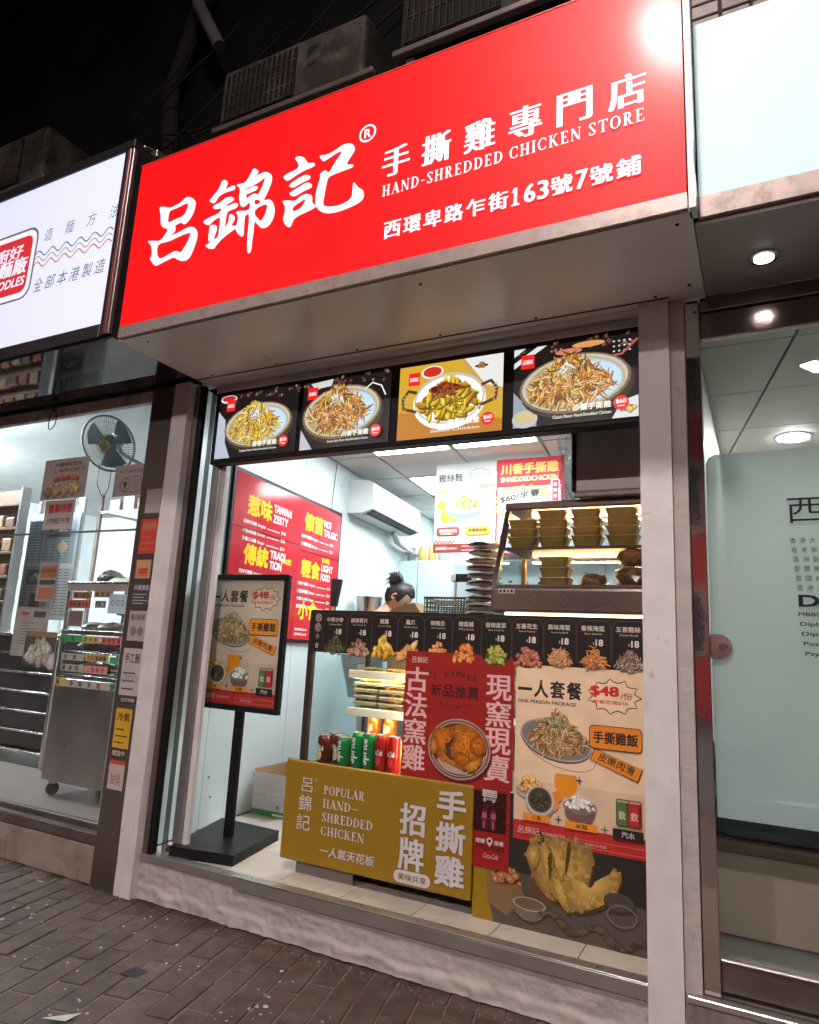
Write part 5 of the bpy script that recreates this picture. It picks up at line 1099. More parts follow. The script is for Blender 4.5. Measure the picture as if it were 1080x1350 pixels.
secs = [(.10, .73, '惹味', ['TAIWAN', 'ZESTY'], 3, '$60起', .5), (.10, .42, '傳統', ['TRADI', 'TION'], 2, '$60起', .5), (.10, .14, '拌飯', ['RICE', 'BOWL'], 2, '$48起', .5), (.60, .76, '懷舊', ['NOS', 'TALGIC'], 2, '$58起', .9), (.60, .42, '輕食', ['LIGHT', 'FOOD'], 4, '$38起', .9), (.60, .12, '小食', ['SNACK'], 0, '', .9)]
for (x, z, cn, en, nl, pr, px) in secs:
    x *= W; z *= H; k = .26 if x < .5 else .26
    p.text(cn, x, z+.02, x+k, z+.14, YE, bold=.05)
    for i, e in enumerate(en): p.text(e, x+k+.015, z+.085-i*.062 if len(en) > 1 else z+.05, x+k+.015+.035*len(e), z+.135-i*.062 if len(en) > 1 else z+.1, WHT, bold=.05)
    for i in range(nl):
        zz = z-.035-i*.048; p.text(['招牌手撕雞 Original', '川香麻辣雞 Sichuan', '沙薑口水雞 Ginger', '蒜蓉雞絲 Garlic'][i], x-.03, zz, x+.2, zz+.026, WHT, bold=.03); p.rect(x+.22, zz+.006, x+.36, zz+.011, WHT); p.text('$%d' % (18+i*8), x+.38, zz, x+.43, zz+.022, WHT, bold=.02)
    if pr: p.text(pr, W*px-.12, z-.035-nl*.048-.03, W*px, z-.035-nl*.048+.012, YE, bold=.04)
for i in range(6):
    zz = H*.10-.035-i*.03
    if zz > .01: p.text('涼拌青瓜 $18', W*.60-.03, zz, W*.60+.13, zz+.018, WHT, bold=.03); p.text('滷水蛋 $12', W*.60+.2, zz, W*.60+.36, zz+.018, WHT, bold=.03)
for z in (H*.36, H*.66): p.rect(0, z, W*.55, z+.004, (.15, .01, .01))
for z in (H*.30, H*.63): p.rect(W*.55, z, W, z+.004, (.15, .01, .01))
p.rect(W*.55, 0, W*.553, H, (.3, .02, .02)); p.rect(W*.3, 0, W*.302, H, (.4, .02, .03))
bz = math.atan2(LWD.y, LWD.x)
mt = Matrix((LWD, -LWN, Vector((0, 0, 1)))).transposed()
p.build(print_mat('glossy_menu_print', rough=.12), t, lw(sa, zb_, .0205), mtx=mt)
# black handheld on the wall
q = P(446, 780, 1, 1.80); 
t = thing('wall_phone', lw(1.7, 1.38, .03), 'black tablet clipped on the wall beside the red menu', 'tablet')
MB().hexa([lw(1.66, 1.37, .005), lw(1.70, 1.37, .05), lw(1.73, 1.37, .05), lw(1.69, 1.37, .005)], [lw(1.66, 1.56, .02), lw(1.70, 1.56, .08), lw(1.73, 1.56, .08), lw(1.69, 1.56, .02)]).build('body', M_blackp, t)
MB().hexa([lw(1.68, 1.32, .002), lw(1.71, 1.32, .03), lw(1.72, 1.32, .03), lw(1.69, 1.32, .002)], [lw(1.68, 1.368, .002), lw(1.71, 1.368, .03), lw(1.72, 1.368, .03), lw(1.69, 1.368, .002)]).build('clip', M_steel, t)
# thin hanging cable
MB_ = MB().tube([lw(1.62, 2.38, .02), lw(1.6, 2.1, .012), lw(1.63, 1.9, .012), lw(1.6, 1.5, .015)], .0025, 6); solo(MB_, 'cable', M_blackp, lw(1.6, 1.5), 'thin black cable hanging down the left wall panel', 'cable')
# ================================================================ INDOOR AIR CONDITIONER
t = thing('wall_air_conditioner', lw(2.35, 2.08), 'white split air conditioner high on the left wall', 'air conditioner')
M_acw = mat('ac_white', (.72, .76, .76), .3, var=.02)
s0, s1 = 1.88, 2.95
prof = [(.002, 2.325), (.155, 2.325), (.20, 2.30), (.215, 2.14), (.205, 2.105), (.12, 2.075), (.002, 2.075)]
m = MB(); n_ = len(prof); vs = [lw(s0, z, o_) for o_, z in prof]+[lw(s1, z, o_) for o_, z in prof]
m.add(vs, [tuple(range(n_)), tuple(range(n_, 2*n_))]+[(i, (i+1) % n_, n_+(i+1) % n_, n_+i) for i in range(n_)]); m.build('body', M_acw, t)
MB().hexa([lw(s0+.05, 2.080, .135), lw(s1-.05, 2.080, .135), lw(s1-.05, 2.098, .196), lw(s0+.05, 2.098, .196)], [lw(s0+.05, 2.076, .135), lw(s1-.05, 2.076, .135), lw(s1-.05, 2.094, .2), lw(s0+.05, 2.094, .2)]).build('outlet', M_black, t)
MB().hexa([lw(s0+.06, 2.066, .10), lw(s1-.06, 2.066, .10), lw(s1-.06, 2.070, .14), lw(s0+.06, 2.070, .14)], [lw(s0+.06, 2.062, .10), lw(s1-.06, 2.062, .10), lw(s1-.06, 2.066, .142), lw(s0+.06, 2.066, .142)]).build('louvre', M_acw, t)
MB().hexa([lw(s0+.12, 2.155, .2135), lw(s0+.17, 2.155, .2135), lw(s0+.17, 2.16, .2145), lw(s0+.12, 2.16, .2145)], [lw(s0+.12, 2.155, .2155), lw(s0+.17, 2.155, .2155), lw(s0+.17, 2.16, .216), lw(s0+.12, 2.16, .216)]).build('badge', M_alu, t)
m = MB(); m.tube([lw(2.7, 2.06, .06), lw(2.8, 2.0, .05), lw(3.0, 1.98, .05), lw(3.6, 1.97, .05)], .022, 8); m.tube([lw(2.6, 2.06, .1), lw(2.75, 1.98, .1), lw(3.0, 1.95, .1), lw(3.6, 1.93, .1)], .014, 8)
solo(m, 'air_conditioner_pipes', mat('lagged_pipe', (.4, .4, .38), .6), lw(2.8, 2), 'lagged pipes running from the wall air conditioner to the back', 'pipe')
# ================================================================ HANGING POSTERS
z1, z0_ = 2.375, 1.755; yy = 1.83
t = thing('noodle_poster', (-1.765, yy, z0_), 'white hanging poster with a blue bowl of shredded chicken noodles', 'poster', None)
MB().box(-1.985, -1.545, yy, yy+.003, z0_, z1).build('sheet', mat('white_foamboard', (.6, .6, .58), .5), t)
p = Pic(seed=41, step=1e-5); W, H = .44, .62; p.rect(0, 0, W, H, (.50, .52, .50)); bk = (.04, .04, .04)
p.text('雞絲麵', .02, .49, .20, .55, bk, bold=.02); p.burst(.32, .535, .085, .045, 10, (.50, .52, .50), bk, .003); p.text('$40/碗', .25, .52, .385, .55, (.4, .15, .08), bold=.0, shear=.2)
p.rect(.02, .478, .22, .482, bk); p.text('SHREDDED CHICKEN NOODLE', .02, .463, .2, .472, bk); p.text('兩種口味', .02, .415, .165, .45, (.7, .25, .03), bold=.02)
for i in range(10): p.rect(.3+i*.013, .44+(i % 2)*.012, .313+i*.013, .452+(i % 2)*.012, (.6, .12, .05))
p.ell(.05, .33, .035, .035, (.7, .45, .05)); p.ell(.08, .25, .035, .05, (.7, .4, .04)); p.ell(.15, .24, .05, .025, (.7, .45, .06))
p.ell(.22, .26, .10, .035, (.45, .35, .25)); p.ell(.22, .285, .135, .05, (.2, .35, .7)); p.ell(.22, .305, .135, .045, (.25, .4, .75)); p.ell(.22, .308, .128, .039, (.75, .8, .85)); p.mound(.22, .325, .105, .062, 100, [(.8, .6, .25), (.75, .5, .15), (.85, .72, .4), (.3, .3, .08)], .05, .007, down=.4, curl=1.2)
for x, c, tx in ((.02, (.28, .06, .04), '香辣雞絲麵'), (.235, (.72, .42, .03), '麻醬雞絲麵')): p.rrect(x, .115, x+.17, .175, .02, bk); p.rrect(x+.003, .118, x+.167, .172, .019, c); p.text(tx, x+.02, .14, x+.15, .162, (.85, .82, .75) if x < .1 else bk, bold=.03); p.rect(x+.03, .127, x+.12, .132, (.8, .7, .6))
for i in range(12): p.rect(.0+i*.013, .062+(i % 2)*.011, .013+i*.013, .073+(i % 2)*.011, (.6, .12, .05))
p.rect(0, 0, W, .06, (.28, .05, .04)); p.text('呂錦記', .02, .02, .1, .042, WHT, bold=.02); p.text('手撕雞專門店', .105, .022, .175, .036, WHT); p.rect(.21, .015, .42, .018, WHT); p.rect(.21, .042, .42, .045, WHT)
p.build(print_mat('hanging_print', rough=.5), t, (-1.985, yy, z0_))
t = thing('shredded_chicken_poster', (-1.31, yy, z0_-.03), 'red hanging poster with gold shredded chicken heading and price burst', 'poster', None)
MB().box(-1.542, -1.085, yy, yy+.003, z0_-.02, z1).build('sheet', mat('white_foamboard', 0), t)
p = Pic(seed=42, step=1e-5); W, H = .457, .64; p.rect(0, 0, W, H, (.6, .02, .04)); p.rect(.012, .012, W-.02, .45, (.58, .57, .54)); GD = (.85, .5, .12)
p.text('川香手撕雞', .03, .535, .42, .61, GD, bold=.05); p.text('SHREDDEDCHICKEN', .03, .485, .42, .52, (.85, .65, .3), bold=.05)
for i in range(24):
    a = i*math.pi/12; p.poly([(.2, .33), (.2+.22*math.cos(a), .33+.13*math.sin(a)), (.2+.22*math.cos(a+.13), .33+.13*math.sin(a+.13))], (.75, .45, .1))
p.burst(.17, .36, .18, .075, 12, (.8, .82, .82), bk, .003); p.text('$60/半隻', .03, .34, .3, .395, bk, bold=.04, rise=.15)
p.rrect(.37, .3, .43, .49, .02, (.82, .8, .8)); p.rrect(.38, .31, .42, .48, .01, (.6, .03, .05)); p.col('香辣惹味', .385, .465, .028, .038, WHT)
p.mound(.22, .13, .17, .08, 90, CH, .08, .01); p.build(print_mat('hanging_print', 0), t, (-1.542, yy, z0_-.02))
# ================================================================ BACK OF THE SHOP
t = thing('white_fridge', (-2.75, 3.3, .18), 'tall white storage fridge at the back behind the worker', 'fridge')
M_wf = mat('fridge_white_blue', (.55, .68, .72), .25, var=.03)
MB().box(-3.0, -2.36, 3.02, 3.6, .18, 1.87, .012).build('body', M_wf, t)
MB().box(-2.995, -2.69, 3.0, 3.018, .25, 1.86, .004).build('door', M_wf, t); MB().box(-2.682, -2.365, 3.0, 3.018, .25, 1.86, .004).build('door', M_wf, t)
for i, (x, h, kd) in enumerate(((-2.92, .10, 'w'), (-2.84, .14, 'g'), (-2.74, .15, 'y'), (-2.64, .15, 'y'), (-2.54, .17, 'g'), (-2.44, .22, 'w'))):
    t = thing('food_jar', (x, 3.2, 1.87), {0: 'small white tub at the far left on top of the white fridge', 1: 'clear jar second from the left on top of the white fridge', 2: 'jar with yellow label, left of the two yellow ones on the white fridge', 3: 'jar with yellow label, right of the two yellow ones on the white fridge', 4: 'clear jar right of the yellow ones on the white fridge', 5: 'tall white bottle at the right end of the white fridge top'}[i], 'jar', 'jars on top of the white fridge')
    c0 = {'w': (.7, .7, .7), 'g': (.35, .42, .4), 'y': (.6, .42, .14)}[kd]
    MB().lathe([(.036, .0), (.04, .01), (.04, h-.035), (.03, h-.02)], (x, 3.2, 1.8705), 14).build('jar_body', mat('jar_'+kd, c0, .3), t, smooth=True)
    MB().lathe([(.031, h-.0195), (.032, h), (.001, h+.002)], (x, 3.2, 1.8705), 14).build('lid', mat('jar_lid_'+kd, (.7, .6, .3) if kd == 'y' else (.3, .3, .3), .3), t)
# hanging organiser and bottles at right back
t = thing('wall_shelf', (-1.5, 3.6, 1.1), 'shelf with clear jars hanging on the back wall behind the bags', 'shelf')
MB().box(-2.3, -.9, 3.55, 3.93, 1.53, 1.56, .003).build('board', mat('shelf_grey', (.5, .52, .52), .5), t); MB().box(-2.3, -.9, 3.55, 3.93, 1.0, 1.03, .003).build('board', mat('shelf_grey', 0), t)
for x in (-2.29, -.93): MB().box(x, x+.02, 3.56, 3.92, .182, 1.99, .002).build('upright', M_alu, t)
MB().box(-2.3, -.9, 3.55, 3.93, 1.99, 2.01, .003).build('board', mat('shelf_grey', 0), t)
rd = random.Random(7); words = ['first', 'second', 'third', 'fourth', 'fifth', 'sixth', 'seventh', 'eighth', 'ninth', 'tenth']
for i in range(9):
    x = -2.2+i*.14; h = rd.uniform(.16, .3)
    t = thing('bottle', (x, 3.68, 1.56), f'clear bottle, {words[i]} from the left on the back wall shelf', 'bottle', 'bottles on the back wall shelf')
    MB().lathe([(.035, 0), (.04, .01), (.04, h*.65), (.015, h*.8), (.015, h)], (x, 3.68, 1.5605), 12).build('bottle_body', mat('bottle_%d' % (i % 4), [(.6, .66, .68), (.45, .5, .48), (.5, .08, .05), (.62, .6, .5)][i % 4], .2), t, smooth=True)
    MB().lathe([(.017, h*1.0), (.017, h+.02), (.001, h+.021)], (x, 3.68, 1.5605), 12).build('cap', M_blackp if i % 2 else mat('red_cap', (.5, .04, .03), .4), t)
for i in range(4):
    x = P(592+i*13, 775, 1, 2.2).x
    t = thing('drying_cup', (x, 2.2, 1.30), f'clear plastic cup, {words[i]} from the left on the prep counter behind the basket', 'cup', 'clear cups behind the basket')
    MB().lathe([(.03, 0), (.042, .11), (.044, .112), (.040, .11), (.029, .004)], (x, 2.2, 1.3005), 14).build('cup', M_bag, t, smooth=True)
t = thing('prep_shelf', (-1.6, 2.2, 1.0), 'steel prep counter shelf behind the fridge', 'counter')
MB().box(-1.95, -.9, 2.05, 2.5, 1.27, 1.299, .003).build('top', M_steel, t); MB().box(-1.95, -.9, 2.07, 2.48, .18, 1.268, .003).build('cabinet', M_steel, t)
t = thing('hook_rail', (-1.72, 2.2, 1.56), 'small black rail with white clips on the back of the counter', 'rail')
a = P(597, 762, 1, 2.3); b = P(628, 765, 1, 2.3)
MB().box(a.x, b.x, 2.29, 2.31, a.z-.03, a.z+.03, .003).build('rail', M_blackp, t)
for x in (a.x-.01, b.x-.03): MB().box(x, x+.04, 2.28, 2.289, a.z-.025, a.z+.025, .003).build('clip', M_cw, t)
MB().box(a.x+.02, a.x+.035, 2.295, 2.31, 1.3, a.z-.031).build('post', M_alu, t)
# bucket by the worker
t = thing('steel_pot', (-2.72, 1.95, 1.2), 'steel pot with ladle at the left of the worker', 'pot')
a = P(487, 793, 1, 2.1)
MB().lathe([(.08, -.12), (.1, .03), (.104, .032), (.096, .03), (.075, -.11)], (a.x, 2.1, a.z), 20).build('pot_body', M_steel, t, smooth=True); MB().tube([(a.x, 2.1, a.z), (a.x-.04, 2.12, a.z+.14)], .006, 6).build('ladle', M_steel, t)
MB().box(a.x-.07, a.x+.07, 2.03, 2.17, a.z-.17, a.z-.125, .003).build('stand', M_steel, t)
m = MB().box(-2.02, -1.62, 1.35, 1.95, .18, 1.04, .004); solo(m, 'work_table', M_steel, (-1.8, 1.6, .18), 'steel work table in front of the worker', 'table')
# ================================================================ THE WORKER
def skin_mesh(name, chains, m, parent, sub=2, root=None):
    """chains: lists of (co, radius); points that coincide are welded"""
    bm = bmesh.new(); sk = bm.verts.layers.skin.verify(); vd = {}
    def gv(co, r):
        k = tuple(round(c, 3) for c in co)
        if k not in vd: v = bm.verts.new(co); v[sk].radius = (r, r) if not isinstance(r, tuple) else r; vd[k] = v
        return vd[k]
    for ch in chains:
        pv = None
        for co, r in ch:
            v = gv(co, r)
            if pv is not None and pv is not v:
                try: bm.edges.new((pv, v))
                except ValueError: pass
            pv = v
    rt = vd[tuple(round(c, 3) for c in (root or chains[0][0][0]))]; rt[sk].use_root = True
    org = ORG[parent.name]
    for v in bm.verts: v.co = v.co-org
    me = bpy.data.meshes.new(name); bm.to_mesh(me); bm.free(); o = bpy.data.objects.new(name, me)
    col.objects.link(o); md = o.modifiers.new('s', 'SKIN'); md.use_smooth_shade = True; s2 = o.modifiers.new('ss', 'SUBSURF'); s2.levels = sub; s2.render_levels = sub
    dg = bpy.context.evaluated_depsgraph_get(); me2 = bpy.data.meshes.new_from_object(o.evaluated_get(dg)); bpy.data.objects.remove(o)
    me2.name = name; me2.materials.clear(); me2.materials.append(m)
    for q in me2.polygons: q.use_smooth = True; q.material_index = 0
    o = bpy.data.objects.new(name, me2); col.objects.link(o); o.parent = parent; ORG[o.name] = org; return o
M_skin = mat('skin', (.50, .31, .23), .5, var=.08); M_shirt = mat('yellow_shirt', (.5, .31, .09), .8, var=.1, bump=.002, bscale=30); M_hair = mat('dark_hair', (.012, .009, .009), .38, var=.3, scale=80, bump=.002, bscale=120)
M_trs = mat('pale_grey_trousers', (.42, .48, .50), .8)
HC = P(527, 787, 1, 1.8)
px, py = HC.x-.16, 1.80
t = thing('person', (px, py, .18), 'worker in a yellow shirt with dark tied up hair bending over the counter', 'person')
pel = (px, py, 1.02); ch1 = (px+.02, py, 1.18); ch2 = (px+.05, py, 1.27); nk = (HC.x-.085, py, HC.z-.085); hd = (HC.x-.055, py, HC.z-.045)
body = [[(pel, .15), (ch1, .145), (ch2, .13), (nk, .055), (hd, .05)]]
for s in (-1, 1):
    sh = (px+.06, py+s*.17, 1.27); el = (px+.16, py+s*.21, 1.05); wr = (px+.36, py+s*.12, 1.075); pm_ = (px+.43, py+s*.10, 1.07)
    body.append([(ch2, .13), (sh, .062), (el, .043), (wr, .027), (pm_, .03)])
    for i, (dx_, dy_, L_) in enumerate(((.075, .026, 1), (.085, .010, 1), (.08, -.008, 1), (.065, -.024, 1), (.02, -.05 * 1, 1))):
        b0 = (pm_[0]+.015, pm_[1]+dy_*.8, 1.068); body.append([(pm_, .03), (b0, .011), (pm_[0]+dx_*.6, pm_[1]+dy_, 1.066), ] and [(pm_, .03), (b0, .011), ((pm_[0]+dx_*.6, pm_[1]+dy_, 1.068), .009), ((pm_[0]+dx_, pm_[1]+dy_*1.1, 1.056), .008)])
    hp = (px, py+s*.09, .95); kn = (px+.02, py+s*.10, .60); an = (px-.01, py+s*.10, .26); ft = (px+.13, py+s*.11, .21)
    body.append([(pel, .15), (hp, .1), (kn, .06), (an, .042), (ft, .035)])
skin_mesh('body', body, M_skin, t, 2, root=pel)
# clothes a little larger than the body
sh_ = [[((px, py, .98), .165), (ch1, .165), (ch2, .148), ((HC.x-.10, py, HC.z-.10), .068)]]
for s in (-1, 1): sh_.append([(ch2, .148), ((px+.06, py+s*.17, 1.27), .078), ((px+.11, py+s*.19, 1.15), .06)])
skin_mesh('shirt', sh_, M_shirt, t, 2, root=(px, py, .98))
tr_ = []
for s in (-1, 1): tr_.append([((px, py, .97), .155), ((px, py+s*.09, .93), .112), ((px+.02, py+s*.10, .60), .072), ((px-.01, py+s*.10, .27), .055)])
skin_mesh('trousers', tr_, M_trs, t, 2, root=(px, py, .97))
# head: facing right, tipped down
HM = Matrix.Translation(HC) @ Matrix.Rotation(R(8), 4, 'Z') @ Matrix.Rotation(R(50), 4, 'Y') @ Matrix.Scale(.87, 4)
def head_pt(u, v):   # u around from the face (+x), v up
    cu, su, cv, sv = math.cos(u), math.sin(u), math.cos(v), math.sin(v)
    x = .098*cu*cv; y_ = .074*su*cv; z = .118*sv
    if z < 0: k = 1-.35*(-z/.118)**1.5; y_ *= k; x = x*k+.018*(-z/.118) if cu > 0 else x*k*.9
    if cu > .9 and -.35 < sv < .12: x += .020*(1-abs(sv+.17)/.3)*(cu-.9)/.1*(1 if sv < 0 else .5)     # nose
    if cu > .85 and -.68 < sv < -.46: x += .006
    if cu > .8 and .02 < sv < .2 and abs(su) > .2: x -= .006
    return Vector((x, y_, z))
m = MB(); NU, NV = 36, 26; vs = []
for j in range(NV+1):
    for i in range(NU): vs.append(HM @ head_pt(2*math.pi*i/NU, -math.pi/2+math.pi*j/NV))
m.add(vs, [(j*NU+i, j*NU+(i+1) % NU, (j+1)*NU+(i+1) % NU, (j+1)*NU+i) for j in range(NV) for i in range(NU)])
hdo = m.build('head', M_skin, t, smooth=True)
m = MB()
for s in (-1, 1): m.lathe([(.001, -.004), (.022, 0), (.026, .006), (.018, .010), (.010, .004)], (0, 0, 0), 14, axis='y', sx=.75, sy=1.2)
vs = []
m2 = MB()
for s in (-1, 1): m2.add([HM @ (Matrix.Translation((-.012, s*.074, -.012)) @ (Matrix.Rotation(R(0), 4, 'Z') @ Vector((v.x, v.y*s, v.z)))) for v in m.v[:5*14]], m.f[:4*14+2])
m2.build('ear', M_skin, hdo, smooth=True)
m = MB()
for s in (-1, 1): m.blob(tuple(HM @ Vector((.083, s*.030, .012))), .010, .010, .006, jit=0)
m.build('eye', M_black, hdo)
m = MB(); m.blob(tuple(HM @ Vector((.088, 0, -.064))), .010, .018, .005, jit=0); m.build('mouth', mat('lips', (.35, .12, .1), .5), hdo)
vs = []; m = MB()
for j in range(NV+1):
    for i in range(NU):
        u = 2*math.pi*i/NU; v = -math.pi/2+math.pi*j/NV; q = head_pt(u, v); k = 1.13
        face = math.cos(u) > .45 and v < .62; side = abs(math.sin(u)) > .8 and v < -.2 and math.cos(u) > -.1; low = v < -.7
        if face or side or low: k = .94
        vs.append(HM @ (q*(k+(.016*math.sin(u*23+v*9)+.01*math.sin(u*51-v*14) if k > 1 else 0))))
m.add(vs, [(j*NU+i, j*NU+(i+1) % NU, (j+1)*NU+(i+1) % NU, (j+1)*NU+i) for j in range(NV) for i in range(NU)])
hair = m.build('hair', M_hair, t, smooth=True)
m = MB(); bc = HM @ Vector((-.125, 0, .055)); m.blob(tuple(bc), .048, .045, .05, jit=.25, seed=4); rd = random.Random(2)
for i in range(26):
    d = Vector((rd.uniform(-1, .4), rd.uniform(-1, 1), rd.uniform(-.9, 1))).normalized(); m.tube([bc, bc+d*.05+Vector((0, 0, .01)), bc+d*.085+Vector((-.01, 0, -.015))], [.009, .006, .001], 5)
for i in range(16):
    b = HM @ Vector((-.09+rd.uniform(-.02, .02), rd.uniform(-.05, .05), -.02)); m.tube([b, b+Vector((-.02, 0, -.05)), b+Vector((rd.uniform(-.03, 0), 0, -.10))], [.008, .006, .001], 5)
m.build('hair_bun', M_hair, t, smooth=True)
# ================================================================ NOODLE SHOP AT THE LEFT
M_lwall = mat('noodle_white_wall', (.78, .82, .83), .5, var=.06)
m = MB().box(-8.5, -2.70, .05, 5.0, .12, .198); struct(m, 'noodle_shop_floor', mat('stone_floor', (.20, .165, .15), .35, var=.15, scale=6, dirt=(.2, .17, .15)))
m = MB().box(-8.5, -2.69, .0, .05, -.012, .165); plin2 = struct(m, 'noodle_shop_step', mat('beige_slab', (.30, .235, .20), .6, var=.15, dirt=(.16, .12, .1), dscale=4))
for i in range(6): MB().box(-2.748-.62*(i+1)+.004, -2.748-.62*i, -.011, -.0005, .003, .160, .0025).build('stone_slab', mat('beige_slab', 0), plin2)
m = MB(); m.box(-8.5, -2.70, -.012, .03, .166, .215, .004); m.box(-8.5, -2.70, .031, .06, .199, .245, .004)
solo(m, 'noodle_shop_sill', M_alu_d, (-3.5, 0, .17), 'brown metal sill along the foot of the noodle shop glass', 'sill')
m = MB().hexa([lw(.07, .2, -.3), lw(5, .2, -.3), lw(5, 2.75, -.3), lw(.07, 2.75, -.3)], [lw(.07, .2, -.13), lw(5, .2, -.13), lw(5, 2.75, -.13), lw(.07, 2.75, -.13)]); struct(m, 'noodle_shop_side_wall', M_lwall)
m = MB().box(-8.5, -2.8, 4.2, 4.35, .2, 2.8); struct(m, 'noodle_shop_back_wall', M_lwall)
m = MB().box(-8.5, -2.65, .06, 4.5, 2.70, 2.8); struct(m, 'noodle_shop_ceiling', M_lwall)
m = MB().box(-8.6, -8.4, .0, 4.5, .2, 2.8); struct(m, 'noodle_shop_end_wall', M_lwall)
t = thing('tube_light', (-4.2, .30, 2.66), 'ceiling tube light inside the noodle shop', 'light')
MB().box(-6.9, -4.9, .26, .34, 2.66, 2.699, .004).build('holder', M_acw, t); MB().tube([(-6.88, .30, 2.64), (-4.92, .30, 2.64)], .018, 10).build('tube', lamp_mat('cool_tube', (.86, .96, 1), 560), t)
copy_thing(t, (-1.35, .65, 0), 'added unseen fill tube further left inside the noodle shop'); t['group'] = 'tube lights of the noodle shop'  # the copied tube is added out of view to brighten the shop
# brown pillar covered with stickers
t = thing('sticker_pillar', (-2.66, 0, 0), 'brown metal pillar covered with small stickers between the two shops', 'pillar')
MB().box(-2.735, -2.567, -.02, .069, -.012, 2.352, .004).build('pillar_body', mat('brown_panel_metal', (.14, .105, .095), .3, metal=.55, var=.2, scale=4, dirt=(.3, .26, .24), dscale=3, dth=.66), t)
p = Pic(seed=8, step=1e-5); 
def stick(x, z, w_, h, c, rows, hd='', dark=(.1, .08, .08), hc=None):
    p.rect(x, z, x+w_, z+h, c)
    if hd: p.text(hd, x+w_*.1, z+h*.68, x+w_*.9, z+h*.9, hc or dark, bold=.03)
    for i in range(rows): zz = z+h*(.12+.5*i/max(rows, 1)); p.rect(x+w_*.1, zz, x+w_*(.6+.3*p.rd.random()), zz+h*.035, dark)
PX = -2.735
stick(.03, 1.70, .10, .12, (.42, .36, .33), 0); stick(.02, 1.50, .115, .17, (.5, .05, .05), 3, '招財', (.35, .2, .05)); stick(.02, 1.38, .10, .09, (.5, .28, .14), 2); p.rect(.04, 1.40, .10, 1.43, (.6, .06, .04))
stick(.012, 1.245, .125, .115, (.06, .06, .06), 4, '外賣優惠', (.4, .4, .4)); stick(.018, 1.085, .115, .14, (.38, .33, .32), 0, '每日新鮮'); p.ell(.055, 1.13, .02, .022, (.2, .16, .15)); p.ell(.10, 1.13, .02, .022, (.2, .16, .15))
stick(.01, .835, .125, .215, (.46, .42, .42), 3, '手工麵'); 
for i in range(3): p.ring(.04+i*.035, .91, .014, .016, .003, (.15, .15, .15))
p.rect(.01, .80, .14, .83, (.05, .05, .05)); p.text('全日供應', .03, .806, .12, .824, (.5, .5, .5), bold=.02)
stick(.012, .60, .105, .175, (.62, .36, .04), 3, '冷氣', (.12, .06, .02)); p.rect(.012, .555, .11, .598, (.07, .05, .04)); p.text('開放中', .02, .565, .10, .59, (.55, .5, .4), bold=.02)
stick(.012, .42, .10, .12, (.5, .42, .38), 0); p.text('抽獎', .025, .44, .095, .49, (.35, .12, .1)); p.rect(.012, .528, .112, .545, (.55, .08, .06))
p.build(PM, t, (PX+.02, -.0205, 0), name='stickers')
t = thing('shop_window', (-4.2, .0, .25), 'large glass window of the noodle shop with notices stuck on it', 'window')
MB().box(-8.4, -2.737, .0, .008, .246, 1.62).build('pane', M_glass_d, t); MB().box(-8.4, -2.737, .0, .008, 1.632, 2.29).build('pane', M_glass_d, t)
MB().box(-8.4, -2.737, -.006, .03, 2.291, 2.352, .003).build('top_rail', mat('stained_steel_rail', (.50, .46, .44), .5, metal=.1, var=.25, scale=8, dirt=(.2, .15, .12), dscale=6), t)
MB().box(-8.4, -2.737, .0, .01, 1.621, 1.631).build('seam', mat('glass_edge', (.12, .16, .15), .2), t)
def flyer(x0, x1, z0, z1, label, fn, y=-.004, seed=1):
    t = thing('notice', ((x0+x1)/2, y, z0), label, 'notice', 'paper notices on the noodle shop glass'); MB().box(x0, x1, y, y+.002, z0, z1).build('sheet', mat('grey_paper', (.42, .37, .36), .7), t)
    p = Pic(seed=seed, step=1e-5); fn(p, x1-x0, z1-z0); p.build(PM, t, (x0, y, z0)); return t
DK = (.09, .07, .07)
def f1(p, W, H):
    p.rect(0, 0, W, H, (.44, .38, .36)); p.text('炸醬麵配雲吞', W*.25, H*.8, W*.85, H*.9, DK, bold=.02); p.text('上海菜肉餃子', W*.2, H*.66, W*.95, H*.76, DK, bold=.01)
    p.chunks(W*.55, H*.5, W*.25, H*.07, 20, [(.35, .08, .04), (.5, .16, .1)], W*.03); p.chunks(W*.28, H*.22, W*.16, H*.14, 14, [(.45, .33, .22), (.3, .18, .12)], W*.05); p.chunks(W*.68, H*.22, W*.18, H*.14, 16, [(.6, .45, .2), (.45, .3, .15)], W*.05)
def f2(p, W, H):
    p.rect(0, 0, W, H, (.42, .37, .36)); p.text('安心出行請掃描二維碼', W*.15, H*.74, W*.85, H*.84, DK); p.ring(W*.35, H*.36, W*.15, H*.22, W*.016, DK); p.poly([(W*.27, H*.45), (W*.43, H*.45), (W*.35, H*.2)], DK)
    p.line([(W*.35, H*.6), (W*.78, H*.6), (W*.84, H*.5), (W*.84, H*.24), (W*.78, H*.13), (W*.35, H*.13)], W*.014, DK)
    for i in range(4): p.rect(W*.54, H*(.24+i*.08), W*.76, H*(.265+i*.08), (.25, .22, .22))
def f3(p, W, H): p.rect(0, 0, W, H, (.45, .39, .37)); p.text('營業時間', W*.12, H*.56, W*.92, H*.88, (.45, .05, .05), bold=.05, ming=.01); p.text('上午9時至下午7時', W*.1, H*.18, W*.9, H*.4, (.12, .08, .08), bold=.04)
flyer(-3.535, -3.172, 1.812, 2.04, 'printed notice with pictures of fried dumplings on the noodle shop glass', f1, seed=2)
flyer(-2.955, -2.715, 1.80, 1.965, 'grey notice with a round emblem and rounded outline on the noodle shop glass', f2)
flyer(-3.478, -3.238, 1.645, 1.805, 'opening hours notice with red Chinese characters on the noodle shop glass', f3)
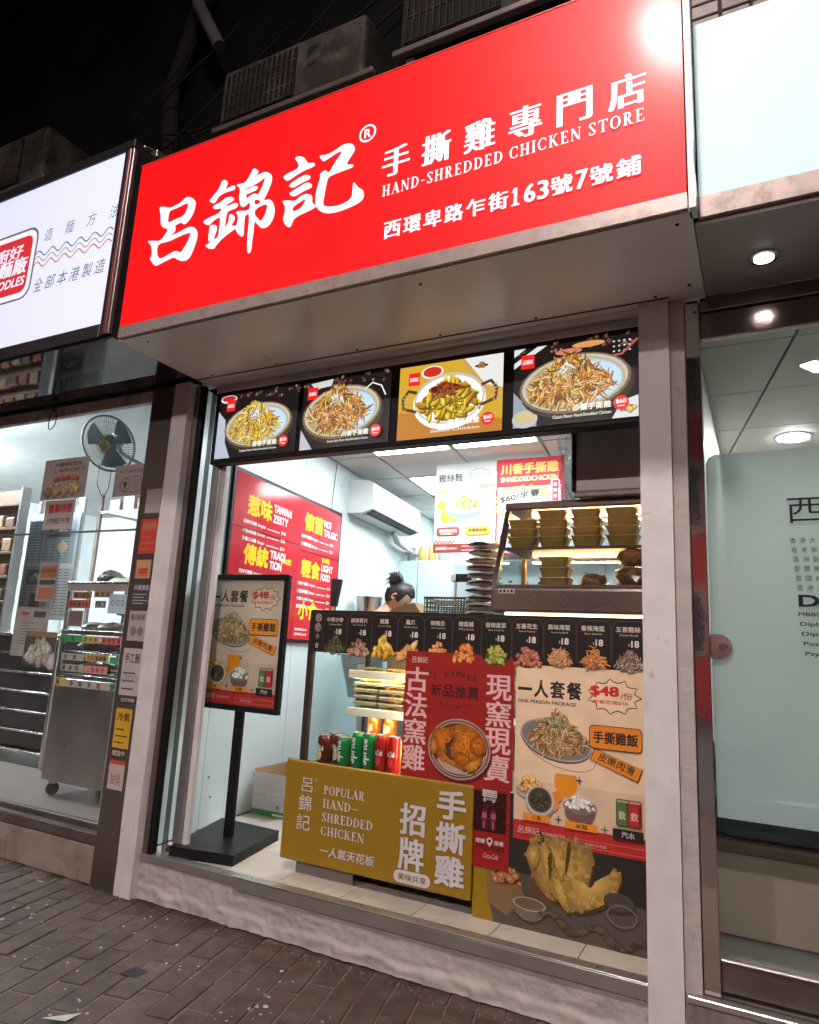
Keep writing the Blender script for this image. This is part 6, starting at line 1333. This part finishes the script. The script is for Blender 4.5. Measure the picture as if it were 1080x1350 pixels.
t = thing('tied_cord', (-3.3, -.02, 2.3), 'thin dark cord tied in loops over the top rail of the noodle shop window', 'cord')
a = P(70, 562, 1, -.02); b = P(66, 535, 1, -.02)
def loop(c, w_, h, s_): return [(c.x+w_*math.sin(q*.5236*1), -.02-.004*math.cos(q), c.z+s_*h*(1-math.cos(q*.5236))/2) for q in range(13)]
m = MB(); c0 = P(71, 540, 1, -.02); m.tube(loop(c0, .03, .15, 1), .0028, 6); m.tube(loop(c0, .03, .12, -1), .0028, 6); m.blob(tuple(c0), .008, .008, .008); m.build('cord', M_black, t)
# wall fan
fc = P(143, 585, 1, .75)
t = thing('wall_fan', fc, 'round grey wall fan with wire guard hanging in the noodle shop', 'fan')
FM = Matrix.Translation(fc) @ Matrix.Rotation(R(18), 4, 'Z') @ Matrix.Rotation(R(28), 4, 'X')
m = MB()
RF = .20
for r0 in (RF, RF*.98): m.tube([FM @ Vector((r0*math.cos(a*.2618), .0, r0*math.sin(a*.2618))) for a in range(25)], .006, 6)
for i in range(72):
    a = i*math.pi/36; m.tube([FM @ Vector((q*RF*math.cos(a+.25*q), -.045*(1-q**2), q*RF*math.sin(a+.25*q))) for q in (.2, .5, .8, 1)], .0019, 4, caps=False)
for q in (.35, .6, .8): m.tube([FM @ Vector((q*RF*math.cos(a*.2618), -.045*(1-q**2), q*RF*math.sin(a*.2618))) for a in range(25)], .0013, 4)
m.build('guard', mat('fan_grey', (.22, .26, .28), .4, metal=.3), t)
m = MB()
for i in range(3):
    a0 = i*2.094; pts = []
    for u_ in range(7): a = a0+u_*.2; pts.append((.04, RF*.9)[0])
    vs = [FM @ Vector((r0*math.cos(a0+b*.28), .005+.012*b*.5, r0*math.sin(a0+b*.28))) for r0 in (.03, RF*.5, RF*.88) for b in range(5)]
    m.add(vs, [(r_*5+b, r_*5+b+1, (r_+1)*5+b+1, (r_+1)*5+b) for r_ in range(2) for b in range(4)])
m.build('blades', mat('fan_blue_grey', (.12, .17, .23), .35), t)
m = MB(); m.lathe([(.001, -.012), (.036, -.008), (.04, 0), (.04, .012)], (0, 0, 0), 20, axis='y'); m.v = [FM @ (v+Vector((0, -.05, 0))) for v in m.v]; m.build('badge', mat('brass', (.5, .38, .18), .3, metal=.8), t, smooth=True)
m = MB(); m.lathe([(.05, .02), (.06, .04), (.05, .12), (.001, .14)], (0, 0, 0), 18, axis='y'); m.v = [FM @ v for v in m.v]; m.build('motor', mat('fan_grey', 0), t, smooth=True)
MB().tube([FM @ Vector((0, .1, 0)), FM @ Vector((0, .14, -.1)), fc+Vector((.3, .25, -.2)), Vector((-2.84, 1.05, fc.z-.2))], .014, 8).build('arm', mat('fan_grey', 0), t)
MB().tube([fc+Vector((-.02, -.03, -.16)), fc+Vector((-.03, -.02, -.3)), fc+Vector((.05, -.02, -.4)), fc+Vector((.09, -.02, -.33)), fc+Vector((.07, 0, -.2))], .003, 6).build('cord', M_black, t)
# stainless display trolley
cx0, cx1, cy0, cy1 = -3.675, -3.03, .35, .78
t = thing('display_trolley', ((cx0+cx1)/2, .55, .2), 'stainless steel glass trolley with coloured noodle labels on castors', 'trolley')
MB().box(cx0, cx1, cy0, cy1, .285, .845, .004).build('cabinet', mat('dented_steel', (.5, .44, .41), .3, metal=1, var=.12, scale=5, bump=.006, bscale=5), t)
for x in (cx0, cx1-.022):
    for y in (cy0, cy1-.022): MB().box(x, x+.022, y, y+.022, .846, 1.40, .003).build('post', M_steel, t)
for z in (.86, .99, 1.10):
    MB().box(cx0+.023, cx1-.023, cy0+.004, cy1-.004, z, z+.008, .002).build('shelf', M_steel, t)
MB().box(cx0-.005, cx1+.005, cy0-.004, cy1, 1.385, 1.40, .002).build('top', M_steel, t); MB().box(cx0+.02, cx1-.02, cy0-.002, cy0+.002, .85, 1.38).build('glass_pane', M_glass_d, t)
MB().box(cx0-.003, cx1+.003, cy0-.006, cy0-.0045, 1.095, 1.12, .001).build('rail', M_steel, t)
p = Pic(step=1e-5); Wc = cx1-cx0
def lab(u0, z, w_, h, c, tx, tc=(.06, .05, .05)): p.rect(u0, z, u0+w_, z+h, c); (p.row(tx, u0+w_*.08, z+h*.15, min(h*.7, w_*.8/len(tx)), w_*.84/len(tx), tc, h=h*.7, bold=.03) if tx else None)
CRM = (.5, .42, .38); RE = (.72, .14, .11); GRN = (.08, .36, .1); YL = (.62, .48, .14); ORG_ = (.62, .38, .08); PNK = (.75, .3, .28)
lab(0, 1.345, Wc, .04, (.55, .45, .42), ''); lab(.06, 1.30, .16, .04, (.45, .22, .12), '雞皮麵粉'); lab(.24, 1.31, .16, .035, (.5, .28, .15), '蔬菜麵'); lab(.02, 1.245, .20, .048, RE, '魚蛋意大生'); lab(.26, 1.25, .09, .04, (.12, .14, .15), '上海', (.5, .5, .5))
p.rect(.37, 1.22, .6, 1.33, (.62, .72, .85))
for i in range(5): p.ring(.405+i*.04, 1.28, .014, .016, .004, (.08, .1, .12))
lab(.05, 1.14, .12, .09, (.25, .17, .15), ''); lab(.0, 1.05, .19, .04, GRN, '上海'); lab(.195, 1.05, .15, .04, YL, '炒河粉'); lab(.35, 1.05, .18, .04, RE, '新鮮出爐')
lab(.04, .948, .19, .038, CRM, '油麵'); lab(.24, .95, .19, .04, ORG_, '台式擔擔麵'); lab(.44, .945, .09, .038, GRN, '')
lab(.03, .90, .0, .0, CRM, ''); lab(.03, .79+.0, .0, .0, CRM, '')
p.build(print_mat('label_print', rough=.5), t, (cx0, cy0-.0025, 0), name='labels')
p = Pic(step=1e-5)
lab(.04, .885, .20, .04, CRM, '蕎麥粉'); lab(.245, .885, .19, .042, PNK, '上海粗炒', (.4, .05, .03)); lab(.01, .80, .1, .045, YL, '麵'); lab(.11, .80, .36, .042, CRM, '粉麵粉粗'); lab(.47, .80, .10, .045, GRN, '伊麵'); p.build(print_mat('label_print', rough=.5), t, (cx0, cy0-.0045, 0), name='labels')
for x in (cx0+.06, cx1-.06):
    for y in (cy0+.04, cy1-.05):
        w_ = MB(); w_.lathe([(.001, -.012), (.034, -.012), (.036, -.006), (.036, .006), (.034, .012), (.001, .012)], (x, y, .2365), 16, axis='x'); wo = w_.build('castor', M_blackp, t, smooth=True)
        MB().box(x-.018, x+.018, y-.02, y+.02, .262, .284, .003).build('fork', M_steel, wo)
# noodles in bags on trolley shelves
rd = random.Random(12); M_ndl = mat('pale_noodle_bag', (.42, .38, .33), .35, var=.35, scale=30, bump=.004, bscale=40)
for z in (.868, .998, 1.108, 1.2):
    for i in range(4):
        x = cx0+.10+i*.145
        if z < 1.15 or i > 1: solo(MB().blob((x, cy0+.15, z+.032), .062, .09, .032, jit=.16, seed=i+int(z*50)), 'noodle_bag', M_ndl, (x, cy0+.15, z), f'pale bag of noodles, {words[i]} from the left on the {dict([(.868, "lowest"), (.998, "second"), (1.108, "third"), (1.2, "uppermost")])[z]} trolley level', 'noodle bag', 'noodle bags in the steel trolley')
m = MB(); fo = P(150, 748, 1, .5)
for i in range(5): m.blob((fo.x-.06+i*.03, .5+.02*(i % 2), 1.435+.018*math.sin(i*1.3)), .05, .05, .035, jit=.3, seed=i+50)
solo(m, 'crumpled_bag', mat('silver_grey_foil', (.45, .42, .4), .25, metal=.5, bump=.006, bscale=40), (fo.x, .5, 1.40), 'crumpled silvery plastic bag heap on top of the steel trolley', 'bag')
solo(MB().hexa([(-3.35, .36, 1.402), (-3.13, .36, 1.402), (-3.13, .5, 1.402), (-3.35, .5, 1.402)], [(-3.33, .38, 1.425), (-3.15, .38, 1.425), (-3.15, .48, 1.425), (-3.33, .48, 1.425)]), 'noodle_packet', mat('yellow_green_packet', (.45, .5, .12), .4), (-3.24, .4, 1.4), 'yellow green packet lying on the front edge of the trolley top', 'packet')
# newspaper board, menus, shelf and rack
nb_ = thing('newspaper_board', (-4.82, 1.0, 1.2), 'board of blue toned newspaper cuttings behind the noodle shop glass', 'board')
MB().box(-5.12, -4.53, 1.0, 1.02, 1.18, 1.99, .003).build('board', M_acw, nb_)
p = Pic(seed=6, step=1e-5); W, H = .59, .81; p.rect(0, 0, W, H, (.55, .62, .65))
for (x, z, w_, h, c) in ((.01, .43, .18, .36, (.2, .32, .42)), (.2, .42, .36, .36, (.3, .36, .4)), (.02, .05, .36, .36, (.4, .44, .46)), (.4, .03, .17, .36, (.5, .5, .5))):
    p.rect(x, z, x+w_, z+h, c)
    for i in range(int(h/.022)):
        for j in range(int(w_/.08)): p.rect(x+.008+j*.08, z+.01+i*.022, x+.07+j*.08, z+.016+i*.022, (.7, .74, .76) if c[0] < .25 else (.12, .13, .15))
p.rect(.25, .62, .5, .74, (.08, .1, .14)); p.chunks(.37, .66, .1, .04, 12, [(.3, .3, .3), (.15, .15, .2)], .015); p.rect(.06, .26, .34, .38, (.1, .1, .12)); p.chunks(.2, .3, .12, .04, 18, [(.5, .5, .5), (.2, .2, .2)], .015); p.rect(.14, .07, .26, .19, (.12, .12, .12)); p.poly([(.36, .55), (.43, .6), (.5, .55), (.43, .49)], (.6, .5, .35))
p.build(PM, nb_, (-5.12, 1.0, 1.18))
def f4(p, W, H): 
    p.rect(0, 0, W, H, (.45, .4, .38)); p.rect(W*.15, H*.84, W*.4, H*.9, (.5, .1, .05)); p.rect(W*.55, H*.8, W*.9, H*.92, DK)
    for i in range(8): p.rect(W*.2, H*(.25+i*.06), W*(.5+.3*((i*7) % 3)/3), H*(.265+i*.06), (.2, .18, .17))
def f5(p, W, H): p.rect(0, 0, W, H, (.1, .085, .07)); p.rect(0, H*.85, W, H, (.35, .22, .08)); p.chunks(W*.5, H*.3, W*.42, H*.4, 26, [(.5, .45, .38), (.4, .33, .26), (.6, .55, .5)], W*.09, 1.6)
def f6(p, W, H): p.rect(0, 0, W, H, (.5, .45, .42)); p.rect(W*.1, H*.05, W*.9, H*.35, (.65, .22, .12)); p.rect(W*.1, H*.6, W*.9, H*.9, (.55, .2, .1)); p.rect(W*.1, H*.42, W*.9, H*.54, DK)
flyer(-4.05, -3.74, .95, 1.24, 'pale price list notice low on the noodle shop glass at the left', f4, y=.30)
flyer(-3.90, -3.62, .90, 1.10, 'dark dumpling photo notice overlapping the price list in the noodle shop', f5, y=.285)
flyer(-3.98, -3.80, 1.28, 1.52, 'orange and white notice left of the steel trolley', f6, y=.36)
t = thing('wire_rack', (-4.9, .9, .2), 'dark metal tray rack at the far left inside the noodle shop', 'rack')
for x in (-5.35, -4.33):
    for y in (.8, 1.2): MB().box(x, x+.03, y, y+.03, .2, 2.15 if x < -5 else 1.05, .003).build('post', M_steel, t)
for i in range(6): MB().box(-5.34, -4.32, .8, 1.22, .28+i*.13, .295+i*.13, .003).build('tray', M_steel, t)
MB().box(-5.6, -4.30, .8, 1.22, 1.055, 1.075, .003).build('top', M_steel, t)
MB().box(-5.33, -4.36, .86, 1.18, .30, 1.05, .01).build('dark_backing', mat('rack_backing_dark', (.03, .022, .02), .6), t)  # one dark backing box added between the trays to keep the rack dark
t = thing('wooden_cabinet', (-5.2, .7, 1.1), 'brown shelf cabinet with rows of goods at the left edge of the noodle shop', 'cabinet')
for k in range(6): MB().box(-5.9, -4.85, .72, .80, 1.10+k*.18, 1.12+k*.18, .002).build('shelf', mat('brown_wood', (.12, .07, .045), .5), t)
MB().box(-4.86, -4.84, .72, .79, 1.08, 2.14, .002).build('side', M_alu, t); MB().box(-5.9, -4.86, .795, .80, 1.08, 2.14).build('back', mat('brown_wood', 0), t)
rd = random.Random(19)
for k in range(5):
    for i in range(5):
        x = -5.55+i*.135; h = rd.uniform(.07, .12)
        solo(MB().box(x, x+.1, .73, .785, 1.1205+k*.18, 1.1205+k*.18+h, .008), 'jarred_goods', mat('goods_%d' % ((i+k) % 3), [(.2, .07, .05), (.3, .2, .12), (.12, .08, .07)][(i+k) % 3], .4, var=.4, scale=30), (x, .8, 1.12+k*.18), f'small brown packet, {words[i]} on the {["lowest", "second", "third", "fourth", "top"][k]} shelf of the brown cabinet', 'packet', 'packets in the brown cabinet')
t = thing('wall_shelf', (-3.2, 1.6, 1.6), 'white wall shelf with boxes at the back right of the noodle shop', 'shelf')
a = P(160, 680, 1, 1.5)
MB().box(a.x, -2.835, 1.3, 1.7, a.z-.02, a.z, .003).build('board', M_acw, t); MB().prism([(a.x+.1, 1.3, a.z-.021), (-2.84, 1.3, a.z-.021), (-2.84, 1.3, a.z-.35)], (0, .02, 0)).build('bracket', M_acw, t)
for i in range(3):
    x = a.x+.03+i*.16; solo(MB().box(x, x+.12, 1.35, 1.5, a.z+.0005, a.z+.10+.03*(i % 2), .004), 'carton', mat('shelf_carton_%d' % i, [(.5, .4, .3), (.5, .52, .6), (.45, .3, .12)][i], .5), (x, 1.4, a.z), f'{["pale", "bluish", "tan"][i]} carton on the white shelf in the noodle shop', 'carton')
t = thing('window_frame', (-4.0, 3.9, 1.0), 'tall metal window frame on the noodle shop back wall', 'window')
a, b = P(100, 665, 1, 3.0), P(128, 760, 1, 3.0)
for x in (a.x, a.x+.12, a.x+.42): MB().box(x, x+.04, 3.0, 3.04, .9, a.z+.1, .003).build('frame', M_alu_d if x > a.x+.2 else M_alu, t)
MB().box(a.x, a.x+.46, 3.0, 3.05, a.z+.1, a.z+.16, .003).build('lintel', M_alu_d, t); MB().box(a.x+.045, a.x+.12, 3.01, 3.02, .9, a.z+.1).build('pane', mat('frosted_pane', (.6, .68, .7), .3), t)
bagm = MB(); q = P(20, 620, 1, 2.4)
for i in range(4): bagm.blob((q.x+i*.25, 2.4, q.z-.1+.05*(i % 2)), .22, .15, .10, jit=.3, seed=i+80)
solo(bagm, 'plastic_bags', mat('grey_blue_bags', (.38, .42, .47), .3, bump=.01, bscale=14), (q.x, 2.4, q.z-.2), 'pile of grey blue plastic bags high at the left in the noodle shop', 'bag')
# ================================================================ CLINIC AT THE RIGHT
m = MB(); m.box(-.24, 3.0, -.03, .30, -.014, .172, .004); struct(m, 'clinic_step', mat('speckled_step', (.20, .16, .15), .5, var=.3, scale=40))
m = MB().box(-.238, 3.0, -.035, .0, .173, .192, .003); solo(m, 'step_edge', M_alu, (.5, 0, .17), 'bright metal edge strip on the clinic step', 'edge strip')
t = thing('steel_door_post', (-.175, 0, .19), 'mirror polished steel post beside the clinic glass', 'door post')
MB().box(-.196, -.150, .0, .05, .1925, 2.345, .002).build('post', M_mirror, t)
t = thing('glass_door', (.4, .03, .2), 'clinic glass door with frosted film and black lettering', 'door')
M_rail = mat('polished_brown_rail', (.20, .155, .145), .14, metal=.85, var=.1, bump=.0003, bscale=60)
for z0, z1_, mm in ((2.30, 2.35, M_rail), (2.205, 2.296, M_rail)): MB().box(-.149, 2.2, .0 if z0 > 2.25 else .012, .05, z0, z1_, .003).build('head_rail', mm, t)
MB().box(-.149, 2.2, .014, .05, .205, .285, .003).build('bottom_rail', M_alu_d, t); MB().box(-.149, 2.2, .006, .02, .2855, .291, .001).build('bottom_bead', M_alu, t)
MB().box(-.149, 2.2, .028, .036, .2915, 2.203).build('pane', M_glass, t)
fm = bpy.data.materials.new('frosted_film'); fm.use_nodes = True; n = fm.node_tree.nodes; l = fm.node_tree.links; b = n['Principled BSDF']
b.inputs['Base Color'].default_value = (.66, .71, .70, 1); b.inputs['Roughness'].default_value = .6
trn = n.new('ShaderNodeBsdfTranslucent'); trn.inputs[0].default_value = (.68, .73, .72, 1); tp = n.new('ShaderNodeBsdfTransparent'); tp.inputs[0].default_value = (.75, .82, .8, 1)
m1 = n.new('ShaderNodeMixShader'); m1.inputs[0].default_value = .5; m2_ = n.new('ShaderNodeMixShader'); m2_.inputs[0].default_value = .3
l.new(b.outputs[0], m1.inputs[1]); l.new(trn.outputs[0], m1.inputs[2]); l.new(m1.outputs[0], m2_.inputs[1]); l.new(tp.outputs[0], m2_.inputs[2]); l.new(m2_.outputs[0], n['Material Output'].inputs[0])
mfilm = MB(); pts = [(-.147, .0365, .67), (2.0, .0365, .67), (2.0, .0365, 1.80), (-.12, .0365, 1.80), (-.139, .0365, 1.79), (-.147, .0365, 1.77)]; mfilm.prism(pts, (0, .0006, 0)); mfilm.build('frosted_film', fm, t)
p = Pic(step=1e-5); BKT = (.008, .008, .008)
p.text('西環醫務所', .082, 1.56, .63, 1.645, BKT, bold=.0)
for i, s_ in enumerate(('香港大學內外全科醫學士', '香港家庭醫學學院院士', '澳洲皇家全科醫學院院士', '愛爾蘭皇家醫學院文憑', '英國威爾斯大學文憑', '香港大學社區醫學')):
    p.row(s_, .084+i*.0025, 1.497-i*.029, .0165, .0262, (.02, .02, .02), bold=.0)
p.text('Dr. Chan', .098, 1.303, .40, 1.34, BKT, bold=.035)
for i, s_ in enumerate(('MBBS (HK)', 'Diploma in Medicine', 'Diploma in Child Health', 'Postgraduate Cert', 'Psychology')): p.text(s_, .096+i*.003, 1.272-i*.029, .096+i*.003+.0125*len(s_), 1.287-i*.029, (.015, .015, .015), bold=.02)
p.build(print_mat('black_vinyl', rough=.7), t, (0, .0277, 0), name='lettering')
m = MB(); m.lathe([(.001, -.006), (.036, -.005), (.038, 0)], (-.125, .0265, 1.175), 24, axis='y'); hg = m.build('hinge', M_steel, t, smooth=True); MB().box(-.1495, -.125, .0205, .0272, 1.137, 1.213, .002).build('leaf', M_steel, hg)
MB().lathe([(.001, -.004), (.010, -.004), (.012, 0)], (-.115, .0204, 1.175), 14, axis='y').build('screw', M_alu_d, hg)
m = MB().box(-.23, 3.0, .06, 4.0, .1, .196); struct(m, 'clinic_floor', mat('clinic_floor_grey', (.3, .27, .25), .4))
cl = struct(MB().box(-.23, 3.2, .06, 4.0, 2.475, 2.6), 'clinic_ceiling', M_black)
M_ct = mat('clinic_ceiling_tile', (.42, .40, .37), .6, var=.04)
for i in range(4):
    for j in range(6):
        yv = .065+j*.6; q = []
        for (a_, b_) in ((.006, .004), (.594, .004), (.594, .596), (.006, .596)): y_ = yv+b_; q.append(Vector((max(-.198, .178-.183*(y_-.6)+(i-1)*.6+a_), y_, 2.455)))
        if q[1].x < -.15 or q[0].x > 2.9: continue
        MB().hexa(q, [v+Vector((0, 0, .019)) for v in q]).build('ceiling_tile', M_ct, cl)
struct(MB().box(-.235, -.20, .06, 4.0, .19, 2.47), 'clinic_side_wall', mat('clinic_wall', (.55, .55, .52), .6)); struct(MB().box(-.2, 3.2, 2.9, 3.0, .19, 2.47), 'clinic_back_wall', mat('clinic_wall', 0))
t = thing('downlight', (.205, 2.1, 2.454), 'large round ceiling downlight inside the clinic', 'light')
MB().lathe([(.085, -.008), (.10, -.004), (.10, 0)], (.205, 2.1, 2.4545), 28).build('trim_ring', M_acw, t); MB().lathe([(.001, -.012), (.082, -.010), (.082, -.004)], (.205, 2.1, 2.4545), 28).build('lens', lamp_mat('clinic_lens', (1, .98, .94), 520), t)
for dx_, lb in ((2.9, 'added unseen fill downlight further right inside the clinic'),): copy_thing(t, (dx_, -1.5, 0), lb)  # out-of-view copy added to brighten the clinic interior
t = thing('waiting_bench', (.3, .6, .2), 'dark blue padded bench on a beige base behind the clinic door', 'bench')
MB().box(-.19, 1.6, .50, .95, .20, .47, .004).build('base', mat('beige_laminate', (.55, .42, .33), .5, var=.05), t); MB().box(-.19, 1.6, .485, .96, .472, .512, .012).build('wooden_edge', mat('brown_wood_edge', (.22, .13, .08), .35), t)
MB().box(-.188, 1.6, .49, .95, .514, .665, .04).build('seat', mat('navy_vinyl', (.025, .05, .07), .3, bump=.001, bscale=20), t); MB().hexa([(-.188, .80, .666), (.05, .80, .666), (.05, .95, .666), (-.188, .95, .666)], [(-.188, .86, .80), (.03, .86, .80), (.03, .95, .80), (-.188, .95, .80)]).build('bolster', mat('navy_vinyl', 0), t)
# ================================================================ ACROSS THE STREET, mirrored in steel and glass
t = thing('opposite_building', (0, -13, 0), 'dark red building with barred windows across the street', 'building')
MB().box(-16, 14, -13.6, -13.0, 0, 16).build('wall', mat('dark_red_render', (.3, .03, .035), .7, var=.2, scale=2), t)
for i in range(12):
    for j in range(5):
        x = -13+i*2.2; z = 1.2+j*2.6
        w_ = MB().box(x, x+1.0, -13.0, -12.9, z, z+1.4).build('window', mat('grey_window_frame', (.3, .28, .26), .5), t)
        MB().box(x+.08, x+.92, -12.897, -12.89, z+.08, z+1.32).build('pane', mat('dark_window', (.03, .035, .04), .15), w_)
struct(MB().box(-16, 14, -13.0, -3.6, -.013, .005), 'road', mat('asphalt', (.05, .05, .05), .8))
print('objects', len(bpy.data.objects), 'tris', sum(len(m.loops) for m in bpy.data.meshes)//2)
